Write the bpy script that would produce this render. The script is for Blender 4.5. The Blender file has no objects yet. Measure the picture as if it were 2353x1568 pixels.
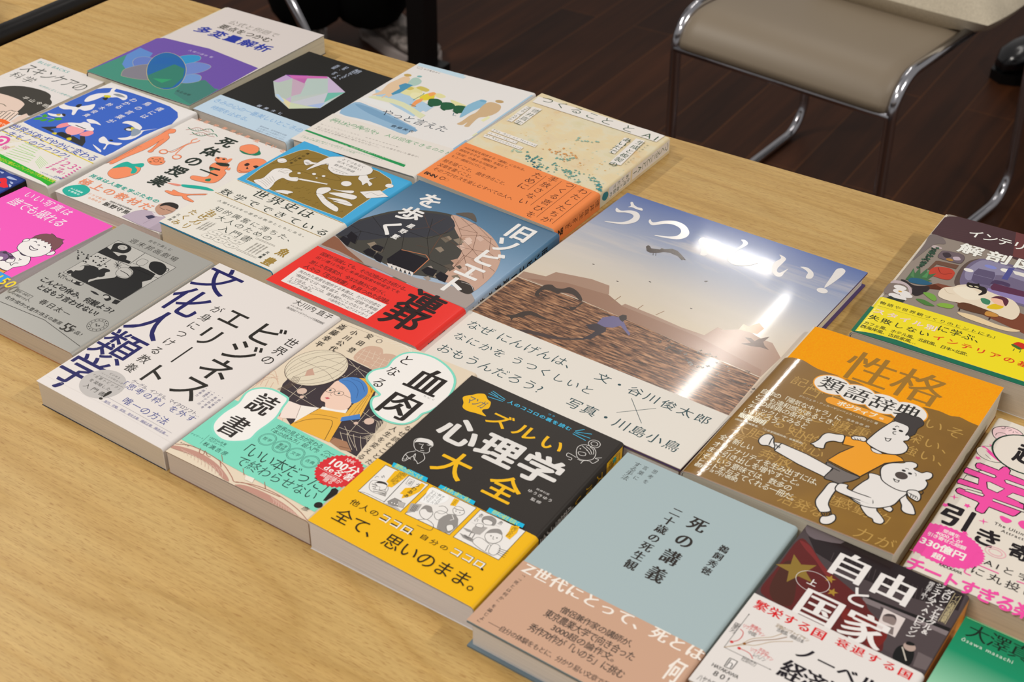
import bpy, math, random
from mathutils import Vector, Matrix, geometry
SC = bpy.context.scene
COL = SC.collection
MM = 0.001

# ---------------------------------------------------------------- camera
def look_cam():
    cd = bpy.data.cameras.new('camera'); co = bpy.data.objects.new('camera', cd); COL.objects.link(co)
    yaw, pitch, roll = 2.12295, 0.62156, 0.01570
    fw = Vector((math.cos(yaw)*math.cos(pitch), math.sin(yaw)*math.cos(pitch), -math.sin(pitch)))
    rt = Vector((math.sin(yaw), -math.cos(yaw), 0)); up = rt.cross(fw)
    r2 = rt*math.cos(roll)+up*math.sin(roll); u2 = -rt*math.sin(roll)+up*math.cos(roll)
    m = Matrix((r2, u2, -fw)).transposed().to_4x4(); m.translation = Vector((1.24480, -1.13797, 0.63258))
    co.matrix_world = m
    cd.sensor_width = 36.0; cd.lens = 3155.22101*36.0/2353.0
    cd.clip_start = 0.05; cd.clip_end = 30
    cd.dof.use_dof = True; cd.dof.focus_distance = 1.12; cd.dof.aperture_fstop = 13.0
    SC.camera = co
look_cam()

# ---------------------------------------------------------------- world, lamps, exposure
w = bpy.data.worlds.new('room_light'); SC.world = w; w.use_nodes = True
w.node_tree.nodes['Background'].inputs[0].default_value = (1.0, 0.955, 0.93, 1)
w.node_tree.nodes['Background'].inputs[1].default_value = 0.27
SC.view_settings.view_transform = 'Standard'; SC.view_settings.look = 'None'
SC.view_settings.gamma = 1.0; SC.view_settings.use_curve_mapping = False
SC.view_settings.exposure = 0.0
def lamp(name, loc, size, power, col=(1, 0.95, 0.88), rotz=0.0):
    l = bpy.data.lights.new(name, 'AREA'); l.shape = 'RECTANGLE'; l.size, l.size_y = size
    l.energy = power; l.color = col
    o = bpy.data.objects.new(name, l); COL.objects.link(o); o.location = loc; o.rotation_euler = (0, 0, rotz)
    return o
lamp('ceiling_lamp', (-0.11, 2.10, 1.92), (0.036, 1.3), 5)
lamp('ceiling_lamp', (-0.48, 3.00, 1.92), (0.46, 0.055), 3, rotz=-0.34)
lamp('ceiling_lamp', (-1.35, -0.25, 1.92), (0.12, 1.0), 40)
lamp('ceiling_lamp', (2.75, 0.05, 1.92), (0.12, 1.0), 36)
lamp('ceiling_lamp', (0.55, -1.9, 1.92), (1.2, 0.12), 30)

# ---------------------------------------------------------------- materials
def lin(c):
    return c/12.92 if c <= 0.04045 else ((c+0.055)/1.055)**2.4
GAIN = 1.08
def hexrgb(h):
    h = h.lstrip('#')
    if len(h) == 3: h = ''.join(x*2 for x in h)
    return tuple(min(0.88, max(0.0015, lin(int(h[i:i+2], 16)/255)*GAIN-0.010)) for i in (0, 2, 4))   # less the sheen that paper adds
MATS = {}
def mat(h, rough=0.55, spec=0.35, coat=0.0, metal=0.0, sheen=0.0):
    k = (h, rough, spec, coat, metal)
    if k in MATS: return MATS[k]
    m = bpy.data.materials.new('print_'+h.strip('#')); m.use_nodes = True
    b = m.node_tree.nodes['Principled BSDF']
    b.inputs['Base Color'].default_value = (*hexrgb(h), 1)
    b.inputs['Roughness'].default_value = rough
    b.inputs['Specular IOR Level'].default_value = spec
    b.inputs['Coat Weight'].default_value = coat; b.inputs['Coat Roughness'].default_value = 0.12
    b.inputs['Metallic'].default_value = metal
    MATS[k] = m
    return m
class NT:
    """small helper for node materials"""
    def __init__(s, name):
        s.m = bpy.data.materials.new(name); s.m.use_nodes = True; s.t = s.m.node_tree
        s.b = s.t.nodes['Principled BSDF']
    def n(s, typ, **kw):
        o = s.t.nodes.new(typ)
        for k, v in kw.items():
            if k.startswith('i_'): o.inputs[k[2:].replace('_', ' ')].default_value = v
            else: setattr(o, k, v)
        return o
    def l(s, a, b): s.t.links.new(a, b)
    def ramp(s, fac, stops, interp='LINEAR'):
        r = s.n('ShaderNodeValToRGB'); r.color_ramp.interpolation = interp
        e = r.color_ramp.elements
        while len(e) > 1: e.remove(e[0])
        e[0].position = stops[0][0]; e[0].color = (*stops[0][1], 1)
        for p, c in stops[1:]:
            x = e.new(p); x.color = (*c, 1)
        s.l(fac, r.inputs[0]); return r.outputs[0]
    def coords(s, scale=(1, 1, 1), kind='Object', loc=(0, 0, 0), rot=(0, 0, 0)):
        tc = s.n('ShaderNodeTexCoord'); mp = s.n('ShaderNodeMapping')
        mp.inputs['Scale'].default_value = scale; mp.inputs['Location'].default_value = loc; mp.inputs['Rotation'].default_value = rot
        s.l(tc.outputs[kind], mp.inputs[0]); return mp.outputs[0]
    def mix(s, fac, a, b, mode='MIX'):
        x = s.n('ShaderNodeMix', data_type='RGBA', blend_type=mode)
        for sock, v in ((x.inputs[0], fac), (x.inputs[6], a), (x.inputs[7], b)):
            if hasattr(v, 'links') or hasattr(v, 'is_linked'): s.l(v, sock)
            else: sock.default_value = v if not isinstance(v, tuple) else (*v, 1) if len(v) == 3 else v
        return x.outputs[2]
    def bump(s, h, strength, dist, sock='Normal'):
        bp = s.n('ShaderNodeBump'); bp.inputs['Strength'].default_value = strength; bp.inputs['Distance'].default_value = dist
        s.l(h, bp.inputs['Height']); s.l(bp.outputs[0], s.b.inputs[sock]); return bp

# ---------------------------------------------------------------- mesh builder
class MB:
    def __init__(s): s.v = []; s.f = []; s.mi = []; s.mats = []; s.sm = []
    def slot(s, m):
        if m not in s.mats: s.mats.append(m)
        return s.mats.index(m)
    def add(s, vs, fs, m, smooth=False):
        b = len(s.v); k = s.slot(m); s.v.extend(vs)
        for f in fs:
            s.f.append(tuple(b+i for i in f)); s.mi.append(k); s.sm.append(smooth)
    def box(s, c, d, m, R=None):
        vs = [Vector((c[0]+x*d[0]/2, c[1]+y*d[1]/2, c[2]+z*d[2]/2)) for x in (-1, 1) for y in (-1, 1) for z in (-1, 1)]
        if R: vs = [R @ v for v in vs]
        s.add([tuple(v) for v in vs], [(0, 1, 3, 2), (4, 6, 7, 5), (0, 4, 5, 1), (2, 3, 7, 6), (0, 2, 6, 4), (1, 5, 7, 3)], m)
    def tube(s, pts, r, m, seg=16, caps=True, rx=None):
        """smooth round (or flattened) tube along pts"""
        pts = [Vector(p) for p in pts]; rings = []
        nrm = None
        for i, p in enumerate(pts):
            t = (pts[min(i+1, len(pts)-1)]-pts[max(i-1, 0)]).normalized()
            if nrm is None:
                a = Vector((0, 0, 1)) if abs(t.z) < 0.9 else Vector((1, 0, 0))
                nrm = (a - t*a.dot(t)).normalized()
            else: nrm = (nrm - t*nrm.dot(t)).normalized()
            bn = t.cross(nrm); rr = r[i] if isinstance(r, (list, tuple)) else r
            rings.append([tuple(p+(nrm*math.cos(q)*rr+bn*math.sin(q)*(rr if rx is None else rr*rx))) for q in [2*math.pi*k/seg for k in range(seg)]])
        vs = [q for ring in rings for q in ring]; fs = []
        for i in range(len(pts)-1):
            for k in range(seg):
                a, b2 = i*seg+k, i*seg+(k+1) % seg
                fs.append((a, b2, b2+seg, a+seg))
        if caps: fs += [tuple(range(seg-1, -1, -1)), tuple(range((len(pts)-1)*seg, len(pts)*seg))]
        s.add(vs, fs, m, True)
    def build(s, name, parent=None, loc=None):
        me = bpy.data.meshes.new(name); me.from_pydata(s.v, [], s.f)
        for m in s.mats: me.materials.append(m)
        me.polygons.foreach_set('material_index', s.mi); me.polygons.foreach_set('use_smooth', s.sm); me.update()
        o = bpy.data.objects.new(name, me); COL.objects.link(o)
        if parent: o.parent = parent
        if loc: o.location = loc
        return o
def empty(name, loc=(0, 0, 0), rz=0.0):
    o = bpy.data.objects.new(name, None); COL.objects.link(o); o.location = loc; o.rotation_euler = (0, 0, rz); o.empty_display_size = 0.02
    return o
def tag(o, label=None, cat=None, group=None, kind=None):
    for k, v in (('label', label), ('category', cat), ('group', group), ('kind', kind)):
        if v: o[k] = v
    return o
def arc(c, r, a0, a1, n, ax, ay):
    c, ax, ay = Vector(c), Vector(ax), Vector(ay)
    return [c+ax*(r*math.cos(a0+(a1-a0)*i/n))+ay*(r*math.sin(a0+(a1-a0)*i/n)) for i in range(n+1)]
def fillet(pts, r, n=8):
    """polyline with rounded corners"""
    pts = [Vector(p) for p in pts]; out = [pts[0]]
    for i in range(1, len(pts)-1):
        a, b, c = pts[i-1], pts[i], pts[i+1]
        d1, d2 = (a-b).normalized(), (c-b).normalized(); ang = d1.angle(d2)
        L = min(r/math.tan(ang/2), (a-b).length*.49, (c-b).length*.49); rr = L*math.tan(ang/2)
        ctr = b+(d1+d2).normalized()*(rr/math.sin(ang/2)); s0, s1 = b+d1*L-ctr, b+d2*L-ctr; w_ = s0.angle(s1)
        for k in range(n+1):
            t = k/n; out.append(ctr+(s0*math.sin((1-t)*w_)+s1*math.sin(t*w_))/math.sin(w_) if w_ > 1e-3 else b)
    out.append(pts[-1]); return out

# ---------------------------------------------------------------- lettering: outlines of the built-in font, cached per string
TXT = {}
STY = {'t': -0.012, 'l': -0.005, 'm': -0.006}
FAT = {'r': ((0.009, 0.007, 4),), 'b': ((0.017, 0.015, 6),), 'k': ((0.031, 0.028, 8), (0.015, 0.014, 4)), 'm': ((0.016, 0.0, 2),), 'M': ((0.032, 0.004, 4),)}   # bolder weights: shifted copies of the outline
def outline(s, sty, sc, sl):
    c = bpy.data.curves.new('lettering', 'FONT'); c.body = s; c.resolution_u = 2 if len(s) > 12 else 4; c.fill_mode = 'FRONT'
    c.align_x = 'CENTER' if '\n' in s else 'LEFT'; c.space_line = sl; c.space_character = sc; c.offset = STY.get(sty, 0.0)
    o = bpy.data.objects.new('lettering', c); COL.objects.link(o)
    dg = bpy.context.evaluated_depsgraph_get(); dg.update(); e = o.evaluated_get(dg); me = e.to_mesh()
    vs = [(v.co.x, v.co.y, 0.0) for v in me.vertices]; fs = [tuple(p.vertices) for p in me.polygons]
    e.to_mesh_clear(); bpy.data.objects.remove(o); bpy.data.curves.remove(c)
    return vs or [(0, 0, 0), (1, 1, 0)], fs
def extent(vs):
    x0, x1 = min(v[0] for v in vs), max(v[0] for v in vs); y0, y1 = min(v[1] for v in vs), max(v[1] for v in vs)
    return x0, y0, max(x1-x0, 1e-6), max(y1-y0, 1e-6)
def glyphs(s, sty, aspect=None):
    """outline of a string in a unit box; letter or line spacing is opened or closed to suit the box it goes into"""
    k = (s, sty)
    if k not in TXT: TXT[k] = outline(s, sty, 1.0, 0.96)
    vs, fs = TXT[k]
    if aspect and len(s) > 1:
        x0, y0, sx, sy = extent(vs); q = aspect/(sx/sy); col = '\n' in s and all(len(p) == 1 for p in s.split('\n'))
        if '\n' not in s: q = round(min(1.9, max(0.84, q))*20)/20; vs, fs = outline(s, sty, q, 0.96) if q != 1 else (vs, fs)
        elif col: q = round(min(1.9, max(0.84, 1/q))*20)/20; vs, fs = outline(s, sty, 1.0, 0.96*q) if q != 1 else (vs, fs)
    vs, fs = list(vs), list(fs); n = len(vs); v0 = list(vs); f0 = list(fs); j = 0
    for dx, dy, nc in FAT.get(sty, ()):
        for i in range(nc):
            a = 2*math.pi*i/nc; ox, oy = dx*math.cos(a), dy*math.sin(a); j += 1
            vs += [(x+ox, y+oy, 0.001*j) for x, y, _ in v0]; fs += [tuple(e+j*n for e in f) for f in f0]
    x0, y0, sx, sy = extent(vs)
    return [((x-x0)/sx, (y-y0)/sy, q) for x, y, q in vs], fs, 0.001*j
def tess(pts):
    return geometry.tessellate_polygon([[Vector((p[0], p[1], 0)) for p in pts]])
def smooth_loop(pts, n=4):
    out = []; N = len(pts)
    for i in range(N):
        p0, p1, p2, p3 = pts[i-1], pts[i], pts[(i+1) % N], pts[(i+2) % N]
        for k in range(n):
            t = k/n
            out.append(tuple(0.5*((2*p1[j])+(-p0[j]+p2[j])*t+(2*p0[j]-5*p1[j]+4*p2[j]-p3[j])*t*t+(-p0[j]+3*p1[j]-3*p2[j]+p3[j])*t**3) for j in (0, 1)))
    return out
def smooth_open(pts, n=5):
    if len(pts) < 3: return list(pts)
    q = [(2*pts[0][0]-pts[1][0], 2*pts[0][1]-pts[1][1])]+list(pts)+[(2*pts[-1][0]-pts[-2][0], 2*pts[-1][1]-pts[-2][1])]
    out = []
    for i in range(1, len(q)-2):
        p0, p1, p2, p3 = q[i-1], q[i], q[i+1], q[i+2]
        for k in range(n):
            t = k/n
            out.append(tuple(0.5*((2*p1[j])+(-p0[j]+p2[j])*t+(2*p0[j]-5*p1[j]+4*p2[j]-p3[j])*t*t+(-p0[j]+3*p1[j]-3*p2[j]+p3[j])*t**3) for j in (0, 1)))
    out.append(pts[-1]); return out
def stroke(pts, wd, closed=False):
    """outline strip of a polyline: vertices and quads"""
    vs, fs = [], []; n = len(pts)
    for i, p in enumerate(pts):
        a = pts[(i-1) % n] if (closed or i > 0) else p; b = pts[(i+1) % n] if (closed or i < n-1) else p
        dx, dy = b[0]-a[0], b[1]-a[1]; L = math.hypot(dx, dy) or 1.0
        nx, ny = -dy/L*wd/2, dx/L*wd/2
        vs += [(p[0]+nx, p[1]+ny), (p[0]-nx, p[1]-ny)]
    m = n if closed else n-1
    for i in range(m):
        a, b = 2*i, 2*((i+1) % n); fs.append((a, a+1, b+1, b))
    return vs, fs
def paint(mb, ops, P, z0, rough, spec, coat=0.0, dz=0.0016):
    """lay printed artwork (mm on the face, v up) as thin ink layers; P(u, v, lift) gives the 3D point"""
    z = z0
    for op in ops:
        k = op[0]; col = op[-1]; m = mat(col, rough, spec, coat) if isinstance(col, str) else col
        z += dz
        if k == 't':
            _, s, u0, v0, u1, v1, sty, col = op
            vs, fs, dl = glyphs(s, sty, abs((u1-u0)/((v1-v0) or 1)))
            mb.add([P(u0+x*(u1-u0), v0+y*(v1-v0), z+q) for x, y, q in vs], fs, m); z += dl
        elif k == 'T':      # text in a slanted box: origin, along, up
            _, s, o, a, b, sty, col = op
            vs, fs, dl = glyphs(s, sty, math.hypot(*a)/max(1e-6, math.hypot(*b)))
            mb.add([P(o[0]+x*a[0]+y*b[0], o[1]+x*a[1]+y*b[1], z+q) for x, y, q in vs], fs, m); z += dl
        elif k in 'pP':     # polygon, smooth polygon
            pts = smooth_loop(op[1]) if k == 'P' else op[1]
            mb.add([P(u, v, z) for u, v in pts], tess(pts), m)
        elif k in 'lLcC':   # open line, smooth open line, closed line, smooth closed line
            pts = op[1]
            if k == 'L': pts = smooth_open(pts)
            if k == 'C': pts = smooth_loop(pts)
            vs, fs = stroke(pts, op[2], k in 'cC')
            mb.add([P(u, v, z) for u, v in vs], fs, m)
        elif k in 'eo':     # ellipse, ring
            _, c, ru, rv, rot = op[:5]
            n = 36; ca, sa = math.cos(rot), math.sin(rot)
            pts = [(c[0]+ru*math.cos(q)*ca-rv*math.sin(q)*sa, c[1]+ru*math.cos(q)*sa+rv*math.sin(q)*ca) for q in [2*math.pi*i/n for i in range(n)]]
            if k == 'e': mb.add([P(u, v, z) for u, v in pts], [tuple(range(n))], m)
            else:
                vs, fs = stroke(pts, op[5], True); mb.add([P(u, v, z) for u, v in vs], fs, m)
        elif k == 's':      # star / seal: centre, outer, inner, points
            _, c, r1, r2, n, rot = op[:6]
            pts = [(c[0]+(r1 if i % 2 == 0 else r2)*math.cos(rot+math.pi*i/n), c[1]+(r1 if i % 2 == 0 else r2)*math.sin(rot+math.pi*i/n)) for i in range(2*n)]
            mb.add([P(u, v, z) for u, v in pts], tess(pts), m)
    return z

# ================================================================= room
fl = NT('dark_wood_floor')
co = fl.coords((1, 1, 1))
br = fl.n('ShaderNodeTexBrick', offset=0.37, offset_frequency=2)
mp = fl.n('ShaderNodeMapping'); mp.inputs['Rotation'].default_value = (0, 0, math.pi/2); fl.l(co, mp.inputs[0]); fl.l(mp.outputs[0], br.inputs['Vector'])
br.inputs['Scale'].default_value = 1.0; br.inputs['Brick Width'].default_value = 1.3; br.inputs['Row Height'].default_value = 0.105
br.inputs['Mortar Size'].default_value = 0.0016; br.inputs['Mortar Smooth'].default_value = 0.3; br.inputs['Bias'].default_value = 0.0
br.inputs['Color1'].default_value = (0.058, 0.018, 0.0055, 1); br.inputs['Color2'].default_value = (0.028, 0.009, 0.0032, 1); br.inputs['Mortar'].default_value = (0.10, 0.035, 0.010, 1)
no = fl.n('ShaderNodeTexNoise', i_Scale=1.0, i_Detail=6.0, i_Roughness=0.6); fl.l(fl.coords((26, 1.6, 1)), no.inputs['Vector'])
va = fl.ramp(no.outputs['Fac'], [(0.25, (0.55, 0.55, 0.55)), (0.75, (1.45, 1.4, 1.3))])
fl.l(fl.mix(1.0, br.outputs['Color'], va, 'MULTIPLY'), fl.b.inputs['Base Color'])
fl.b.inputs['Roughness'].default_value = 0.5; fl.b.inputs['Specular IOR Level'].default_value = 0.16
FLOOR_Z = -0.72
m = MB(); m.add([(-4, -3, 0), (5, -3, 0), (5, 5.5, 0), (-4, 5.5, 0)], [(0, 1, 2, 3)], fl.m)
tag(m.build('floor', loc=(0, 0, FLOOR_Z)), kind='structure')

# ================================================================= tables
def beech(name, k=1.0):
    t = NT(name)
    base = t.coords((1, 1, 1))
    # slow growth-ring bands, wandering along the board
    wv = t.n('ShaderNodeTexNoise', i_Scale=1.0, i_Detail=3.0, i_Roughness=0.45, i_Distortion=0.3); t.l(t.coords((0.8, 6.5, 1)), wv.inputs['Vector'])
    rg = t.n('ShaderNodeMath', operation='MULTIPLY'); t.l(wv.outputs['Fac'], rg.inputs[0]); rg.inputs[1].default_value = 17.0
    fr = t.n('ShaderNodeMath', operation='FRACT'); t.l(rg.outputs[0], fr.inputs[0])
    bands = t.ramp(fr.outputs[0], [(0.0, (0.485*k, 0.302*k, 0.096*k)), (0.10, (0.535*k, 0.345*k, 0.120*k)), (0.5, (0.565*k, 0.375*k, 0.138*k)), (0.90, (0.53*k, 0.335*k, 0.113*k)), (1.0, (0.485*k, 0.302*k, 0.096*k))])
    # fine fibre
    fb = t.n('ShaderNodeTexNoise', i_Scale=1.0, i_Detail=4.0, i_Roughness=0.65); t.l(t.coords((14, 330, 1)), fb.inputs['Vector'])
    fib = t.ramp(fb.outputs['Fac'], [(0.3, (0.88, 0.86, 0.83)), (0.7, (1.09, 1.10, 1.12))])
    c1 = t.mix(1.0, bands, fib, 'MULTIPLY')
    # short dark ray flecks
    vo = t.n('ShaderNodeTexNoise', i_Scale=1.0, i_Detail=1.0, i_Roughness=0.4); t.l(t.coords((140, 2100, 1), loc=(3.3, 1.7, 0)), vo.inputs['Vector'])
    fk = t.ramp(vo.outputs['Fac'], [(0.60, (0, 0, 0)), (0.69, (1, 1, 1))])
    c2 = t.mix(fk, c1, (0.30*k, 0.140*k, 0.035*k)); mixn = c2.node
    sc = t.n('ShaderNodeMath', operation='MULTIPLY'); t.l(fk, sc.inputs[0]); sc.inputs[1].default_value = 0.62; t.l(sc.outputs[0], mixn.inputs[0])
    t.l(c2, t.b.inputs['Base Color']); t.b.inputs['Roughness'].default_value = 0.46; t.b.inputs['Specular IOR Level'].default_value = 0.35
    return t.m
WOOD = beech('beech_laminate'); EDGE = mat('#d9b070', 0.5); BLACKP = mat('#1c1a19', 0.35, 0.5); BLACKM = mat('#15161b', 0.4, 0.5)
def slab(mb, x0, x1, y0, y1, zt, th, m_top, m_side, bev=0.003):
    """table board with softened top and bottom arrises"""
    rings = [(bev, zt), (bev*0.3, zt-bev*0.3), (0, zt-bev), (0, zt-th+bev), (bev, zt-th)]
    vs = []
    for i, z in rings: vs += [(x0+i, y0+i, z), (x1-i, y0+i, z), (x1-i, y1-i, z), (x0+i, y1-i, z)]
    mb.add(vs[:4], [(0, 1, 2, 3)], m_top)
    fs = []
    for r in range(len(rings)-1):
        for k in range(4): fs.append((r*4+k, (r+1)*4+k, (r+1)*4+(k+1) % 4, r*4+(k+1) % 4))
    fs.append(tuple(range(len(vs)-1, len(vs)-5, -1)))
    mb.add(vs, fs, m_side)
def table(label, x0, x1, y0, y1, zt, side, group=None, legw=0.045, top=True):
    r = empty('table', ((x0+x1)/2, (y0+y1)/2, FLOOR_Z)); tag(r, label, 'table', group)
    cx, cy = (x0+x1)/2, (y0+y1)/2
    mb = MB(); slab(mb, x0-cx, x1-cx, y0-cy, y1-cy, zt-FLOOR_Z, 0.026, WOOD, side); mb.build('table_top', r)
    mb = MB(); hx, hy = (x1-x0)/2-0.07, (y1-y0)/2-0.07; za = zt-FLOOR_Z-0.026
    for s in (-1, 1):
        mb.box((0, s*hy, za-0.025), (2*hx, 0.025, 0.05), BLACKM); mb.box((s*hx, 0, za-0.025), (0.025, 2*hy-0.03, 0.05), BLACKM)
    mb.build('under_frame', r)
    for sx in (-1, 1):
        for sy in (-1, 1):
            mb = MB(); mb.box((sx*hx, sy*hy, za/2), (legw, legw, za), BLACKM); mb.build('leg', r)
    return r
table('beech topped table covered with rows of books', 0.0, 1.80, -0.90, 0.0, 0.0, EDGE, 'beech topped tables')
t2 = table('beech topped table with black edging beside the book table, at the far left', -1.84, -0.046, -0.90, -0.02, -0.001, BLACKP, 'beech topped tables')
mb = MB()   # bulging black edge strip of the neighbour table
pr = [(-0.004, 0.0125), (0.004, 0.0135), (0.011, 0.0105), (0.0145, 0.004), (0.0155, -0.004), (0.013, -0.012), (0.004, -0.0145)]
vs = [(x+0.897, y, z+FLOOR_Z*-1-0.0135) for x, z in pr for y in (-0.437, 0.437)]
mb.add(vs, [(2*i, 2*i+1, 2*i+3, 2*i+2) for i in range(len(pr)-1)], BLACKP, True); mb.build('edge_strip', t2)
po = empty('post', (-0.487, 1.262, FLOOR_Z)); tag(po, 'dark square upright post standing on the floor behind the book table', 'post')
mb = MB(); mb.box((0, 0, 0.90), (0.050, 0.050, 1.76), BLACKM); mb.build('upright', po)
mb = MB(); mb.box((0, 0, 0.01), (0.09, 0.09, 0.02), BLACKM); mb.build('foot_plate', po)


# ================================================================= books: place (mm), turn, size, height, tilt
BOOKS = {
  'bunka': (534.36, -644.26, -0.0376, 128.96, 189.15, 22.79, -0.0216, 0.0195),
  'ketsu': (665.84, -649.31, -0.0254, 128.25, 190.34, 21.0, 0.0142, 0.0069),
  'psych': (795.38, -654.59, -0.0153, 128.33, 186.05, 22.32, -0.0387, 0.004),
  'kougi': (927.3, -668.93, -0.0368, 127.52, 188.89, 21.91, -0.0091, -0.0026),
  'seikaku': (973.59, -476.89, -0.0426, 150.11, 211.54, 25.3, 0.0347, -0.0037),
  'utsu': (733.34, -455.87, -0.0586, 237.21, 314.36, 13.0, 0.0142, -0.0062),
  'soviet': (588.09, -452.45, -0.0149, 150.33, 209.72, 19.19, -0.0432, -0.0176),
  'tsukuru': (585.93, -239.44, -0.0322, 149.54, 210.41, 19.46, -0.0432, 0.004),
  'interior': (1010.66, -259.16, -0.0309, 149.0, 211.92, 28.0, 0.0331, 0.0181),
  'analysis': (162.68, -241.32, -0.0218, 147.96, 210.8, 20.28, 0.0085, 0.0075),
  'jiyuu': (1057.9, -637.48, -0.05, 108.24, 158.0, 21.56, -0.005, 0.0011),
  'cinema': (418.71, -599.67, -0.0296, 107.32, 152.52, 19.33, -0.0107, 0.0124),
  'diamond': (313.62, -257.1, -0.0435, 129.0, 188.0, 17.0, 0.0, -0.0),
  'yatto': (440.16, -242.93, -0.0041, 150.1, 212.48, 20.56, 0.0205, -0.0011),
  'shitai': (317.65, -431.52, 0.0057, 130.45, 188.53, 12.15, -0.0218, -0.0005),
  'bird': (192.1, -429.52, -0.0392, 128.78, 188.93, 16.52, 0.0037, -0.0055),
  'skincare': (80.9, -410.05, -0.0308, 114.0, 174.0, 13.0, 0.0, -0.0),
  'pink': (281.19, -624.42, -0.0881, 126.42, 189.0, 20.22, 0.0287, -0.0032),
  'navy': (152.68, -616.95, -0.0157, 129.0, 189.0, 15.0, -0.0, -0.0),
  'kou': (1129.59, -479.64, -0.0377, 129.0, 186.79, 18.0, 0.0028, -0.0204),
  'green': (1167.53, -652.55, -0.0594, 107.0, 152.0, 20.0, -0.0, 0.0),
  'sekaishi': (448.89, -429.63, -0.0365, 130.02, 188.29, 19.98, -0.0195, -0.0045),
}
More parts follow.
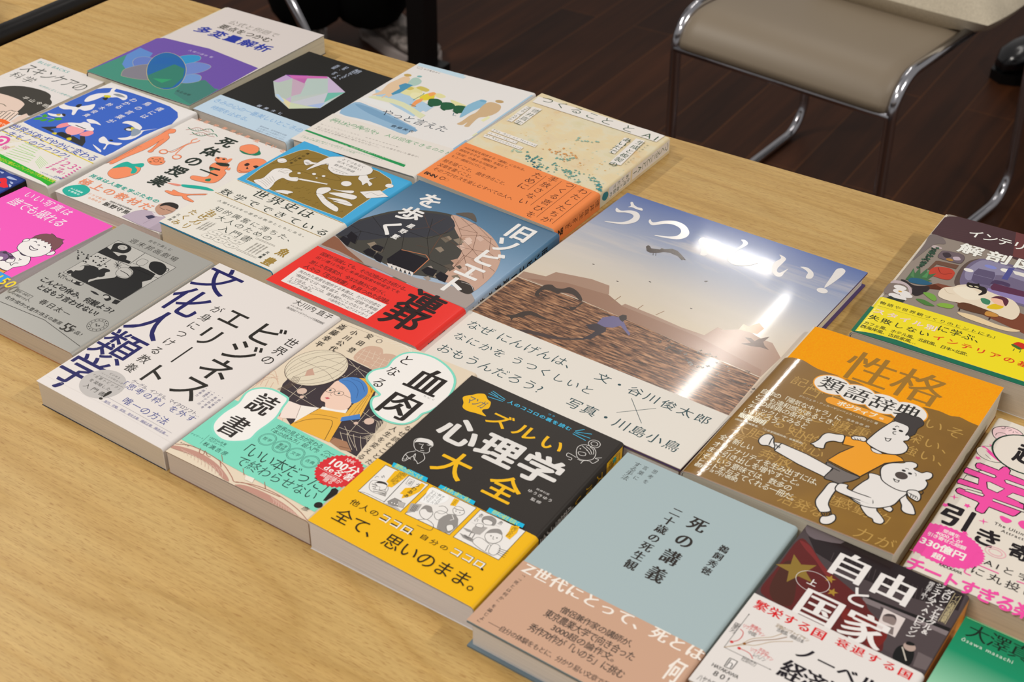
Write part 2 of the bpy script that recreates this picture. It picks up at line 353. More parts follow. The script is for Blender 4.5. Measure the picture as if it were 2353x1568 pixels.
PAL = ['#12175c','#26231f','#b9b5b3','#37375c','#2b3a8c','#8c8a96','#6a6aa0','#a8a6ac','#cfcac7','#4a4a78','#2b3a9c','#1b2f9c','#8a7a6a','#8a7f74','#dccdb8','#c9a893','#efe6da','#cda690','#3d3439','#d6c8b2','#d3b7a8','#d9ceb8','#54443e','#c39c8a','#6a584c','#a2785c','#5a4034','#6a4a3a','#e3aa3c','#eae6e2','#e8c8b6','#6b4a40','#e3b04a','#8a6424','#4a7ec4','#e0ab3c','#4a7ec0','#2a4a80','#4a5a5a','#c4505a','#e9d9d0','#efe3db','#b3615c','#7a5a50','#e6c3b0','#7bd2ba','#e9e6e3','#7fd5c0','#2e2927','#24403a','#24504a','#24332f','#24201e','#d12f36','#f0e8e4','#24605a','#b98b7d','#a05a4a','#dcc0b0','#e6ddd0','#46bde6','#f1b500','#6d6a66','#dcd9d6','#e4e1de','#3a3634','#8f8b88','#4a4644','#b5b1ae','#efedea','#a9a5a2','#19b4de','#c8d94a','#2a241c','#3a3430','#ece8e2','#14a79b','#e9e1d8','#9a7230','#b8924a','#efe6d2','#f79b08','#e6e2dd','#f3ead8','#e2dedb','#1e1b19','#6f6763','#f99c0a','#3b3534','#4a403c','#a68672','#c8a283','#98745f','#9a7a5e','#40332b','#6d668e','#3a302c','#3a3036','#4a3a36','#5f4335','#e4e0de','#2f4b52','#46443f','#c3a08e','#3a3b42','#9c9088','#8a7c6c','#7d7263','#6f6558','#5a5148','#d8beb0','#b8937f','#cfb1a2','#26221f','#1f1c22','#c07a56','#d8d2ce','#a39690','#8a5c46','#6f4a3a','#3a332f','#5d554e','#e6e4e2','#2a1a16','#e4dedb','#221c1a','#1f1c1a','#b9c9b8','#e0c9a0','#dcc08a','#d9b47c','#cfd2b6','#4c8a84','#2f6672','#5c948a','#7aa598','#6a9c92','#3f8a8e','#a8bfa8','#d29a5e','#c9b48a','#8fb2a4','#e2ddd8','#35503c','#4a5a4a','#4a2416','#1e1614','#5a2c1a','#d07840','#2f7f86','#4a3236','#5a3e40','#6a3a3a','#756a68','#7a4430','#6e6480','#8a84a0','#5a4a44','#5c5270','#8a84a8','#9a94b0','#7f86c8','#e0dcd8','#e8e4dc','#4f5090','#e0dcd4','#4a3a5a','#5a2f4a','#8a7cb0','#b9a8a8','#2f4a3a','#3a5a44','#24382c','#6a5c62','#4a3c40','#3a2f36','#b9a9b4','#a87a3a','#b8402e','#7a2418','#3f6a44','#4f8050','#4f8a54','#245a78','#2a2224','#b9a9ac','#7d6f68','#dedad8','#d0a040','#26302e','#6fa040','#4a7a3a','#7fa83e','#e0d2bc','#e6dcc8','#b9a88a','#26201f','#d8d0b0','#3f8060','#d9b81e','#e8b8a0','#5a2a3a','#5f3a24','#c08840','#3a2418','#e0c8a0','#f2ece4','#0d6b50','#25300f','#f2ecd8','#f0a8b0','#d8300f','#c8281a','#3f5a2a','#3f6a2a','#6a665a','#4a463e','#23349c','#6a4fa4','#3f8a78','#5a86c8','#3f7a72','#5f78c0','#b9b48a','#7d7a86','#2f8fc6','#6a82c6','#6a92cc','#1d63a4','#2f7a6a','#2f9a6a','#1560a8','#c9bc7a','#c4b8dc','#24302e','#4b4143','#6a6064','#4a4042','#7d7274','#1e1819','#4f4547','#5e2322','#7a2c2c','#74241f','#4a2820','#8a7030','#a5822f','#d6cbc8','#8a7a76','#4a4040','#7a6e6c','#1a1516','#b09a90','#121010','#c8c0b4','#6a5f60','#d8c89a','#d01822','#a8854a','#8a5a2a','#c83a3a','#8a6a2a','#221d24','#b5b3ae','#161412','#b9c4c0','#bda0cc','#8a4aa8','#c96ab2','#b865a8','#c0a6ba','#b3c0b8','#b2c4c0','#c4b2d0','#6fb8a8','#c0cfd4','#c2c5d0','#a4b8e0','#dcd2a8','#c6d2b4','#aec8e8','#c2aed0','#c8d4ee','#6f9fd0','#7a8aa0','#b9d3e2','#bcd4e2','#a3c2d8','#a9c6dc','#d6d9b4','#dfe0e0','#8fb2cf','#789fc0','#dcd7a0','#c9b95e','#e2deb0','#c0a058','#dcbf9e','#7fb0b2','#a8c4ba','#4a8fb2','#3f7a4a','#dcc838','#e8a05a','#e89a5e','#3f7a6a','#245a3c','#1b4a30','#3f6a78','#86b4cf','#6fa6c4','#b99a6a','#c9ac86','#e0deb0','#2b3a4a','#4d9a68','#8a847e','#1f9050','#d6ddc6','#7aa98a','#f0a080','#f08a60','#7a4030','#8a4a30','#1f7a5c','#b06a5a','#7a5a4a','#ddd8d3','#7a5a3a','#12a898','#3a2a26','#26302a','#e08a78','#d6ece6','#f0b090','#b3a4b4','#7a6a7a','#3a3650','#8a7a8a','#d8d0d4','#b98f7a','#2a2422','#3560c0','#e2dfe2','#c9c220','#26262c','#8a909a','#b9a040','#3f9a2a','#3a4048','#8a98aa','#2a2a2c','#e88a92','#f0a0a6','#1e1e20','#d0bf28','#d8c320','#2446a8','#7fc44a','#a9d48a','#18a818','#c8c81e','#e6da8a','#d8489a','#d45a9c','#3f9a96','#c4c8c8','#cfd2d2','#38352f','#d9c2b4','#4a4a30','#e0cabc','#3a362a','#e8630a','#f4e0c8','#f4e4f0','#e0993a','#352a40','#e6e2e2','#74484e','#7a5a86','#3a2a40','#e8cf10','#e01b2c','#2a3a8a','#a9b4d8','#efc9cc','#241f22','#ded6cc','#f84fa2','#1f3a30','#f2e6e0','#f0a8b8','#142a20','#dfe4da','#a8c890','#8c7234','#e3d9bf','#5d4a1e','#e4e0dd','#4a4234','#9c7f38','#24302a','#e0dcd3','#6a665e']
ART = {}
def A(b, layer, rows): ART.setdefault(b, {})[layer] = rows
A('bunka','cover',[['t','文\n化\n人\n類\n学',-3,97,354,1887,'r',0],['P',[162,96,193,88,171,28,133,28,140,54],0],['t','が\n身\nに\nつ\nけ\nる\n教\n養',394,459,490,1455,'g',1],['t','エ\nリ\n︱\nト',528,446,733,1478,'r',1],['t','ビ\nジ\nネ\nス',840,475,1098,1521,'r',1],['t','世\n界\nの',1145,1117,1247,1475,'g',1],['t','大川内 直子',856,1815,1235,1882,'g',1],['t','文化人類学者／',863,1782,1002,1797,'l',1],['t','株式会社アイデアファンド代表取締役',860,1737,1236,1766,'l',1],['e',417,254,17.5,16,0,2],['l',[320,306,564,311],0.25,1],['t','ビジネス',372,359,470,380,'g',1],['t','パーソンが知るべき',311,329,531,347,'g',1],['t','「主要トピック」',284,274,560,300,'g',1],['t','を凝縮した',306,220,512,254,'g',1],['t','入門書',317,151,527,196,'g',1],['t','!',516,120,548,233,'b',1],['t','グーグル、インテル、マイクロソフト…',560,386,1242,425,'l',3],['t','「思考の枠」を外す',538,317,1242,382,'l',4],['t','唯一の方法',676,185,1108,258,'l',4],['l',[551,170,1216,158],0.2,5],['t','集団、労働、家族、進化主義、機能主義、構造主義…。',574,115,1216,142,'l',6],['l',[554,116,1218,122],0.15,7],['l',[16,80,263,87,728,102,1272,84],0.12,8],['t','・\n自\n己\n理\n解',1219,502,1242,645,'l',9],['t','・\n批\n判\n的\n思\n考',1178,472,1201,649,'l',9],['t','・\nア\nイ\nデ\nア\n力',1131,488,1154,653,'l',9],['t','・\n多\n様\n性',1099,569,1122,652,'l',9],['t','・\n洞\n察\n力',1051,546,1074,655,'l',9]])
A('bunka','spine',[['t','世\n界\nの\nビ\nジ\nネ\nス\nエ\nリ\nー\nト\nが\n身\nに\nつ\nけ\nる\n教\n養',40,600,90,1830,'g',10],['t','文\n化\n人\n類\n学',95,1000,170,1830,'b',11],['t','大\n川\n内\n直\n子',60,200,110,500,'g',1]])
A('ketsu','cover',[['l',[26,1864,422,1879,409,1827],0.25,12],['e',420,1834,2.6,2.6,0,13],['e',420,1834,1.8,1.8,0,14],['P',[414,1542,371,1648,393,1739,472,1774,533,1738,635,1555],15],['l',[428,1551,395,1697],0.3,14],['l',[491,1551,437,1705],0.3,14],['l',[554,1551,479,1712],0.3,14],['l',[617,1551,521,1719],0.3,14],['l',[398,1581,625,1581],0.3,14],['l',[388,1626,592,1634],0.3,14],['l',[379,1670,558,1687],0.3,14],['P',[565,1525,523,1630,546,1721,625,1756,684,1719,784,1538],15],['l',[579,1534,547,1679],0.3,14],['l',[641,1534,589,1687],0.3,14],['l',[704,1534,631,1694],0.3,14],['l',[766,1534,672,1701],0.3,14],['l',[549,1564,774,1564],0.3,14],['l',[540,1608,742,1616],0.3,14],['l',[532,1652,709,1669],0.3,14],['l',[458,1859,531,1901,690,1892],0.3,16],['l',[510,1855,578,1901,712,1864],0.3,16],['l',[561,1851,626,1901,734,1836],0.3,16],['l',[612,1847,673,1898,755,1807],0.3,16],['l',[662,1843,720,1878,776,1780],0.3,16],['l',[713,1839,767,1858,798,1752],0.3,16],['l',[763,1835,814,1838,819,1724],0.3,16],['L',[13,858,17,972,75,1074],0.35,17],['l',[3,1005,3,911],0.3,17],['L',[4,915,13,1018,98,1049],0.35,17],['l',[3,1002,38,919],0.3,17],['L',[3,973,10,1064,120,1023],0.35,17],['l',[45,1000,79,926],0.3,17],['L',[3,1031,6,1110,142,998],0.35,17],['l',[95,998,120,934],0.3,17],['p',[281,1535,625,1515,645,1398,791,1319,861,1193,1056,1074,1131,677,870,701,515,697,394,760,254,860,165,1021,152,1108],18],['l',[169,992,589,940],0.28,19],['l',[219,1056,425,987],0.28,19],['l',[287,1148,312,913],0.28,19],['l',[384,914,402,1112],0.28,19],['l',[256,1488,645,1463],0.28,19],['l',[447,1334,771,1306],0.28,19],['l',[379,1519,676,1386],0.28,19],['l',[501,1499,499,1271],0.28,19],['l',[727,1106,1021,1055],0.28,19],['l',[768,981,1081,917],0.28,19],['l',[881,1130,931,820],0.28,19],['l',[929,995,954,1101],0.28,19],['l',[876,814,1092,866],0.28,19],['l',[855,888,1061,745],0.28,19],['e',339,1032,3.6,3.6,0,20],['e',383,978,1.6,1.6,0,20],['e',964,1026,3.6,3.6,0,20],['e',900,958,1.6,1.6,0,20],['e',370,1321,0.22,0.22,0,19],['e',422,1342,0.22,0.22,0,19],['e',364,1240,0.22,0.22,0,19],['e',656,1329,0.22,0.22,0,19],['e',535,1398,0.22,0.22,0,19],['e',478,1347,0.22,0.22,0,19],['e',352,1309,0.22,0.22,0,19],['e',478,1180,0.22,0.22,0,19],['e',632,1312,0.22,0.22,0,19],['e',540,1409,0.22,0.22,0,19],['e',463,1247,0.22,0.22,0,19],['e',612,1286,0.22,0.22,0,19],['e',548,1442,0.22,0.22,0,19],['e',552,1293,0.22,0.22,0,19],['e',456,1358,0.22,0.22,0,19],['e',434,1367,0.22,0.22,0,19],['e',669,1321,0.22,0.22,0,19],['e',484,1345,0.22,0.22,0,19],['e',623,1365,0.22,0.22,0,19],['e',652,1314,0.22,0.22,0,19],['e',489,1319,0.22,0.22,0,19],['e',517,1332,0.22,0.22,0,19],['e',377,1274,0.22,0.22,0,19],['e',523,1437,0.22,0.22,0,19],['e',390,1199,0.22,0.22,0,19],['e',442,1257,0.22,0.22,0,19],['L',[830,857,896,863,953,878,1011,893,1066,936],0.3,19],['L',[868,823,936,765,1024,707],0.3,19],['L',[917,837,984,773,1060,716],0.3,19],['L',[965,851,1032,781,1097,726],0.3,19],['L',[1014,865,1080,789,1133,735],0.3,19],['L',[1062,878,1128,797,1170,744],0.3,19],['e',242,1310,21.5,24,-0.45,21],['o',242,1310,21.5,24,-0.45,0.35,22],['o',242,1310,5.38,24,-0.45,0.25,22],['o',242,1310,12.9,24,-0.45,0.25,22],['o',242,1310,18.27,24,-0.45,0.25,22],['l',[102,1172,159,1424,388,1450],0.25,22],['L',[172,1122,254,1337,435,1374],0.25,22],['L',[69,1315,316,1313,441,1265],0.25,22],['p',[207,1242,224,1285,290,1231,238,1181],23],['L',[170,1136,198,1043,175,949],0.3,24],['L',[180,1140,208,1049,184,948],0.3,24],['L',[190,1143,217,1055,193,948],0.3,24],['L',[200,1146,227,1061,202,947],0.3,24],['L',[210,1149,236,1067,211,947],0.3,24],['L',[220,1153,246,1074,220,946],0.3,24],['L',[1066,1099,1102,1003,1038,860],0.35,19],['L',[1057,1093,1095,999,1054,862],0.35,19],['L',[1048,1087,1088,995,1070,863],0.35,19],['L',[1038,1081,1082,991,1087,865],0.35,19],['L',[1029,1075,1075,986,1103,867],0.35,19],['L',[1020,1069,1069,982,1119,869],0.35,19],['L',[1010,1063,1062,978,1135,871],0.35,19],['p',[869,750,978,763,1072,696,992,673,860,701],25],['l',[879,750,870,701],0.4,26],['l',[963,696,1036,715],0.5,27],['p',[584,975,568,904,528,735,527,683,878,691,804,914,773,1006],28],['L',[540,721,597,810,708,882,767,860,836,693],0.4,1],['L',[556,858,660,903,760,930],0.3,1],['L',[525,686,528,735,568,904,584,975],0.35,1],['p',[581,973,754,1048,768,1004,587,942],29],['P',[477,1272,476,1185,481,1117,500,1051,527,1022,567,1020,616,980,739,1030,729,1123,661,1218,568,1268],30],['L',[476,1185,481,1117,500,1051,527,1022,567,1020],0.3,31],['p',[758,1258,781,1312,884,1026,788,926,770,1004,748,1112],32],['l',[762,1253,812,964],0.3,33],['l',[767,1269,839,982],0.3,33],['l',[773,1285,865,999],0.3,33],['p',[773,954,860,1055,896,1011,795,912],34],['P',[584,1371,657,1410,752,1381,784,1315,759,1263,684,1336],35],['L',[640,1379,716,1349,772,1291],0.3,33],['L',[655,1389,728,1357,772,1291],0.3,33],['L',[670,1399,740,1365,772,1291],0.3,33],['P',[482,1276,507,1337,587,1380,682,1350,751,1277,764,1200,757,1144,727,1121,644,1208,559,1254],36],['L',[504,1290,567,1315,666,1269,726,1183],0.3,37],['L',[543,1344,636,1345,724,1275],0.3,37],['o',506,1152,3.6,2.6,0.4,0.35,1],['e',506,1152,0.9,1.1,0,38],['o',581,1158,3.6,2.6,0.4,0.35,1],['e',581,1158,0.9,1.1,0,38],['l',[624,1163,692,1161],0.3,1],['L',[535,1152,537,1114,557,1107],0.25,31],['p',[528,1061,544,1079,567,1076,552,1057],39],['p',[292,888,444,899,514,763,398,696],40],['p',[444,899,575,949,530,721,514,763],41],['p',[289,886,308,887,412,704,391,698],42],['l',[446,896,511,769],0.3,43],['P',[364,711,385,717,411,682,386,680],44],['P',[387,711,408,717,432,683,407,682],44],['P',[410,711,430,716,453,685,428,684],44],['p',[3,151,3,685,420,692,1252,640,1253,93],45],['P',[50,666,15,797,48,878,142,927,274,920,323,897,351,808,386,710,394,619,388,512,398,410,338,342,250,304,139,329,63,404,39,530],46],['C',[50,666,15,797,48,878,142,927,274,920,323,897,351,808,386,710,394,619,388,512,398,410,338,342,250,304,139,329,63,404,39,530],1.8,47],['t','読\n書',112,352,306,870,'M',48],['t','世界の見え方が変わる',457,601,870,651,'g',49],['t','「本の読み方」超入門!',455,552,881,595,'g',49],['o',502,479,6.4,6.4,0,0.3,50],['o',502,479,5.5,5.5,0,0.25,50],['t','哲学',466,463,538,495,'g',49],['o',636,472,6.4,6.4,0,0.3,50],['o',636,472,5.5,5.5,0,0.25,50],['t','東洋\n思想',600,440,672,504,'g',49],['o',768,468,6.4,6.4,0,0.3,50],['o',768,468,5.5,5.5,0,0.25,50],['t','文学',732,452,804,484,'g',49],['o',904,460,6.4,6.4,0,0.3,50],['o',904,460,5.5,5.5,0,0.25,50],['t','古典',868,444,940,476,'g',49],['t','「いい本だった」',443,261,1174,384,'l',51],['t','で終わらせない',476,162,1168,260,'l',51],['p',[1229,207,1249,213,1264,308,1251,340,1220,349,1203,329,1212,301],52],['e',1232,157,2.9,2.9,0,52],['s',1131,494,17,15.8,32,0,53],['t','NHK',1094,598,1169,632,'l',54],['t','100分',1022,503,1253,593,'M',54],['t','de名著',1023,446,1256,509,'M',54],['l',[993,447,1208,432],0.2,54],['t','講師陣が',1049,387,1218,430,'g',54],['t','贈る',1096,357,1167,394,'g',54],['L',[910,592,932,613,963,605,997,606],0.35,49],['L',[928,583,957,595,982,576],0.3,49],['t','あさま社',914,551,993,572,'l',49],['t','ナビゲート',12,228,127,247,'l',55],['l',[132,294,142,188],0.2,55],['t','100分de名著',156,266,304,290,'l',50],['t','プロデューサー',158,242,310,264,'l',50],['t','秋満吉彦',161,186,381,228,'g',49],['t','あさま社',20,119,99,133,'l',1],['p',[3,72,12,77,42,89,85,99,137,109,191,115,246,115,302,110,356,102,407,90,456,74,498,57,535,40,566,22,581,9,575,4,554,3,525,7,491,19,450,36,404,51,353,61,297,68,243,71,190,69,137,64,92,58,58,53,31,49,10,47,3,47],56],['L',[3,92,99,136,257,143,422,118,559,56,616,25,680,53,806,67,969,80],0.4,57],['p',[638,2,642,8,664,24,696,36,739,45,792,51,847,54,903,54,962,51,1018,46,1070,38,1121,28,1170,14,1204,2,981,2,934,3,878,3,857,2],56],['L',[623,30,758,76,942,88,1147,51,1279,2],0.4,57],['L',[920,48,961,29,976,6],0.25,58],['L',[944,45,985,26,1000,3],0.25,58],['L',[967,42,1008,23,1023,2],0.25,58],['L',[991,39,1032,20,1047,2],0.25,58],['L',[1015,36,1056,17,1071,2],0.25,58],['L',[1039,33,1079,14,1094,2],0.25,58],['L',[1062,30,1103,11,1118,2],0.25,58],['L',[1086,27,1126,8,1141,2],0.25,58],['L',[1109,24,1150,5,1164,2],0.25,58],['L',[1133,22,1173,2,1188,2],0.25,58],['L',[1156,19,1196,2,1211,2],0.25,58],['L',[1180,16,1220,2,1234,2],0.25,58],['L',[1203,13,1243,2,1257,2],0.25,58],['L',[1226,10,1266,2,1279,2],0.25,58],['L',[76,75,104,72,125,51],0.25,58],['L',[109,74,139,70,162,47],0.25,58],['L',[143,74,174,68,198,43],0.25,58],['L',[176,73,210,65,235,38],0.25,58],['L',[210,72,244,63,271,34],0.25,58],['L',[243,71,279,60,308,30],0.25,58],['L',[276,71,314,58,344,26],0.25,58],['L',[310,70,349,55,380,22],0.25,58],['L',[343,69,383,53,416,18],0.25,58],['L',[376,68,418,50,452,14],0.25,58],['L',[408,68,452,48,488,10],0.25,58],['L',[441,67,486,46,523,6],0.25,58],['l',[406,135,351,183],0.4,57],['l',[437,86,382,133],0.4,57],['l',[623,111,570,158],0.4,57],['l',[836,87,785,134],0.4,57],['L',[181,158,205,117,244,114,228,152,277,121,304,125],0.35,57],['p',[633,117,706,123,724,81,657,79],59],['t','彦',1162,64,1213,103,'l',1],['p',[637,1409,620,1441,614,1476,617,1510,633,1540,658,1569,674,1599,673,1631,663,1665,658,1699,659,1735,664,1771,676,1803,696,1830,722,1852,757,1870,802,1883,854,1891,910,1890,968,1880,1029,1860,1084,1835,1131,1806,1172,1771,1208,1725,1241,1663,1269,1590,1280,1548,1280,1438,1273,1410,1260,1366,1249,1338,1238,1319,1229,1299,1228,1274,1231,1248,1229,1222,1222,1193,1211,1165,1194,1140,1170,1122,1140,1109,1105,1100,1065,1096,1021,1098,979,1106,938,1123,899,1146,868,1171,845,1197,829,1225,821,1250,826,1271,839,1289,841,1305,825,1316,799,1325,767,1338,724,1357,674,1381],46],['C',[637,1409,617,1510,674,1599,658,1699,676,1803,757,1870,910,1890,1084,1835,1208,1725,1279,1522,1260,1366,1229,1299,1229,1222,1194,1140,1105,1100,979,1106,868,1171,821,1250,841,1305,767,1338],1.8,47],['t','血\n肉',895,1147,1183,1775,'M',48],['t','と\nな\nる',701,1367,796,1799,'m',48],['t','ちにく',1112,1462,1204,1482,'l',48],['t','安\n田\n登',291,1597,348,1870,'m',48],['t','小\n川\n公\n代',161,1534,223,1844,'m',48],['t','斎\n藤\n幸\n平',32,1516,99,1854,'m',48],['t','人\n生\nを\n変\nえ\nる',1135,670,1190,1081,'l',48],['t','な\nぜ\n読\nむ\nこ\nと\nだ',1215,658,1270,1138,'l',48]])
A('psych','cover',[['l',[227,1798,353,1771],0.5,60],['l',[217,1758,355,1757],0.5,60],['l',[235,1723,352,1742],0.5,60],['l',[224,1780,292,1766],0.5,60],['l',[939,1769,986,1822],0.5,60],['l',[946,1762,1053,1809],0.5,60],['l',[941,1750,1065,1764],0.5,60],['l',[941,1734,1052,1725],0.5,60],['t','人のココロの裏を読む',382,1745,908,1786,'b',60],['t','ウラ',690,1808,742,1826,'g',60],['P',[93,1609,107,1646,135,1677,157,1710,201,1733,249,1698,287,1682,312,1618,287,1584,296,1559,345,1534,271,1521,204,1506,154,1519,131,1565],61],['t','マンガ',134,1581,280,1671,'b',62],['t','ズルい',362,1484,966,1634,'b',61],['t','心理学',144,1145,1100,1438,'k',63],['t','大',328,857,576,1116,'b',61],['t','全',730,872,976,1115,'b',61],['t','精神科医',1034,1103,1134,1122,'l',63],['t','ゆうきゆう',997,1055,1177,1084,'g',63],['t','監修',1054,999,1131,1027,'g',63],['C',[106,1001,88,1038,113,1076,185,1095,225,1060,220,1028,241,993,223,965,163,956,129,974],0.42,63],['P',[104,1013,99,1056,134,1087,187,1093,222,1060,205,1052,174,1058,118,1031],63],['l',[135,1019,160,1026],0.42,63],['l',[186,1042,208,1048],0.42,63],['L',[162,1035,174,993,188,997],0.42,63],['l',[181,970,207,981],0.42,63],['L',[160,947,125,893,138,825,160,821,173,879,179,897],0.42,63],['L',[220,956,259,914,250,852,234,861,185,888,177,924,209,863],0.42,63],['L',[126,879,155,866,184,859],0.42,63],['L',[135,830,156,839,152,863],0.42,63],['C',[1057,1589,1043,1644,1073,1685,1134,1690,1175,1655,1191,1589,1154,1545,1101,1537],0.42,63],['o',1119,1729,4.2,4,0,0.42,63],['o',1119,1729,2.4,2.2,0,0.42,63],['L',[1059,1663,1111,1644,1152,1617],0.42,63],['L',[1085,1673,1128,1657,1162,1624],0.42,63],['L',[1110,1684,1146,1670,1171,1631],0.42,63],['C',[1072,1594,1116,1611,1127,1584,1094,1571],0.42,63],['e',1066,1628,0.5,0.5,0,63],['e',1112,1642,0.5,0.5,0,63],['L',[1089,1535,1022,1542,1027,1510,1067,1511,1071,1489,1054,1488],0.42,63],['L',[1104,1524,1137,1528,1166,1554],0.42,63],['L',[1145,1499,1149,1537,1183,1555,1213,1549,1227,1602,1200,1603,1234,1635],0.42,63]])
A('psych','paper_band',[['p',[85,709,433,722,435,407,92,400],64],['c',[85,709,433,722,435,407,92,400],0.6,65],['p',[468,722,815,725,813,420,470,409],64],['c',[468,722,815,725,813,420,470,409],0.6,65],['p',[845,725,1191,732,1189,419,844,419],64],['c',[845,725,1191,732,1189,419,844,419],0.6,65],['l',[275,716,294,413],0.5,65],['l',[117,503,248,514],1,66],['l',[132,491,253,503],1,66],['l',[148,479,259,491],1,66],['l',[163,466,264,479],1,66],['l',[178,454,269,468],1,66],['P',[107,516,127,550,219,552,249,502,211,455,144,458],64],['C',[107,516,127,550,219,552,249,502,211,455,144,458],0.3,67],['l',[123,508,229,526],0.8,66],['l',[140,491,236,514],0.8,66],['l',[157,475,244,501],0.8,66],['l',[173,458,251,488],0.8,66],['P',[134,529,166,513,200,492,227,518,213,554,170,555],64],['C',[134,529,166,513,200,492,227,518,213,554,170,555],0.3,67],['P',[140,533,148,559,190,570,216,556,182,551],65],['p',[160,508,187,515,199,485,171,480],64],['c',[160,508,187,515,199,485,171,480],0.3,67],['L',[99,398,150,416,294,419],0.3,67],['L',[104,567,106,588,120,585],0.3,67],['L',[130,606,143,595,138,619,155,604],0.3,67],['p',[172,698,223,735,273,718,252,557,222,548,212,573,187,581],61],['t','模\n擬\n試\n験',204,597,234,713,'l',1],['t','緊\n張\nし\nて\nし\nま\nっ\nた',229,582,261,720,'l',1],['p',[296,694,335,697,346,639,304,640],64],['c',[296,694,335,697,346,639,304,640],0.3,67],['t','本\n番',311,647,337,686,'l',1],['p',[387,708,417,704,425,631,400,555,366,510,353,546,329,541,326,604,377,648],61],['t','う\nわ\nあ\nぁ',360,535,396,691,'b',1],['p',[328,489,382,490,392,434,333,416,309,436],66],['c',[328,489,382,490,392,434,333,416,309,436],0.3,67],['p',[318,418,398,426,428,417,433,405,301,411],68],['p',[358,479,414,488,427,447,392,434],68],['c',[358,479,414,488,427,447,392,434],0.3,67],['p',[332,447,343,449,346,436,335,434],64],['c',[332,447,343,449,346,436,335,434],0.3,67],['p',[352,451,362,453,365,440,354,438],64],['c',[352,451,362,453,365,440,354,438],0.3,67],['p',[371,456,382,457,385,444,374,442],64],['c',[371,456,382,457,385,444,374,442],0.3,67],['P',[466,713,594,710,622,666,590,604,537,566,478,560,477,611],69],['t','や\nる\nし\nか\nな\nい\n!',484,575,507,694,'l',1],['t','い\nわ\nれ\nた\nら',512,581,535,693,'l',1],['t','頼\nり\nっ\nス',540,587,563,692,'l',1],['t','オ\nレ\nだ\nけ\nが',568,593,591,691,'l',1],['p',[645,715,686,719,695,656,660,643],61],['t','や\nれ\nや\nれ',660,655,682,710,'l',1],['p',[443,510,508,544,521,478,475,420],70],['l',[467,514,480,448],0.4,67],['l',[476,516,490,450],0.4,67],['l',[486,518,499,452],0.4,67],['l',[495,520,508,454],0.4,67],['P',[532,487,544,532,596,533,620,501,615,448,568,450],64],['C',[532,487,544,532,596,533,620,501,615,448,568,450],0.3,67],['P',[529,503,531,549,572,560,605,521,579,508,552,520],66],['P',[626,517,637,563,695,568,707,515,666,485],64],['C',[626,517,637,563,695,568,707,515,666,485],0.3,67],['L',[620,538,666,547,678,593,637,613,607,592],0.3,67],['P',[698,626,707,664,750,665,779,636,762,598,724,596],64],['C',[698,626,707,664,750,665,779,636,762,598,724,596],0.3,67],['L',[701,635,733,640,762,654],0.5,67],['e',724,621,0.4,0.4,0,67],['e',753,623,0.4,0.4,0,67],['p',[701,572,739,594,779,568,810,517,806,430,769,415,712,422,678,494,684,535],66],['l',[724,577,756,551,741,528],0.5,64],['P',[752,475,776,504,804,476,786,440],64],['C',[752,475,776,504,804,476,786,440],0.3,67],['L',[569,414,615,448,678,433,690,381,592,370],0.3,67],['t','あ\nや\nし\nい\n…',866,594,892,700,'l',1],['t','あ\nの\n…',1007,662,1033,716,'l',1],['p',[1089,720,1138,744,1155,684,1149,608,1110,616,1104,671],61],['t','尾\n行\n入\nる\nわ',1106,622,1138,723,'l',1],['P',[898,679,934,715,984,705,1000,655,965,642,920,634],66],['P',[914,654,935,675,975,674,980,647,940,630],64],['C',[914,654,935,675,975,674,980,647,940,630],0.3,67],['p',[902,596,976,614,971,532,915,515,901,553],70],['P',[902,609,937,621,947,593,907,582],64],['C',[902,609,937,621,947,593,907,582],0.3,67],['e',911,470,2.2,0.8,-0.2,66],['e',946,470,2.2,0.8,-0.2,66],['l',[915,515,922,479],0.4,67],['l',[940,521,948,479],0.4,67],['P',[1005,539,998,581,1032,619,1088,611,1108,567,1088,522,1046,509],64],['C',[1005,539,998,581,1032,619,1088,611,1108,567,1088,522,1046,509],0.3,67],['P',[994,561,1001,614,1047,648,1088,617,1049,607,1009,577],66],['e',1034,566,0.5,0.5,0,67],['e',1076,572,0.5,0.5,0,67],['L',[1050,572,1060,549,1068,552],0.3,67],['P',[1001,513,1040,505,1084,490,1109,428,977,448,968,500],64],['C',[1001,513,1040,505,1084,490,1109,428,977,448,968,500],0.3,67],['P',[1084,514,1129,523,1154,472,1139,432,1098,443],64],['C',[1084,514,1129,523,1154,472,1139,432,1098,443],0.3,67],['l',[1067,490,1079,435],0.6,66],['l',[860,469,936,471],0.3,67],['l',[1134,503,1202,513],0.3,67],['l',[872,463,947,465],0.3,67],['l',[1138,488,1204,494],0.3,67],['l',[883,457,958,459],0.3,67],['l',[1143,473,1207,475],0.3,67],['l',[894,451,969,453],0.3,67],['l',[1148,458,1209,456],0.3,67],['l',[850,522,904,531],0.3,67],['l',[863,517,917,526],0.3,67],['l',[877,512,930,522],0.3,67],['p',[114,761,212,768,232,752,249,768,392,770,408,728,127,719],71],['t','理想の自分になる',140,725,365,767,'r',72],['p',[498,767,776,769,785,732,501,733],71],['t','人を思い通りに操る',529,732,745,774,'r',72],['p',[884,775,1154,778,1160,742,887,731],71],['t','相手の嘘を見抜く',919,736,1119,778,'r',72],['t','他人の',114,274,334,328,'g',73],['t','ココロ',359,278,601,332,'k',74],['t','ココロ',362,267,598,325,'b',75],['P',[597,287,614,288,620,277,606,275],73],['t','自分の',676,287,876,332,'g',73],['t','ココロ',905,287,1146,348,'k',74],['t','ココロ',908,290,1143,344,'b',75],['P',[1138,300,1156,298,1161,285,1148,285],73],['t','全て、思いのまま。',100,98,1199,222,'g',73]])
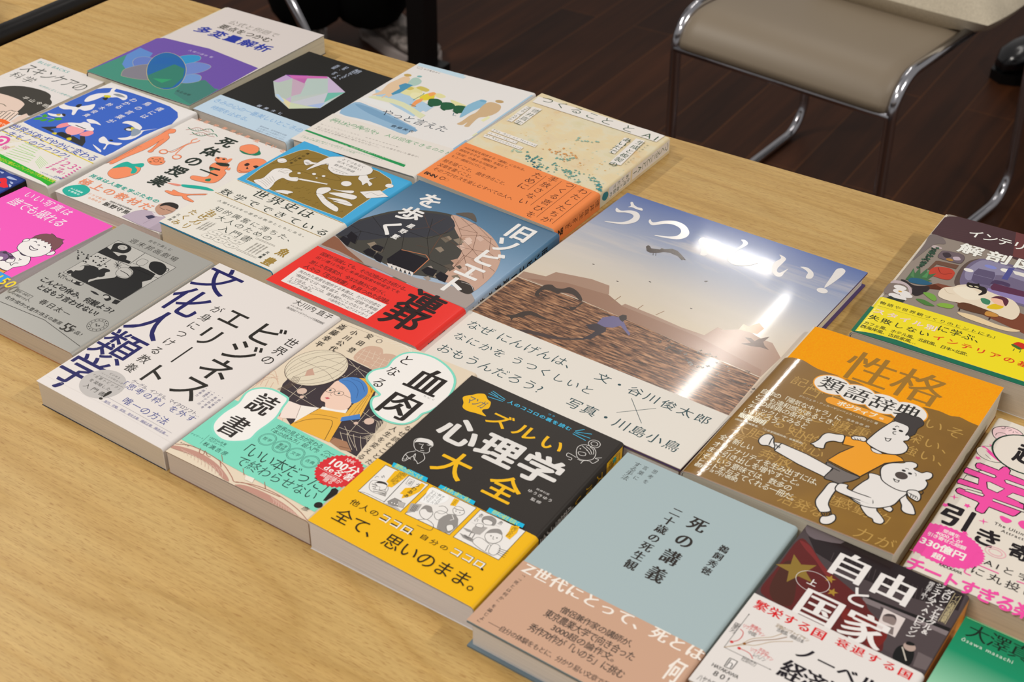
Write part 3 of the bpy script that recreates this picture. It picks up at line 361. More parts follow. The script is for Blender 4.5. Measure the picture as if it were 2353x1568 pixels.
A('psych','spine',[['p',[15,1620,120,1620,120,1840,15,1840],61],['t','人のココロ\nの裏を読む',25,1650,110,1820,'b',73],['e',60,1730,2.6,2.2,0,76],['t','ズ\nル\nい',40,1200,120,1580,'b',61],['t','心\n理\n学\n大\n全',35,760,130,1180,'k',63]])
A('kougi','cover',[['t','思\n考\nを',234,1679,271,1839,'l',65],['t','言\n葉\nに',162,1674,201,1839,'l',65],['t','す\nる\n手\n法',94,1629,144,1838,'l',65],['t','死\nの\n講\n義',673,923,794,1588,'M',65],['t','二\n十\n歳\nの\n死\n生\n観',523,925,605,1581,'M',65],['t','鵜\n飼\n秀\n徳',941,1162,1007,1461,'M',65]])
A('kougi','paper_band',[['t','Z世代にとって、死とは',33,512,1285,612,'M',77],['t','何',1152,282,1248,472,'M',77],['t','僧侶兼作家の講師が、',410,371,904,428,'r',65],['t','東京農業大学で向き合った',349,287,963,356,'r',65],['t','3000超の論作文。',446,218,876,276,'r',65],['t','秀作70作が「いのち」に挑む',332,140,980,207,'r',65],['t','――自分の体験をもとに、分かり易い文章で若い人に語る',117,39,1141,85,'m',65],['t','﹁\n﹃\n死\nと\nは\n何\nか\n﹄\nを\n論\nじ\nよ\n﹂',55,27,86,496,'m',65]])
A('seikaku','cover',[['t','性格',418,1590,1174,1982,'m',78]])
A('seikaku','paper_band',[['t','記憶',182,1302,442,1412,'l',79],['t','口下',319,1229,579,1339,'l',79],['t','慎重',648,992,908,1102,'l',79],['t','知的',419,730,659,840,'l',79],['t','明るい、',157,762,557,872,'l',79],['t','熱心',495,618,735,728,'l',79],['t','大胆',82,564,302,674,'l',79],['t','奔放',360,399,600,509,'l',79],['t','活発',1078,463,1318,573,'l',79],['t','気',114,459,224,569,'l',79],['t','情熱',20,157,240,267,'l',79],['t','勇',90,746,200,856,'l',79],['t','いそ',1187,1341,1447,1451,'l',79],['t','深い、',1118,1129,1418,1239,'l',79],['t','強い、',1142,984,1442,1094,'l',79],['t','活発な、',674,50,1034,160,'l',79],['t','感動的',999,222,1359,332,'l',79],['t','力が',1219,12,1479,122,'l',79],['t','望む',640,947,880,1057,'l',79],['t','楽し',357,969,577,1079,'l',79],['t','心',497,347,617,457,'l',79],['t','魅',923,213,1043,323,'l',79],['t','愛',1068,307,1188,417,'l',79],['t','自作の「陽気なキャラ」に',59,1076,674,1142,'g',80],['t','どうも違和感があるとき、',54,1000,659,1066,'g',80],['t','この辞典の条件を',58,933,513,999,'g',80],['t','チェックしてみると',54,858,508,922,'g',80],['t','いいだろう。',53,794,336,858,'g',80],['t','飯間浩明',47,731,251,795,'k',80],['t','(国語辞典編纂者、『三省堂国語辞典』編集委員)',49,685,565,711,'g',80],['t','全く新しい',52,430,305,496,'g',80],['t','オリジナリティを生み出すには、',51,337,827,403,'g',80],['t','また引き出しを増やすこと。',51,264,731,330,'g',80],['t','そういう意味では、数多の',50,184,706,250,'g',80],['t','ヒントを与えてくれる一冊だ。',56,109,763,175,'g',80],['t','朝井リョウ(小説家)',50,70,370,116,'r',80],['e',455,1448,14.2,12.4,0,81],['e',654,1441,14.2,12.4,0,81],['e',848,1434,14.2,12.4,0,81],['e',1034,1439,14.2,12.4,0,81],['e',455,1448,13.2,11.4,0,82],['e',654,1441,13.2,11.4,0,82],['e',848,1434,13.2,11.4,0,82],['e',1034,1439,13.2,11.4,0,82],['t','類',366,1370,542,1530,'m',1],['t','語',566,1361,742,1521,'m',1],['t','辞',760,1354,936,1514,'m',1],['t','典',942,1369,1118,1529,'m',1],['p',[528,1227,977,1227,977,1311,528,1311],81],['e',528,1269,4.2,4.2,0,81],['t','ポジティブ',575,1241,870,1303,'k',83],['t','編',890,1253,921,1279,'g',83],['t','アンジェラ・アッカーマン+ベッカ・パグリッシ 著',311,1181,908,1207,'l',80],['t','滝本杏奈 訳',705,1111,873,1137,'l',80],['p',[396,603,446,621,637,607,842,566,840,450,632,476,438,521],84],['c',[396,603,446,621,637,607,842,566,840,450,632,476,438,521],0.85,85],['P',[393,601,372,646,336,668,304,647,292,594,303,550,337,528,378,547,414,541,421,560],84],['C',[393,601,372,646,336,668,304,647,292,594,303,550,337,528,378,547,414,541,421,560],0.85,85],['L',[366,658,368,614,378,555],0.85,85],['l',[443,619,436,520],0.85,85],['L',[404,586,421,587,417,570],0.6,85],['L',[422,580,436,582,432,565],0.6,85],['L',[440,574,452,578,448,560],0.6,85],['P',[891,414,885,312,884,210,906,158,937,126,963,110,1010,154,972,208,958,279,954,370,943,431],84],['C',[891,414,885,312,884,210,906,158,937,126,963,110,1010,154,972,208,958,279,954,370,943,431],0.85,85],['P',[983,71,1012,96,1037,135,1060,122,1071,83,1055,34,1019,11,992,25],84],['C',[983,71,1012,96,1037,135,1060,122,1071,83,1055,34,1019,11,992,25],0.85,85],['L',[963,110,991,83],0.85,85],['L',[1011,154,1029,127],0.85,85],['L',[978,113,991,109,991,92],0.6,85],['L',[990,124,1003,119,1003,102],0.6,85],['L',[1002,134,1016,130,1015,113],0.6,85],['P',[1153,319,1174,280,1224,241,1262,233,1283,208,1326,214,1335,255,1292,298,1259,322,1233,358],84],['C',[1153,319,1174,280,1224,241,1262,233,1283,208,1326,214,1335,255,1292,298,1259,322,1233,358],0.85,85],['P',[1336,518,1368,465,1387,418,1423,403,1472,421,1460,459,1423,508,1373,549,1339,607],84],['C',[1336,518,1368,465,1387,418,1423,403,1472,421,1460,459,1423,508,1373,549,1339,607],0.85,85],['P',[1281,369,1305,358,1334,360,1338,393,1314,410,1287,402],84],['C',[1281,369,1305,358,1334,360,1338,393,1314,410,1287,402],0.85,85],['P',[1145,666,1069,652,1086,600,1068,540,1046,437,1054,354,1146,318,1223,334,1282,377,1326,438,1339,520,1352,602,1270,617],84],['C',[1145,666,1069,652,1086,600,1068,540,1046,437,1054,354,1146,318,1223,334,1282,377,1326,438,1339,520,1352,602,1270,617],0.85,85],['P',[790,608,855,596,940,582,1027,579,1027,555,998,502,971,474,946,440,892,439,839,439,840,502,847,563,796,575],86],['C',[790,608,855,596,940,582,1027,579,1027,555,998,502,971,474,946,440,892,439,839,439,840,502,847,563,796,575],0.85,85],['l',[844,568,898,561],0.7,85],['P',[940,402,946,440,971,456,1002,456,1013,422,1089,417,1177,418,1206,367,1144,360,1054,354,983,356,950,368],84],['C',[940,402,946,440,971,456,1002,456,1013,422,1089,417,1177,418,1206,367,1144,360,1054,354,983,356,950,368],0.85,85],['p',[1122,412,1188,421,1214,358,1130,357],84],['L',[983,356,1056,349,1141,331],0.85,85],['p',[775,939,820,958,911,973,955,935,1003,886,1063,896,1143,934,1186,926,1216,900,1166,856,1118,810,1078,706,1033,586,1017,587,916,601,781,626,815,742,872,864,797,844],87],['c',[775,939,820,958,911,973,955,935,1003,886,1063,896,1143,934,1186,926,1216,900,1166,856,1118,810,1078,706,1033,586,1017,587,916,601,781,626,815,742,872,864,797,844],0.85,85],['P',[766,940,712,922,662,905,640,863,638,802,624,752,611,726,632,725,654,712,705,726,698,768,698,805,731,841,786,862],84],['C',[766,940,712,922,662,905,640,863,638,802,624,752,611,726,632,725,654,712,705,726,698,768,698,805,731,841,786,862],0.85,85],['P',[816,948,829,975,856,987,891,1000,914,982,908,952,866,944,835,931],84],['C',[816,948,829,975,856,987,891,1000,914,982,908,952,866,944,835,931],0.85,85],['L',[833,956,850,941],0.5,85],['L',[851,961,867,948],0.5,85],['L',[870,965,885,954],0.5,85],['P',[976,913,997,882,1038,880,1063,896,1026,909],84],['C',[976,913,997,882,1038,880,1063,896,1026,909],0.6,85],['P',[995,1285,963,1202,938,1103,923,1011,919,964,935,944,975,926,1041,911,1109,920,1160,952,1188,1000,1185,1049,1165,1080,1133,1104,1153,1131,1154,1169,1130,1190,1119,1176,1117,1265,1074,1313],84],['C',[995,1285,963,1202,938,1103,923,1011,919,964,935,944,975,926,1041,911,1109,920,1160,952,1188,1000,1185,1049,1165,1080,1133,1104,1153,1131,1154,1169,1130,1190,1119,1176,1117,1265,1074,1313],0.85,85],['P',[992,1293,983,1346,985,1382,1010,1413,1039,1422,1077,1408,1120,1424,1164,1395,1179,1351,1162,1294,1168,1226,1149,1183,1124,1194,1114,1251,1097,1279,1059,1288],88],['C',[992,1293,983,1346,985,1382,1010,1413,1039,1422,1077,1408,1120,1424,1164,1395,1179,1351,1162,1294,1168,1226,1149,1183,1124,1194,1114,1251,1097,1279,1059,1288],0.5,85],['e',1028,1198,1.3,1.1,0,85],['e',1074,1204,1.6,1.2,0,85],['L',[1023,1226,1032,1243,1048,1238],0.6,85],['L',[1050,1179,1034,1163,1043,1144,1059,1149],0.7,85],['L',[1008,1071,1030,1073,1054,1086],0.7,85],['L',[1015,1069,1031,1044,1048,1052,1050,1083],0.7,85],['P',[1139,676,1116,738,1122,791,1158,839,1217,878,1228,899,1266,924,1301,918,1310,886,1300,858,1349,848,1364,851,1384,878,1419,879,1433,847,1425,811,1410,790,1432,763,1435,704,1409,653,1356,612,1295,592,1220,605,1167,632],84],['C',[1139,676,1116,738,1122,791,1158,839,1217,878,1228,899,1266,924,1301,918,1310,886,1300,858,1349,848,1364,851,1384,878,1419,879,1433,847,1425,811,1410,790,1432,763,1435,704,1409,653,1356,612,1295,592,1220,605,1167,632],0.85,85],['e',1257,746,4.2,3.9,0,89],['e',1251,804,1.4,1.1,0,85],['e',1297,798,1.4,1.1,0,85],['L',[1250,833,1264,838,1276,832],0.5,85],['L',[1319,822,1332,816,1340,793],0.4,85],['L',[1222,688,1247,684,1267,691],0.7,85],['L',[1228,683,1247,664,1264,670,1264,691],0.7,85],['P',[1348,613,1361,638,1401,654,1434,628,1449,585,1439,554,1408,558,1371,574],84],['C',[1348,613,1361,638,1401,654,1434,628,1449,585,1439,554,1408,558,1371,574],0.85,85],['L',[1360,607,1382,595,1386,570],0.55,85],['L',[1377,605,1398,592,1402,570],0.55,85],['L',[1395,603,1415,589,1417,569],0.55,85],['L',[1412,601,1431,586,1432,568],0.55,85],['L',[1437,630,1441,660,1431,674],0.6,85]])
A('utsu','cover',[['p',[29,1467,224,1511,254,1616,331,1638,555,1699,729,1700,796,1585,768,1536,963,1493,977,1544,1242,1536,1520,1515,1712,1527,1744,1685,1798,1678,1892,1754,1919,1811,2034,1759,2108,1739,2192,1742,2333,1600,2322,1288,1763,1310,1275,1346,638,1382,36,1375],90],['p',[1892,1754,1888,1841,1936,1838,1983,1932,2050,1883,2042,1780],91],['p',[412,1529,798,1578,978,1501,1668,1480,2287,1372,2320,1286,1763,1310,1275,1346,638,1382,111,1395],92]])
A('utsu','cover_b',[['p',[34,1365,645,1372,1275,1346,1766,1304,2322,1275,2349,727,37,705],'SEA']])
A('utsu','cover_c',[['l',[878,1484,889,1620],0.7,93],['l',[1098,1540,1105,1616],0.7,93],['l',[1259,1548,1287,1638],0.7,93],['e',440,1905,1.2,0.5,0,94],['e',746,1795,1.2,0.5,0,94],['e',969,1947,1.2,0.5,0,94],['e',1443,1797,1.2,0.5,0,94],['p',[649,2417,654,2446,674,2441,702,2416,772,2443,772,2476,801,2469,850,2516,908,2512,975,2470,1041,2421,1020,2413,1010,2399,951,2436,869,2446,820,2426,792,2390,772,2369,731,2346,691,2356],94],['l',[756,2358,774,2325],0.5,94],['l',[776,2371,795,2333],0.5,94],['p',[1326,2214,1336,2234,1356,2240,1347,2214],94],['P',[316,1220,290,1274,289,1388,336,1432,393,1414,444,1436,476,1487,546,1479,617,1437,669,1383,651,1370,573,1406,511,1402,464,1374,449,1347,381,1350,327,1332,323,1266,355,1228],94],['P',[640,1240,678,1278,676,1347,695,1351,690,1277,691,1227,673,1214],94],['p',[287,843,343,887,357,927,372,968,418,1011,483,1012,548,995,615,976,535,967,452,962,416,920,449,905,397,887,363,843,379,806,332,840],94],['p',[944,1174,935,1265,989,1337,1050,1348,1096,1323,1183,1241,1235,1202,1240,1172,1114,1253,1079,1194,1009,1158],95],['p',[1032,1360,1045,1398,1076,1406,1105,1359,1095,1308,1059,1325],96],['p',[880,1099,948,1172,1039,1160,1062,1115,1038,1032,1024,957,989,931,840,861,967,934,990,1026,990,1074,939,1065,915,1086],97],['P',[433,700,576,784,804,835,957,918,980,915,808,800,596,741],98],['p',[1997,1591,2057,1644,2036,1657,1982,1683,2028,1704,2069,1681,2081,1727,2135,1807,2134,1765,2128,1714,2158,1674,2213,1640,2147,1636,2079,1605,2043,1597],99],['p',[1761,1164,1767,1165,1768,1172,1777,1166,1772,1163,1770,1158],94],['p',[1882,1309,1893,1311,1895,1324,1910,1312,1900,1308,1898,1298],94],['p',[1472,1284,1479,1285,1480,1293,1490,1286,1484,1283,1482,1277],94],['p',[1839,1316,1847,1318,1848,1327,1860,1319,1852,1316,1851,1308],94],['p',[2076,1219,2086,1221,2088,1232,2102,1222,2093,1218,2091,1209],94],['p',[2342,1078,2351,1080,2352,1089,2364,1081,2356,1077,2354,1070],94],['p',[1552,1226,1566,1230,1569,1247,1590,1231,1577,1226,1574,1212],94],['p',[1663,1195,1673,1197,1675,1209,1689,1198,1680,1195,1678,1186],94],['p',[1871,1292,1879,1293,1880,1302,1891,1294,1884,1291,1883,1284],94],['p',[2041,1254,2052,1257,2055,1271,2071,1258,2061,1253,2058,1243],94],['p',[1895,1136,1908,1139,1911,1154,1929,1140,1918,1135,1915,1123],94],['p',[1700,1214,1715,1217,1718,1235,1739,1219,1726,1213,1723,1199],94],['p',[2169,1075,2176,1076,2177,1084,2186,1077,2180,1075,2179,1068],94],['p',[1827,1305,1838,1307,1840,1320,1856,1308,1846,1304,1844,1294],94],['p',[1552,1184,1564,1187,1566,1201,1584,1188,1573,1183,1571,1172],94],['p',[2250,1144,2262,1146,2264,1160,2280,1148,2270,1143,2267,1132],94],['p',[2022,1128,2038,1131,2041,1149,2062,1133,2048,1127,2045,1112],94],['p',[1852,1322,1865,1325,1868,1341,1887,1326,1875,1321,1872,1309],94],['p',[2131,1161,2139,1162,2141,1172,2153,1163,2145,1160,2143,1152],94],['p',[1777,1326,1788,1328,1790,1341,1805,1330,1796,1326,1794,1316],94],['p',[1547,1272,1561,1275,1563,1292,1584,1277,1571,1272,1569,1258],94],['p',[1557,1219,1572,1222,1575,1240,1597,1224,1584,1218,1581,1204],94],['p',[1546,1204,1562,1208,1564,1226,1587,1210,1573,1204,1570,1189],94],['p',[2189,1292,2199,1294,2201,1306,2215,1296,2206,1292,2204,1283],94],['p',[1886,1142,1893,1144,1894,1152,1904,1145,1898,1142,1897,1136],94],['p',[1586,1248,1597,1251,1599,1264,1615,1252,1605,1248,1603,1238],94],['p',[1911,1319,1921,1321,1923,1333,1938,1322,1929,1318,1927,1309],94],['p',[1861,1123,1874,1126,1877,1141,1895,1127,1884,1122,1881,1110],94],['p',[1970,1180,1976,1181,1978,1188,1986,1182,1981,1179,1980,1174],94],['p',[2331,1119,2344,1122,2348,1138,2366,1124,2354,1118,2351,1106],94],['p',[1768,1293,1780,1295,1783,1310,1801,1297,1789,1292,1787,1280],94],['p',[1475,1240,1483,1241,1484,1250,1495,1242,1488,1239,1487,1232],94],['p',[1690,1292,1697,1293,1698,1302,1709,1294,1702,1291,1701,1285],94],['p',[1505,1289,1521,1292,1523,1310,1546,1294,1532,1288,1529,1274],94],['p',[1957,1252,1966,1254,1968,1265,1981,1255,1973,1252,1971,1243],94],['p',[1804,1118,1820,1122,1823,1141,1847,1124,1832,1117,1829,1102],94],['p',[1842,1306,1849,1308,1850,1316,1860,1308,1854,1306,1852,1300],94],['p',[1806,1133,1813,1135,1815,1143,1825,1136,1818,1133,1817,1126],94],['p',[1545,1240,1552,1242,1554,1250,1564,1243,1558,1240,1556,1233],94],['p',[1914,1177,1930,1180,1934,1199,1956,1182,1942,1176,1939,1161],94],['p',[2210,1289,2219,1290,2221,1302,2234,1292,2226,1288,2224,1279],94],['p',[1650,1226,1664,1228,1667,1245,1687,1230,1674,1225,1672,1212],94],['p',[1777,1134,1794,1137,1796,1156,1820,1139,1805,1133,1802,1118],94],['p',[2286,1139,2299,1142,2302,1157,2320,1143,2308,1138,2305,1126],94],['p',[1673,1244,1679,1246,1680,1253,1689,1246,1684,1244,1682,1239],94],['p',[1460,1242,1474,1245,1476,1260,1495,1246,1483,1241,1481,1229],94],['P',[136,3000,148,3018,189,2980,235,2962,278,2968,300,2933,245,2926,194,2933,162,2914,171,2948],100],['P',[100,2801,88,2843,146,2822,216,2878,285,2880,336,2834,361,2754,339,2678,274,2614,142,2570,143,2583,254,2646,294,2713,295,2788,261,2823,196,2816,136,2777],100],['P',[441,2812,441,2841,488,2810,560,2900,646,2948,747,2928,833,2846,853,2761,817,2688,731,2645,622,2618,625,2635,716,2672,773,2727,774,2799,731,2858,652,2879,581,2845,514,2765,469,2776],100],['P',[966,2772,964,2829,997,2842,1010,2785,1069,2708,1137,2620,1131,2576,1095,2572,1067,2638,1010,2712],100],['P',[1261,2997,1294,3013,1343,2963,1320,2820,1324,2732,1358,2672,1420,2650,1497,2683,1559,2745,1530,2680,1476,2622,1398,2592,1324,2628,1292,2687,1288,2779,1306,2906,1297,2965],100],['P',[1643,2967,1688,2961,1723,2930,1728,2841,1730,2759,1751,2708,1780,2712,1805,2806,1807,2727,1812,2662,1775,2640,1718,2680,1679,2748,1667,2839,1680,2922],100],['P',[1875,2892,1927,2916,1992,2882,2025,2830,2029,2776,1995,2756,1978,2786,1967,2843,1923,2876],100],['P',[2138,3026,2151,3062,2179,3078,2214,3046,2219,2956,2206,2833,2187,2725,2172,2731,2151,2910],100],['e',2183,2659,4.6,4,0,100]])
A('utsu','paper_band',[['t','なぜ にんげんは、',129,519,1096,629,'l',101],['t','なにかを うつくしいと',138,340,1402,431,'l',101],['t','おもうんだろう?',142,133,1088,238,'l',101],['t','文・谷川俊太郎',1323,526,2277,630,'g',101],['t','写真・川島小鳥',1322,129,2252,243,'g',101],['l',[1680,488,1892,278],0.45,101],['l',[1681,280,1888,490],0.45,101]])
A('soviet','cover',[['p',[3,877,3,1206,21,1253,52,1326,84,1398,120,1471,167,1539,229,1600,301,1655,374,1700,444,1736,514,1763,588,1780,668,1787,753,1784,834,1773,911,1756,984,1731,1054,1699,1119,1660,1180,1613,1231,1566,1271,1522,1302,1477,1329,1426,1356,1367,1380,1302,1399,1234,1411,1160,1418,1084,1420,1017,1421,962,1417,917,1402,888,1373,885,1332,898,1279,905,1208,897,1125,882,1042,862,966,834,891,801,815,778,737,774,659,781,581,787,503,790,424,792,345,796,260,800,173,804,100,816,48,839,10,869],102],['P',[588,1780,834,1773,1054,1699,1231,1566,1329,1426,1399,1234,1420,1017,1402,888,1279,905,1118,882,1062,1087,1010,1304,918,1449,731,1610],103],['p',[3,900,3,1131,5,1139,34,1220,69,1303,111,1390,160,1478,217,1554,290,1613,371,1659,445,1695,504,1724,555,1742,604,1737,662,1701,717,1642,742,1574,723,1496,675,1410,615,1329,545,1262,464,1200,388,1138,329,1069,275,1000,215,947,133,914,45,896],104],['p',[479,738,501,778,546,755,542,714],105],['p',[655,857,682,906,737,878,730,828],106],['p',[346,915,379,979,452,942,445,876],106],['p',[698,914,721,956,768,932,762,889],107],['p',[294,943,326,1005,396,970,390,906],106],['p',[904,968,921,998,954,981,950,950],105],['p',[787,1240,814,1291,870,1261,863,1209],106],['p',[970,818,993,860,1038,836,1032,794],105],['p',[764,653,796,711,861,678,853,619],108],['p',[320,647,339,682,380,662,376,625],106],['p',[991,892,1015,934,1062,910,1055,866],106],['p',[716,942,739,985,786,960,780,917],107],['p',[999,1060,1033,1122,1101,1086,1092,1022],109],['p',[1086,1119,1105,1154,1142,1134,1137,1099],109],['p',[1142,975,1169,1024,1222,996,1214,946],107],['p',[941,736,961,772,1002,751,996,714],108],['p',[831,1447,863,1508,928,1473,920,1410],106],['p',[746,1428,771,1474,820,1448,814,1400],106],['p',[731,1399,759,1452,816,1421,810,1366],108],['p',[590,798,615,844,668,818,662,770],109],['p',[852,656,872,694,914,672,909,634],108],['p',[364,666,396,727,465,692,458,630],106],['p',[392,919,419,972,479,942,473,887],109],['p',[680,566,711,624,776,591,769,532],106],['p',[1203,1090,1227,1132,1271,1108,1265,1065],110],['p',[865,1504,888,1547,933,1522,928,1478],111],['p',[900,1481,931,1538,991,1505,983,1446],110],['p',[1001,1166,1032,1222,1092,1190,1084,1133],111],['p',[960,1594,986,1644,1039,1615,1032,1564],112],['p',[899,1521,922,1565,969,1539,963,1494],110],['p',[1135,1128,1155,1163,1193,1143,1187,1107],112],['p',[1125,1284,1147,1323,1190,1300,1184,1259],111],['p',[911,1382,938,1433,992,1404,985,1351],112],['l',[589,1778,771,1621,848,1545,934,1387,1043,1298,1087,1070],0.35,27],['l',[771,1621,825,1786],0.35,27],['l',[848,1545,968,1647,1100,1664],0.35,27],['l',[934,1387,1053,1418,1188,1462,1328,1420],0.35,27],['l',[1043,1298,1221,1311,1389,1251],0.35,27],['l',[681,1784,933,1664,1053,1418,1221,1311,1371,1107],0.35,27],['l',[825,1786,1084,1651,1188,1462],0.35,27],['l',[843,1518,1053,1418],0.35,27],['l',[933,1664,771,1621],0.35,27],['l',[968,1647,1244,1554],0.35,27],['l',[1053,1418,1087,1070],0.35,27],['l',[1043,1298,1299,1028],0.35,27],['l',[705,1612,714,1432,816,1110],0.35,27],['l',[363,1655,550,1480,714,1432,934,1387],0.35,27],['l',[446,1345,550,1480,576,1693],0.35,27],['l',[714,1432,778,1212,635,1183],0.35,27],['l',[50,863,133,1069,374,1136,418,1312],0.35,113],['l',[3,1092,133,1069,225,876],0.35,113],['l',[52,1327,374,1136,483,914],0.35,113],['l',[418,1312,648,1321,733,1532],0.35,113],['l',[648,1321,844,1081],0.35,113],['l',[418,1312,584,1042],0.35,113],['l',[496,1614,648,1321],0.35,113],['l',[854,1067,1073,1051],0.35,113],['p',[68,840,67,911,156,905,192,815,126,810],114],['p',[86,934,70,1015,163,985,221,873,155,884],114],['p',[354,918,362,979,442,984,464,909,404,898],114],['p',[344,825,349,891,432,890,460,808,398,800],114],['p',[460,816,454,879,528,862,567,777,513,781],114],['p',[898,895,908,970,1004,971,1030,878,958,867],114],['p',[1032,900,1033,975,1123,963,1158,865,1091,864],114],['p',[572,857,575,1046,854,1067,880,788,629,796],114],['l',[582,1044,792,1104,851,1068,876,816],0.9,115],['p',[612,804,690,739,658,819],116],['p',[654,808,731,744,700,820],116],['p',[697,813,773,748,743,821],116],['p',[739,817,815,752,786,822],116],['p',[781,822,857,757,828,822],116],['p',[823,826,899,762,871,823],116],['p',[3,738,3,882,194,800,440,772,693,762,930,772,1115,823,1301,874,1416,868,1486,811,1500,786,1500,663,1190,657,640,686,7,669],117],['p',[3,695,3,852,12,864,65,853,137,813,215,774,314,739,419,705,464,683,406,682,289,694,181,703,100,697,28,689],118],['P',[390,664,558,677,505,659],119],['P',[1220,881,1211,958,1312,976,1405,925,1405,842,1319,836],120],['L',[1259,954,1346,961,1410,908],0.4,116],['P',[601,1812,712,1914,826,1811,727,1823],121],['t','を\n歩\nく',188,1148,406,1966,'k',122],['t','星\n野\n藍',387,1143,452,1434,'k',122],['t','旧\nソ\nビ\nエ\nト',1119,756,1344,2019,'k',122]])
A('soviet','paper_band',[['t','国家が消滅しても、その記憶は生き続ける。',99,554,980,607,'g',123],['t','旧ソ連15カ国と未承認国家4地域全てを',107,493,960,534,'g',123],['t','旅した写真家が、今なお静かに息づく、',110,402,894,458,'g',123],['t','人々の「生の残響」を見つめた記録。',113,323,983,382,'g',123],['p',[93,304,984,314,979,66,105,61],124],['t','失われた風景を闊歩する本書は、ただの空虚な',131,243,957,285,'g',125],['t','“廃墟本”とは一線を画す。時代の“足跡”を発掘',138,187,967,229,'g',125],['t','して巡る。ここには、誰も観たことのない“ノスタ',145,129,971,171,'g',125],['t','ルジア”がある。',150,83,398,125,'g',125],['t','小島秀夫(ゲームクリエイター)',567,75,955,117,'g',125],['t','連\n邦',1025,95,1366,669,'k',123]])
A('soviet','spine',[['t','旧\nソ\nビ\nエ\nト\n連\n邦\nを\n歩\nく',25,720,115,1900,'k',126]])
A('soviet','band_spine',[['t','星\n野\n藍',35,140,95,520,'b',123]])
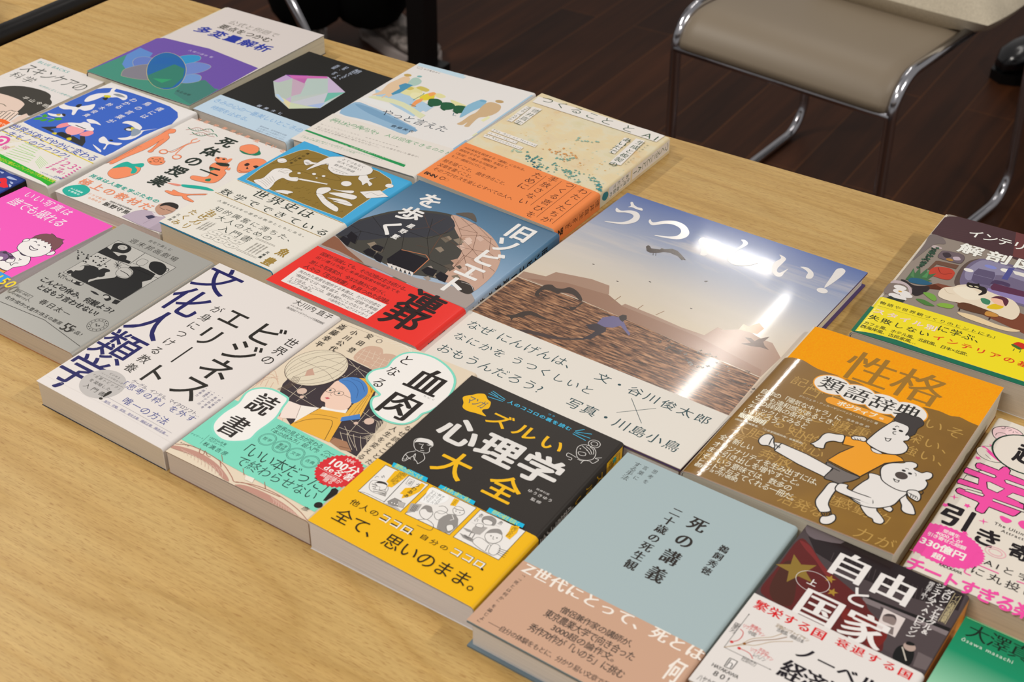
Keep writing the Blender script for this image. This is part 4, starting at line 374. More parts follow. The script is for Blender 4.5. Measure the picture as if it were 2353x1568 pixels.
A('tsukuru','cover',[['p',[457,1215,460,1234,475,1234,475,1214],127],['p',[250,1192,252,1202,260,1202,260,1192],128],['p',[393,1249,394,1258,402,1258,403,1248],127],['p',[846,1197,849,1214,863,1214,863,1196],129],['p',[499,1371,501,1384,511,1384,512,1371],128],['p',[438,1465,440,1483,455,1483,455,1464],129],['p',[1097,1220,1099,1230,1107,1230,1107,1219],129],['p',[819,1410,821,1424,833,1424,833,1409],130],['p',[329,1312,331,1325,342,1325,342,1311],129],['p',[598,1236,601,1256,617,1256,618,1236],129],['p',[687,1411,689,1421,697,1421,697,1410],131],['p',[1330,1212,1332,1221,1339,1221,1339,1212],129],['p',[969,1392,972,1411,988,1411,988,1391],129],['p',[1270,897,1271,905,1278,905,1278,897],127],['p',[1200,1276,1202,1284,1208,1284,1208,1275],130],['p',[827,1396,828,1405,835,1405,835,1396],131],['p',[1226,1234,1229,1253,1244,1253,1244,1233],130],['p',[911,1191,912,1199,919,1199,919,1190],127],['p',[1174,1069,1176,1082,1186,1082,1186,1069],130],['p',[1444,1271,1446,1283,1456,1283,1456,1270],127],['p',[1205,1142,1207,1152,1215,1152,1215,1141],131],['p',[1280,1586,1283,1601,1295,1601,1295,1586],129],['p',[1041,1100,1044,1118,1059,1117,1059,1099],128],['p',[1004,984,1006,996,1015,996,1015,984],131],['p',[780,1227,781,1237,789,1237,789,1227],130],['p',[1203,1237,1206,1252,1218,1252,1218,1237],130],['p',[1220,1299,1222,1314,1234,1314,1234,1299],127],['p',[993,1172,996,1191,1011,1191,1011,1172],128],['p',[923,1156,926,1173,939,1172,939,1156],128],['p',[1372,876,1375,894,1390,894,1389,876],128],['p',[972,1239,973,1248,980,1248,980,1239],128],['p',[1092,1284,1095,1300,1108,1300,1108,1283],131],['p',[287,1116,289,1130,300,1130,300,1116],128],['p',[1259,1025,1261,1033,1267,1033,1267,1024],130],['p',[359,1251,361,1266,374,1266,374,1250],129],['p',[937,912,939,922,947,922,947,912],129],['p',[1233,1183,1235,1194,1243,1194,1243,1183],129],['p',[1096,1118,1099,1132,1110,1132,1110,1117],130],['p',[1050,1210,1052,1223,1062,1223,1062,1210],131],['p',[414,1492,416,1507,428,1506,428,1491],130],['p',[32,1496,33,1509,44,1509,45,1495],131],['p',[312,1695,313,1704,320,1703,320,1695],129],['p',[300,1256,302,1267,312,1267,312,1256],129],['p',[1308,1155,1312,1172,1325,1172,1325,1155],130],['p',[844,1621,846,1633,856,1633,856,1620],127],['p',[1319,1442,1321,1455,1331,1455,1331,1442],129],['p',[1056,1419,1059,1434,1071,1434,1071,1418],127],['p',[830,1251,831,1259,838,1259,838,1250],129],['p',[702,1431,704,1448,718,1448,718,1430],128],['p',[503,1229,505,1244,517,1244,517,1229],128],['p',[830,1306,832,1321,844,1320,844,1305],127],['p',[802,1505,804,1519,815,1519,815,1505],129],['p',[765,1201,768,1216,780,1216,780,1200],128],['p',[1418,941,1421,956,1433,956,1433,940],127],['p',[592,1274,594,1286,604,1286,604,1273],131],['p',[1078,1093,1081,1110,1095,1110,1095,1092],130],['p',[1041,1368,1044,1383,1056,1383,1056,1368],131],['p',[959,1178,961,1190,970,1190,970,1178],129],['p',[387,1679,388,1690,397,1690,398,1679],130],['p',[1232,1131,1235,1150,1250,1149,1250,1130],127],['p',[622,1140,625,1155,638,1155,638,1139],128],['p',[737,1253,738,1261,745,1261,745,1253],128],['p',[1432,1179,1435,1194,1447,1193,1446,1179],131],['p',[470,1449,472,1465,485,1465,485,1449],127],['p',[784,1255,787,1273,801,1273,802,1255],130],['p',[783,1555,787,1575,803,1575,803,1554],129],['p',[430,1203,432,1219,445,1218,445,1203],131],['p',[939,906,940,914,945,914,951,910,946,907,946,901],132],['p',[736,900,737,908,743,907,749,903,744,900,744,894],132],['p',[628,895,630,906,639,906,649,899,641,895,642,885],132],['p',[593,952,595,963,603,963,613,957,605,952,606,943],132],['p',[688,987,689,994,694,994,700,990,695,987,695,982],132],['p',[807,848,810,862,820,861,832,854,822,849,822,837],132],['p',[951,838,953,848,960,848,970,842,962,838,963,829],132],['p',[715,946,716,954,722,954,728,949,723,947,723,941],132],['p',[666,990,668,1002,676,1002,687,995,679,991,679,981],132],['p',[776,886,778,897,785,896,794,891,787,887,787,879],132],['p',[867,843,869,850,874,850,880,846,875,843,876,837],132],['p',[582,919,585,935,597,935,611,926,600,920,600,906],132],['p',[672,898,673,908,681,907,689,902,683,898,683,890],132],['p',[823,842,825,849,830,849,837,845,832,842,832,836],132],['p',[806,880,808,889,814,889,822,884,816,881,816,873],132],['p',[715,974,718,991,731,991,747,981,734,974,735,959],132],['p',[627,919,629,930,637,930,647,924,639,920,640,910],132],['p',[544,992,547,1010,560,1010,576,1000,564,993,564,978],132],['p',[852,868,856,886,869,885,885,875,872,869,873,853],132],['p',[829,774,831,785,839,784,848,778,841,775,841,766],132],['p',[657,907,658,915,664,915,672,910,666,907,666,900],132],['p',[933,884,934,891,940,891,946,887,941,884,941,878],132],['p',[726,938,729,954,741,953,755,944,744,938,744,925],132],['p',[649,849,651,860,659,860,669,853,661,849,662,840],132],['p',[667,960,670,977,682,977,698,967,686,961,686,947],132],['p',[777,839,779,855,791,855,806,846,794,840,795,826],132],['p',[775,880,777,891,785,891,795,884,787,880,787,871],132],['p',[804,838,807,855,818,854,833,845,822,839,822,826],132],['p',[580,939,582,952,592,952,603,944,594,940,595,929],132],['p',[906,801,907,808,912,808,918,804,913,801,913,795],132],['p',[710,935,712,948,722,948,733,941,724,936,725,925],132],['p',[681,937,682,943,686,943,692,940,687,937,688,932],132],['p',[664,944,667,961,680,960,694,951,683,945,683,931],132],['p',[627,913,629,925,637,925,648,918,640,914,640,904],132],['p',[709,944,711,956,720,956,731,949,722,945,723,935],132],['p',[765,865,767,877,777,877,788,870,779,865,779,855],132],['p',[660,914,663,931,676,930,690,921,679,915,679,900],132],['p',[859,839,861,853,872,853,884,845,875,840,875,828],132],['p',[755,895,757,906,764,905,773,899,766,896,767,887],132],['p',[673,922,675,933,683,933,693,927,685,923,686,914],132],['p',[670,974,673,987,682,987,694,979,685,975,685,964],132],['p',[666,883,667,891,674,891,682,886,676,883,676,876],132],['p',[658,925,659,932,665,932,672,928,666,925,667,919],132],['p',[712,950,714,962,722,962,732,955,724,951,725,941],132],['p',[908,814,910,823,916,823,924,818,918,814,918,807],132],['p',[944,881,946,897,958,896,972,888,961,882,961,868],132],['p',[670,869,673,886,685,885,700,876,688,870,689,856],133],['p',[615,928,617,943,628,942,641,934,631,929,631,917],133],['p',[706,875,708,889,719,889,731,881,722,876,722,864],133],['p',[668,923,670,932,676,931,683,927,678,924,678,917],133],['p',[601,926,604,942,615,941,628,933,618,927,618,915],133],['p',[699,865,701,881,713,880,726,872,716,866,716,853],133],['p',[777,804,779,814,786,814,795,808,788,804,788,796],133],['p',[670,901,672,910,678,909,686,904,680,901,680,894],133],['p',[717,828,719,841,728,841,739,834,731,829,731,818],133],['p',[797,779,799,793,809,793,822,785,812,780,812,768],133],['p',[778,820,780,837,793,837,808,827,796,821,796,807],133],['p',[834,782,836,793,844,793,853,787,846,783,846,774],133],['p',[784,810,786,821,794,821,804,815,796,811,796,802],133],['p',[764,834,765,843,772,842,779,838,773,834,774,827],133],['p',[716,860,718,871,726,871,736,864,728,860,729,851],133],['p',[783,801,784,810,791,810,799,805,793,802,793,794],133],['p',[670,887,671,895,677,895,684,890,679,887,679,880],133],['p',[758,800,761,812,770,812,781,805,772,800,773,790],133],['p',[743,804,746,821,758,820,774,811,762,805,762,790],133],['p',[818,789,819,796,824,795,830,792,825,789,826,783],133],['p',[803,781,804,787,809,787,815,783,810,781,810,775],133],['p',[612,875,614,890,625,889,639,881,628,875,629,863],133],['p',[1052,921,1054,929,1060,929,1067,924,1061,921,1061,914],134],['p',[1055,918,1057,930,1066,930,1077,923,1069,918,1069,908],134],['p',[1028,918,1030,930,1039,930,1049,923,1041,919,1041,909],134],['p',[865,970,867,984,877,983,889,975,880,970,880,959],134],['p',[1055,914,1056,923,1063,922,1070,918,1064,914,1064,907],134],['p',[964,950,966,959,973,959,981,954,975,950,975,942],134],['p',[987,919,988,928,996,928,1004,923,997,919,998,911],134],['p',[1143,905,1145,918,1155,918,1166,910,1157,906,1157,895],134],['p',[1127,881,1130,898,1143,898,1158,888,1146,882,1146,867],134],['p',[1082,899,1086,917,1099,916,1114,906,1102,900,1102,885],134],['p',[869,976,870,983,876,983,882,979,877,976,877,970],134],['p',[1046,946,1049,960,1059,960,1071,952,1061,947,1062,935],134],['p',[1023,895,1026,913,1039,912,1055,902,1042,896,1043,880],134],['p',[1044,926,1046,941,1057,941,1070,932,1060,927,1060,914],134],['p',[1098,910,1099,918,1105,918,1112,913,1107,910,1107,903],134],['p',[932,957,933,965,939,965,946,961,940,958,940,951],134],['p',[1142,909,1145,924,1156,924,1169,915,1159,910,1159,897],134],['p',[1000,918,1002,932,1013,932,1025,924,1015,919,1015,908],134],['p',[869,982,871,996,881,995,892,988,883,983,884,972],134],['p',[1013,940,1016,956,1028,956,1042,946,1031,940,1031,927],134],['p',[864,938,866,952,876,951,888,944,879,938,879,927],134],['p',[1113,873,1116,889,1128,888,1142,879,1131,874,1131,860],134],['p',[895,949,899,968,912,967,928,957,915,950,916,935],134],['p',[1030,895,1033,912,1045,911,1058,902,1048,896,1048,883],134],['p',[994,914,998,932,1010,931,1026,921,1014,915,1014,900],134],['p',[1079,920,1081,934,1091,933,1103,926,1093,921,1094,910],134],['p',[1050,942,1053,960,1066,959,1081,950,1069,943,1070,929],134],['p',[866,958,867,966,874,966,881,961,875,958,875,951],134],['p',[1032,943,1033,950,1039,950,1045,946,1040,943,1040,937],134],['p',[921,910,923,921,932,921,942,914,934,910,934,900],134],['p',[844,1078,845,1085,850,1085,856,1081,852,1079,852,1073],135],['p',[943,1112,946,1128,957,1127,970,1118,960,1113,960,1100],135],['p',[827,1076,830,1092,841,1091,855,1082,844,1077,844,1064],135],['p',[939,1089,940,1099,947,1098,956,1093,949,1090,949,1082],135],['p',[938,1102,940,1112,947,1112,956,1106,949,1102,949,1093],135],['p',[827,1061,829,1077,841,1076,855,1067,844,1062,844,1048],135],['p',[885,1092,888,1108,899,1107,912,1098,902,1093,902,1080],135],['p',[855,1119,856,1126,861,1126,867,1122,862,1120,863,1114],135],['p',[952,1164,953,1172,959,1172,965,1168,960,1165,960,1158],135],['p',[930,1141,933,1159,946,1158,962,1148,949,1142,950,1126],135],['p',[943,1167,945,1175,951,1175,958,1170,952,1167,952,1160],135],['p',[860,1074,863,1092,877,1092,892,1082,880,1075,880,1060],135],['p',[913,1111,916,1129,929,1128,945,1118,932,1112,933,1097],135],['p',[886,1104,888,1115,897,1115,906,1109,899,1105,899,1095],135],['p',[890,1081,892,1092,900,1091,909,1086,902,1082,902,1073],135],['p',[894,1080,896,1091,904,1091,913,1085,906,1081,906,1072],135],['p',[952,1171,955,1188,967,1187,982,1178,970,1172,971,1158],135],['p',[894,1075,895,1084,902,1084,910,1079,904,1075,904,1068],135],['p',[1367,886,1368,895,1375,895,1383,890,1377,887,1377,879],136],['p',[1086,988,1087,997,1094,997,1102,991,1096,988,1096,980],136],['p',[1362,938,1366,956,1379,956,1395,946,1382,939,1382,924],136],['p',[1392,902,1396,917,1407,916,1420,908,1409,902,1409,890],136],['p',[1301,922,1304,936,1314,935,1325,928,1316,923,1316,912],136],['p',[1347,935,1349,945,1356,945,1364,939,1358,936,1358,927],136],['p',[1324,938,1326,946,1331,946,1338,942,1333,939,1333,932],136],['p',[1104,948,1106,959,1114,958,1123,953,1116,949,1116,940],136],['p',[1094,986,1096,1000,1106,999,1118,992,1108,987,1109,976],136],['p',[1290,924,1293,937,1303,937,1315,929,1305,924,1305,913],136],['p',[1310,969,1313,985,1324,984,1337,976,1326,970,1326,957],136],['p',[1142,961,1145,977,1157,976,1170,967,1160,962,1160,949],136],['p',[1290,981,1293,994,1302,994,1313,986,1304,982,1304,971],136],['p',[1282,960,1285,975,1296,974,1309,966,1299,960,1299,948],136],['p',[1351,946,1353,955,1359,954,1367,949,1361,946,1361,939],136],['p',[1339,936,1340,943,1345,942,1350,939,1346,936,1346,931],136],['p',[1329,928,1333,946,1346,945,1362,935,1349,929,1349,913],136],['p',[1239,996,1241,1005,1248,1005,1256,1000,1249,996,1249,988],136],['p',[1256,955,1258,967,1266,966,1276,960,1268,956,1268,946],136],['p',[1326,936,1328,947,1336,947,1345,940,1338,937,1338,928],136],['p',[1068,934,1071,951,1083,951,1098,941,1086,935,1086,921],136],['p',[1131,990,1133,1000,1139,999,1147,994,1141,991,1141,983],136],['p',[1279,946,1280,953,1286,953,1292,949,1287,946,1287,940],136],['p',[1165,948,1166,955,1171,955,1177,951,1172,949,1172,943],136],['p',[1266,947,1267,953,1272,953,1277,949,1273,947,1273,942],136],['p',[1188,978,1190,990,1198,989,1208,983,1200,979,1200,970],136],['p',[1110,836,1111,843,1116,843,1122,839,1117,836,1118,830],135],['p',[1236,807,1238,815,1244,815,1250,810,1245,808,1245,801],135],['p',[1080,848,1082,857,1088,857,1096,852,1090,849,1090,841],135],['p',[1105,848,1108,860,1117,860,1128,853,1119,849,1119,838],135],['p',[1136,832,1138,839,1142,839,1148,835,1144,833,1144,827],135],['p',[1062,855,1064,867,1073,867,1084,860,1075,855,1075,845],135],['p',[1174,840,1176,851,1184,851,1193,845,1186,841,1186,832],135],['p',[1108,846,1111,862,1122,861,1135,853,1125,847,1125,834],135],['p',[1215,827,1218,843,1230,843,1244,834,1233,828,1233,814],135],['p',[1213,855,1214,862,1219,862,1225,858,1220,856,1221,850],135],['p',[1202,862,1204,872,1211,872,1220,866,1213,862,1213,854],135],['p',[1225,835,1228,850,1239,850,1252,841,1242,836,1242,822],135],['p',[1124,819,1125,825,1130,825,1136,821,1131,819,1131,813],135],['p',[1216,813,1218,828,1229,827,1241,819,1231,814,1231,802],135],['p',[1230,827,1232,839,1241,839,1252,832,1243,827,1244,817],135],['p',[1100,844,1101,851,1106,851,1112,847,1108,844,1108,838],135],['p',[1172,843,1174,854,1182,853,1191,847,1184,843,1184,834],135],['p',[1064,890,1066,897,1070,897,1076,893,1071,891,1072,885],135],['p',[1492,809,1486,813,1488,820,1492,820],137],['p',[1460,850,1461,858,1467,858,1474,854,1468,851,1469,844],137],['p',[1417,906,1419,914,1425,914,1431,909,1426,906,1426,900],137],['p',[1431,868,1434,886,1447,885,1462,875,1450,869,1450,854],137],['p',[1402,890,1403,898,1409,898,1416,893,1411,890,1411,883],137],['p',[1444,842,1446,852,1454,852,1463,846,1456,843,1456,834],137],['p',[1432,882,1434,895,1444,895,1455,888,1446,883,1446,872],137],['p',[1474,813,1477,828,1488,828,1492,825,1492,815,1490,814,1490,801],137],['p',[1454,815,1456,822,1461,822,1467,818,1462,815,1462,810],137],['p',[1385,881,1388,898,1401,898,1415,888,1403,882,1403,868],137],['p',[1390,906,1394,924,1407,923,1422,913,1410,907,1410,892],137],['p',[1462,802,1463,808,1467,808,1473,805,1468,802,1468,797],137],['p',[1420,823,1423,837,1433,836,1444,829,1435,824,1435,813],137],['p',[1406,877,1410,892,1421,892,1434,884,1423,878,1423,865],137],['p',[1455,820,1458,833,1467,832,1478,825,1469,820,1469,810],137],['p',[1395,877,1397,887,1404,887,1412,881,1406,878,1406,869],137],['p',[1457,824,1460,837,1469,837,1480,830,1471,825,1471,814],137],['p',[1492,808,1485,813,1487,823,1492,822],137],['p',[1400,854,1401,862,1408,862,1414,857,1409,854,1409,847],137],['p',[1443,818,1446,831,1455,830,1465,824,1456,819,1457,809],137],['p',[1462,831,1464,842,1472,841,1481,835,1474,831,1474,822],137],['p',[1435,835,1438,854,1452,853,1467,843,1454,836,1455,821],137],['p',[495,955,498,970,508,970,522,961,511,956,512,944],138],['p',[500,961,501,971,509,971,517,965,511,962,511,954],138],['p',[447,949,450,968,463,967,480,957,467,950,468,935],138],['p',[428,909,430,922,440,922,452,915,443,910,443,899],138],['p',[421,925,423,940,434,939,447,931,437,926,438,913],138],['p',[419,950,421,962,429,961,439,955,431,951,432,941],138],['p',[479,942,482,958,493,957,507,949,496,943,497,930],138],['p',[495,950,498,964,508,964,522,956,511,950,512,938],138],['p',[467,942,470,960,483,960,499,949,487,943,488,927],138],['p',[421,972,422,978,427,978,433,974,428,972,428,967],138],['p',[751,1168,754,1183,764,1182,776,1174,766,1169,767,1157],139],['p',[880,1135,882,1144,888,1144,896,1138,890,1135,890,1128],139],['p',[769,1168,771,1185,784,1184,798,1175,787,1169,787,1154],139],['p',[781,1267,784,1282,794,1282,807,1273,797,1268,798,1256],139],['p',[788,1196,790,1207,799,1207,809,1200,801,1196,801,1186],139],['p',[954,1203,957,1220,969,1220,983,1210,972,1204,972,1190],139],['p',[913,1212,916,1227,926,1226,939,1218,929,1213,930,1200],139],['p',[881,1238,884,1256,897,1255,913,1245,900,1239,901,1224],139],['p',[958,1151,960,1160,966,1160,973,1155,968,1152,968,1144],139],['p',[920,1059,922,1070,929,1069,938,1064,931,1060,931,1051],139],['p',[938,1223,940,1237,950,1236,962,1229,952,1224,953,1212],139],['p',[732,1132,734,1147,745,1146,758,1138,748,1132,749,1120],139],['p',[881,1170,883,1183,892,1182,903,1175,894,1171,895,1160],139],['p',[821,1144,823,1158,834,1158,846,1150,836,1145,837,1132],139],['p',[878,1176,880,1188,889,1187,899,1181,891,1177,891,1167],139],['p',[904,1182,905,1191,912,1190,919,1185,913,1182,914,1174],139],['p',[688,1157,690,1168,698,1168,708,1162,700,1158,700,1149],139],['p',[839,1176,841,1187,849,1187,860,1180,852,1176,852,1166],139],['p',[776,1135,779,1151,790,1150,804,1141,793,1136,794,1122],139],['p',[685,1166,688,1184,700,1183,716,1173,704,1167,704,1152],139],['p',[894,1093,896,1108,907,1108,920,1099,910,1094,910,1082],139],['p',[962,1196,964,1205,970,1204,977,1200,971,1196,972,1189],139],['p',[949,1112,950,1119,956,1119,962,1115,957,1112,957,1106],139],['p',[970,1190,973,1206,985,1206,1000,1196,988,1190,989,1176],139],['p',[837,1182,840,1198,852,1198,866,1189,855,1183,855,1169],139],['p',[710,1147,711,1154,716,1154,722,1150,717,1148,717,1142],139],['p',[787,1186,788,1197,796,1197,805,1191,798,1187,798,1178],139],['p',[640,1129,642,1138,648,1138,656,1133,650,1130,651,1122],139],['p',[850,1184,853,1202,866,1202,881,1192,869,1185,870,1170],139],['p',[1051,1127,1053,1141,1063,1140,1075,1132,1065,1128,1066,1116],139],['p',[925,727,927,736,934,736,942,731,935,727,936,720],140],['p',[1034,745,1038,763,1051,762,1066,752,1054,746,1054,731],140],['p',[1198,675,1200,685,1208,684,1216,679,1209,675,1209,667],140],['p',[1230,707,1232,718,1241,718,1251,712,1243,708,1243,698],140],['p',[1246,750,1247,760,1255,759,1264,754,1257,750,1257,742],140],['p',[1182,769,1184,780,1192,779,1202,773,1194,769,1194,760],140],['p',[914,727,915,734,920,734,926,730,922,727,922,721],140],['p',[946,692,948,706,958,706,970,698,961,693,961,682],140],['p',[1179,734,1181,745,1189,745,1198,739,1191,735,1191,726],140],['p',[935,734,938,751,951,750,966,741,954,734,954,720],140],['p',[833,709,836,724,847,724,861,715,850,710,850,697],140],['p',[818,702,820,713,829,713,839,706,831,702,831,692],140],['p',[883,726,886,743,899,743,914,733,902,727,902,712],140],['p',[1202,802,1204,813,1211,813,1220,807,1213,803,1213,794],140],['p',[1097,732,1099,743,1107,742,1116,736,1109,733,1109,724],140],['p',[1232,729,1233,736,1238,735,1244,732,1240,729,1240,723],140],['p',[850,739,852,749,860,749,869,743,862,739,862,730],140],['p',[1269,774,1272,786,1281,786,1292,779,1283,774,1283,764],140],['p',[1029,750,1030,760,1037,759,1046,754,1039,751,1039,743],140],['p',[1235,765,1237,780,1248,779,1260,771,1250,766,1250,754],140],['p',[1200,728,1202,740,1211,740,1221,733,1213,729,1213,719],140],['p',[911,648,914,664,926,664,940,655,929,649,929,636],140],['p',[1223,745,1225,756,1233,756,1242,750,1235,746,1235,737],140],['p',[1141,748,1144,766,1157,765,1173,755,1160,749,1161,734],140],['p',[931,1540,933,1548,938,1548,945,1543,940,1541,940,1534],141],['p',[841,1498,843,1510,852,1510,863,1503,854,1498,855,1488],141],['p',[865,1516,868,1532,879,1531,892,1522,881,1517,882,1504],141],['p',[796,1475,798,1486,805,1485,814,1479,807,1475,807,1466],141],['p',[887,1529,890,1546,902,1546,916,1536,905,1530,905,1516],141],['p',[783,1531,786,1550,800,1550,817,1539,804,1532,804,1516],141],['p',[934,1541,936,1553,944,1553,954,1546,946,1542,947,1532],141],['p',[968,1578,969,1586,974,1585,980,1581,976,1578,976,1572],141],['p',[795,1499,797,1513,807,1513,819,1505,810,1500,810,1488],141],['p',[886,1528,890,1546,903,1545,918,1535,906,1528,906,1513],141],['p',[853,1498,854,1508,862,1507,870,1502,864,1498,864,1489],141],['p',[808,1495,809,1505,816,1505,824,1499,818,1496,818,1488],141],['p',[974,1583,977,1599,989,1598,1002,1589,991,1583,992,1570],141],['p',[955,1578,958,1594,969,1594,983,1584,972,1579,972,1565],141],['p',[19,2013,1244,2102,1435,2102,1428,1940,38,1871],142],['t','つくること と AI',68,1941,1402,2062,'l',143],['p',[94,1795,200,1805,218,1397,129,1405],142],['p',[34,1757,89,1767,113,1391,54,1382],142],['t','徳\n井\n直\n生',129,1391,209,1770,'l',143],['T','Nao Tokui',57,1760,0,-366,42,0,'l',143],['p',[46,1164,558,1173,566,1111,48,1118],142],['t','The Act of Making',57,1122,554,1161,'l',144],['p',[50,1097,382,1100,383,1051,55,1046],142],['t','in the Age of',62,1060,374,1092,'l',144],['p',[47,1026,484,1042,488,983,60,973],142],['t','AI Reproduction',63,989,478,1026,'l',144],['p',[1239,1878,1335,1889,1388,1332,1278,1294],142],['p',[1143,1824,1202,1832,1232,1484,1174,1476],142],['t','生\n成\nと\n複\n製\nの',1277,1274,1362,1864,'m',143],['t','あ\nい\nだ\nで',1151,1476,1231,1832,'m',143],['t','せ\nい\nせ\nい',1384,1668,1408,1839,'l',143],['t','ふ\nく\nせ\nい',1402,1372,1426,1538,'l',143]])
A('tsukuru','paper_band',[['t','AIは未知を探求する「凄腕」になれる。',46,668,736,710,'g',145],['t','既知をなぞる〈複製〉を超えて、',39,604,592,646,'g',145],['t','〈生成〉の豊かな可能性を',45,532,510,574,'g',145],['t','もう一度探りに行こう。',46,463,442,505,'g',145],['t','絵を描くこと、 曲を作ること、',38,341,734,403,'l',145],['t','文章を書くこと。',43,251,421,313,'l',145],['t','そのプロセスを楽しむすべての人へ',52,162,930,224,'l',145],['t','BNN',34,57,166,107,'k',146],['o',222,95,2.4,2.4,0,0.8,147],['o',269,97,2,2,0,0.6,148],['t','わ\nた\nし\nた\nち\nが',1314,52,1404,746,'l',145],['t','つ\nく\nる\n喜\nび\nを',1156,37,1246,751,'l',145],['t','手\n放\nさ\nな\nい',984,182,1074,757,'l',145],['t','た\nめ\nに',833,397,923,728,'l',145],['l',[1425,738,1432,66],0.35,145],['l',[1258,748,1265,70],0.35,145],['l',[1109,734,1114,206],0.35,145],['l',[946,728,949,410],0.35,145]])
A('tsukuru','spine',[['p',[15,1370,130,1370,130,2090,15,2090],142],['p',[15,940,130,940,130,1340,15,1340],142],['t','つ\nく\nる\nこ\nと\nと\nA\nI',30,1390,110,2070,'l',143],['t','生\n成\nと\n複\n製\nの',75,960,125,1320,'m',143],['t','あ\nい\nだ\nで',25,1020,70,1300,'m',143],['P',[30,840,80,820,120,880,90,930,40,910],149]])
A('tsukuru','band_spine',[['t','徳\n井\n直\n生',40,420,110,760,'l',145],['T','Nao Tokui',45,380,0,-200,50,0,'l',145],['T','BNN',35,140,0,-120,70,0,'k',146]])
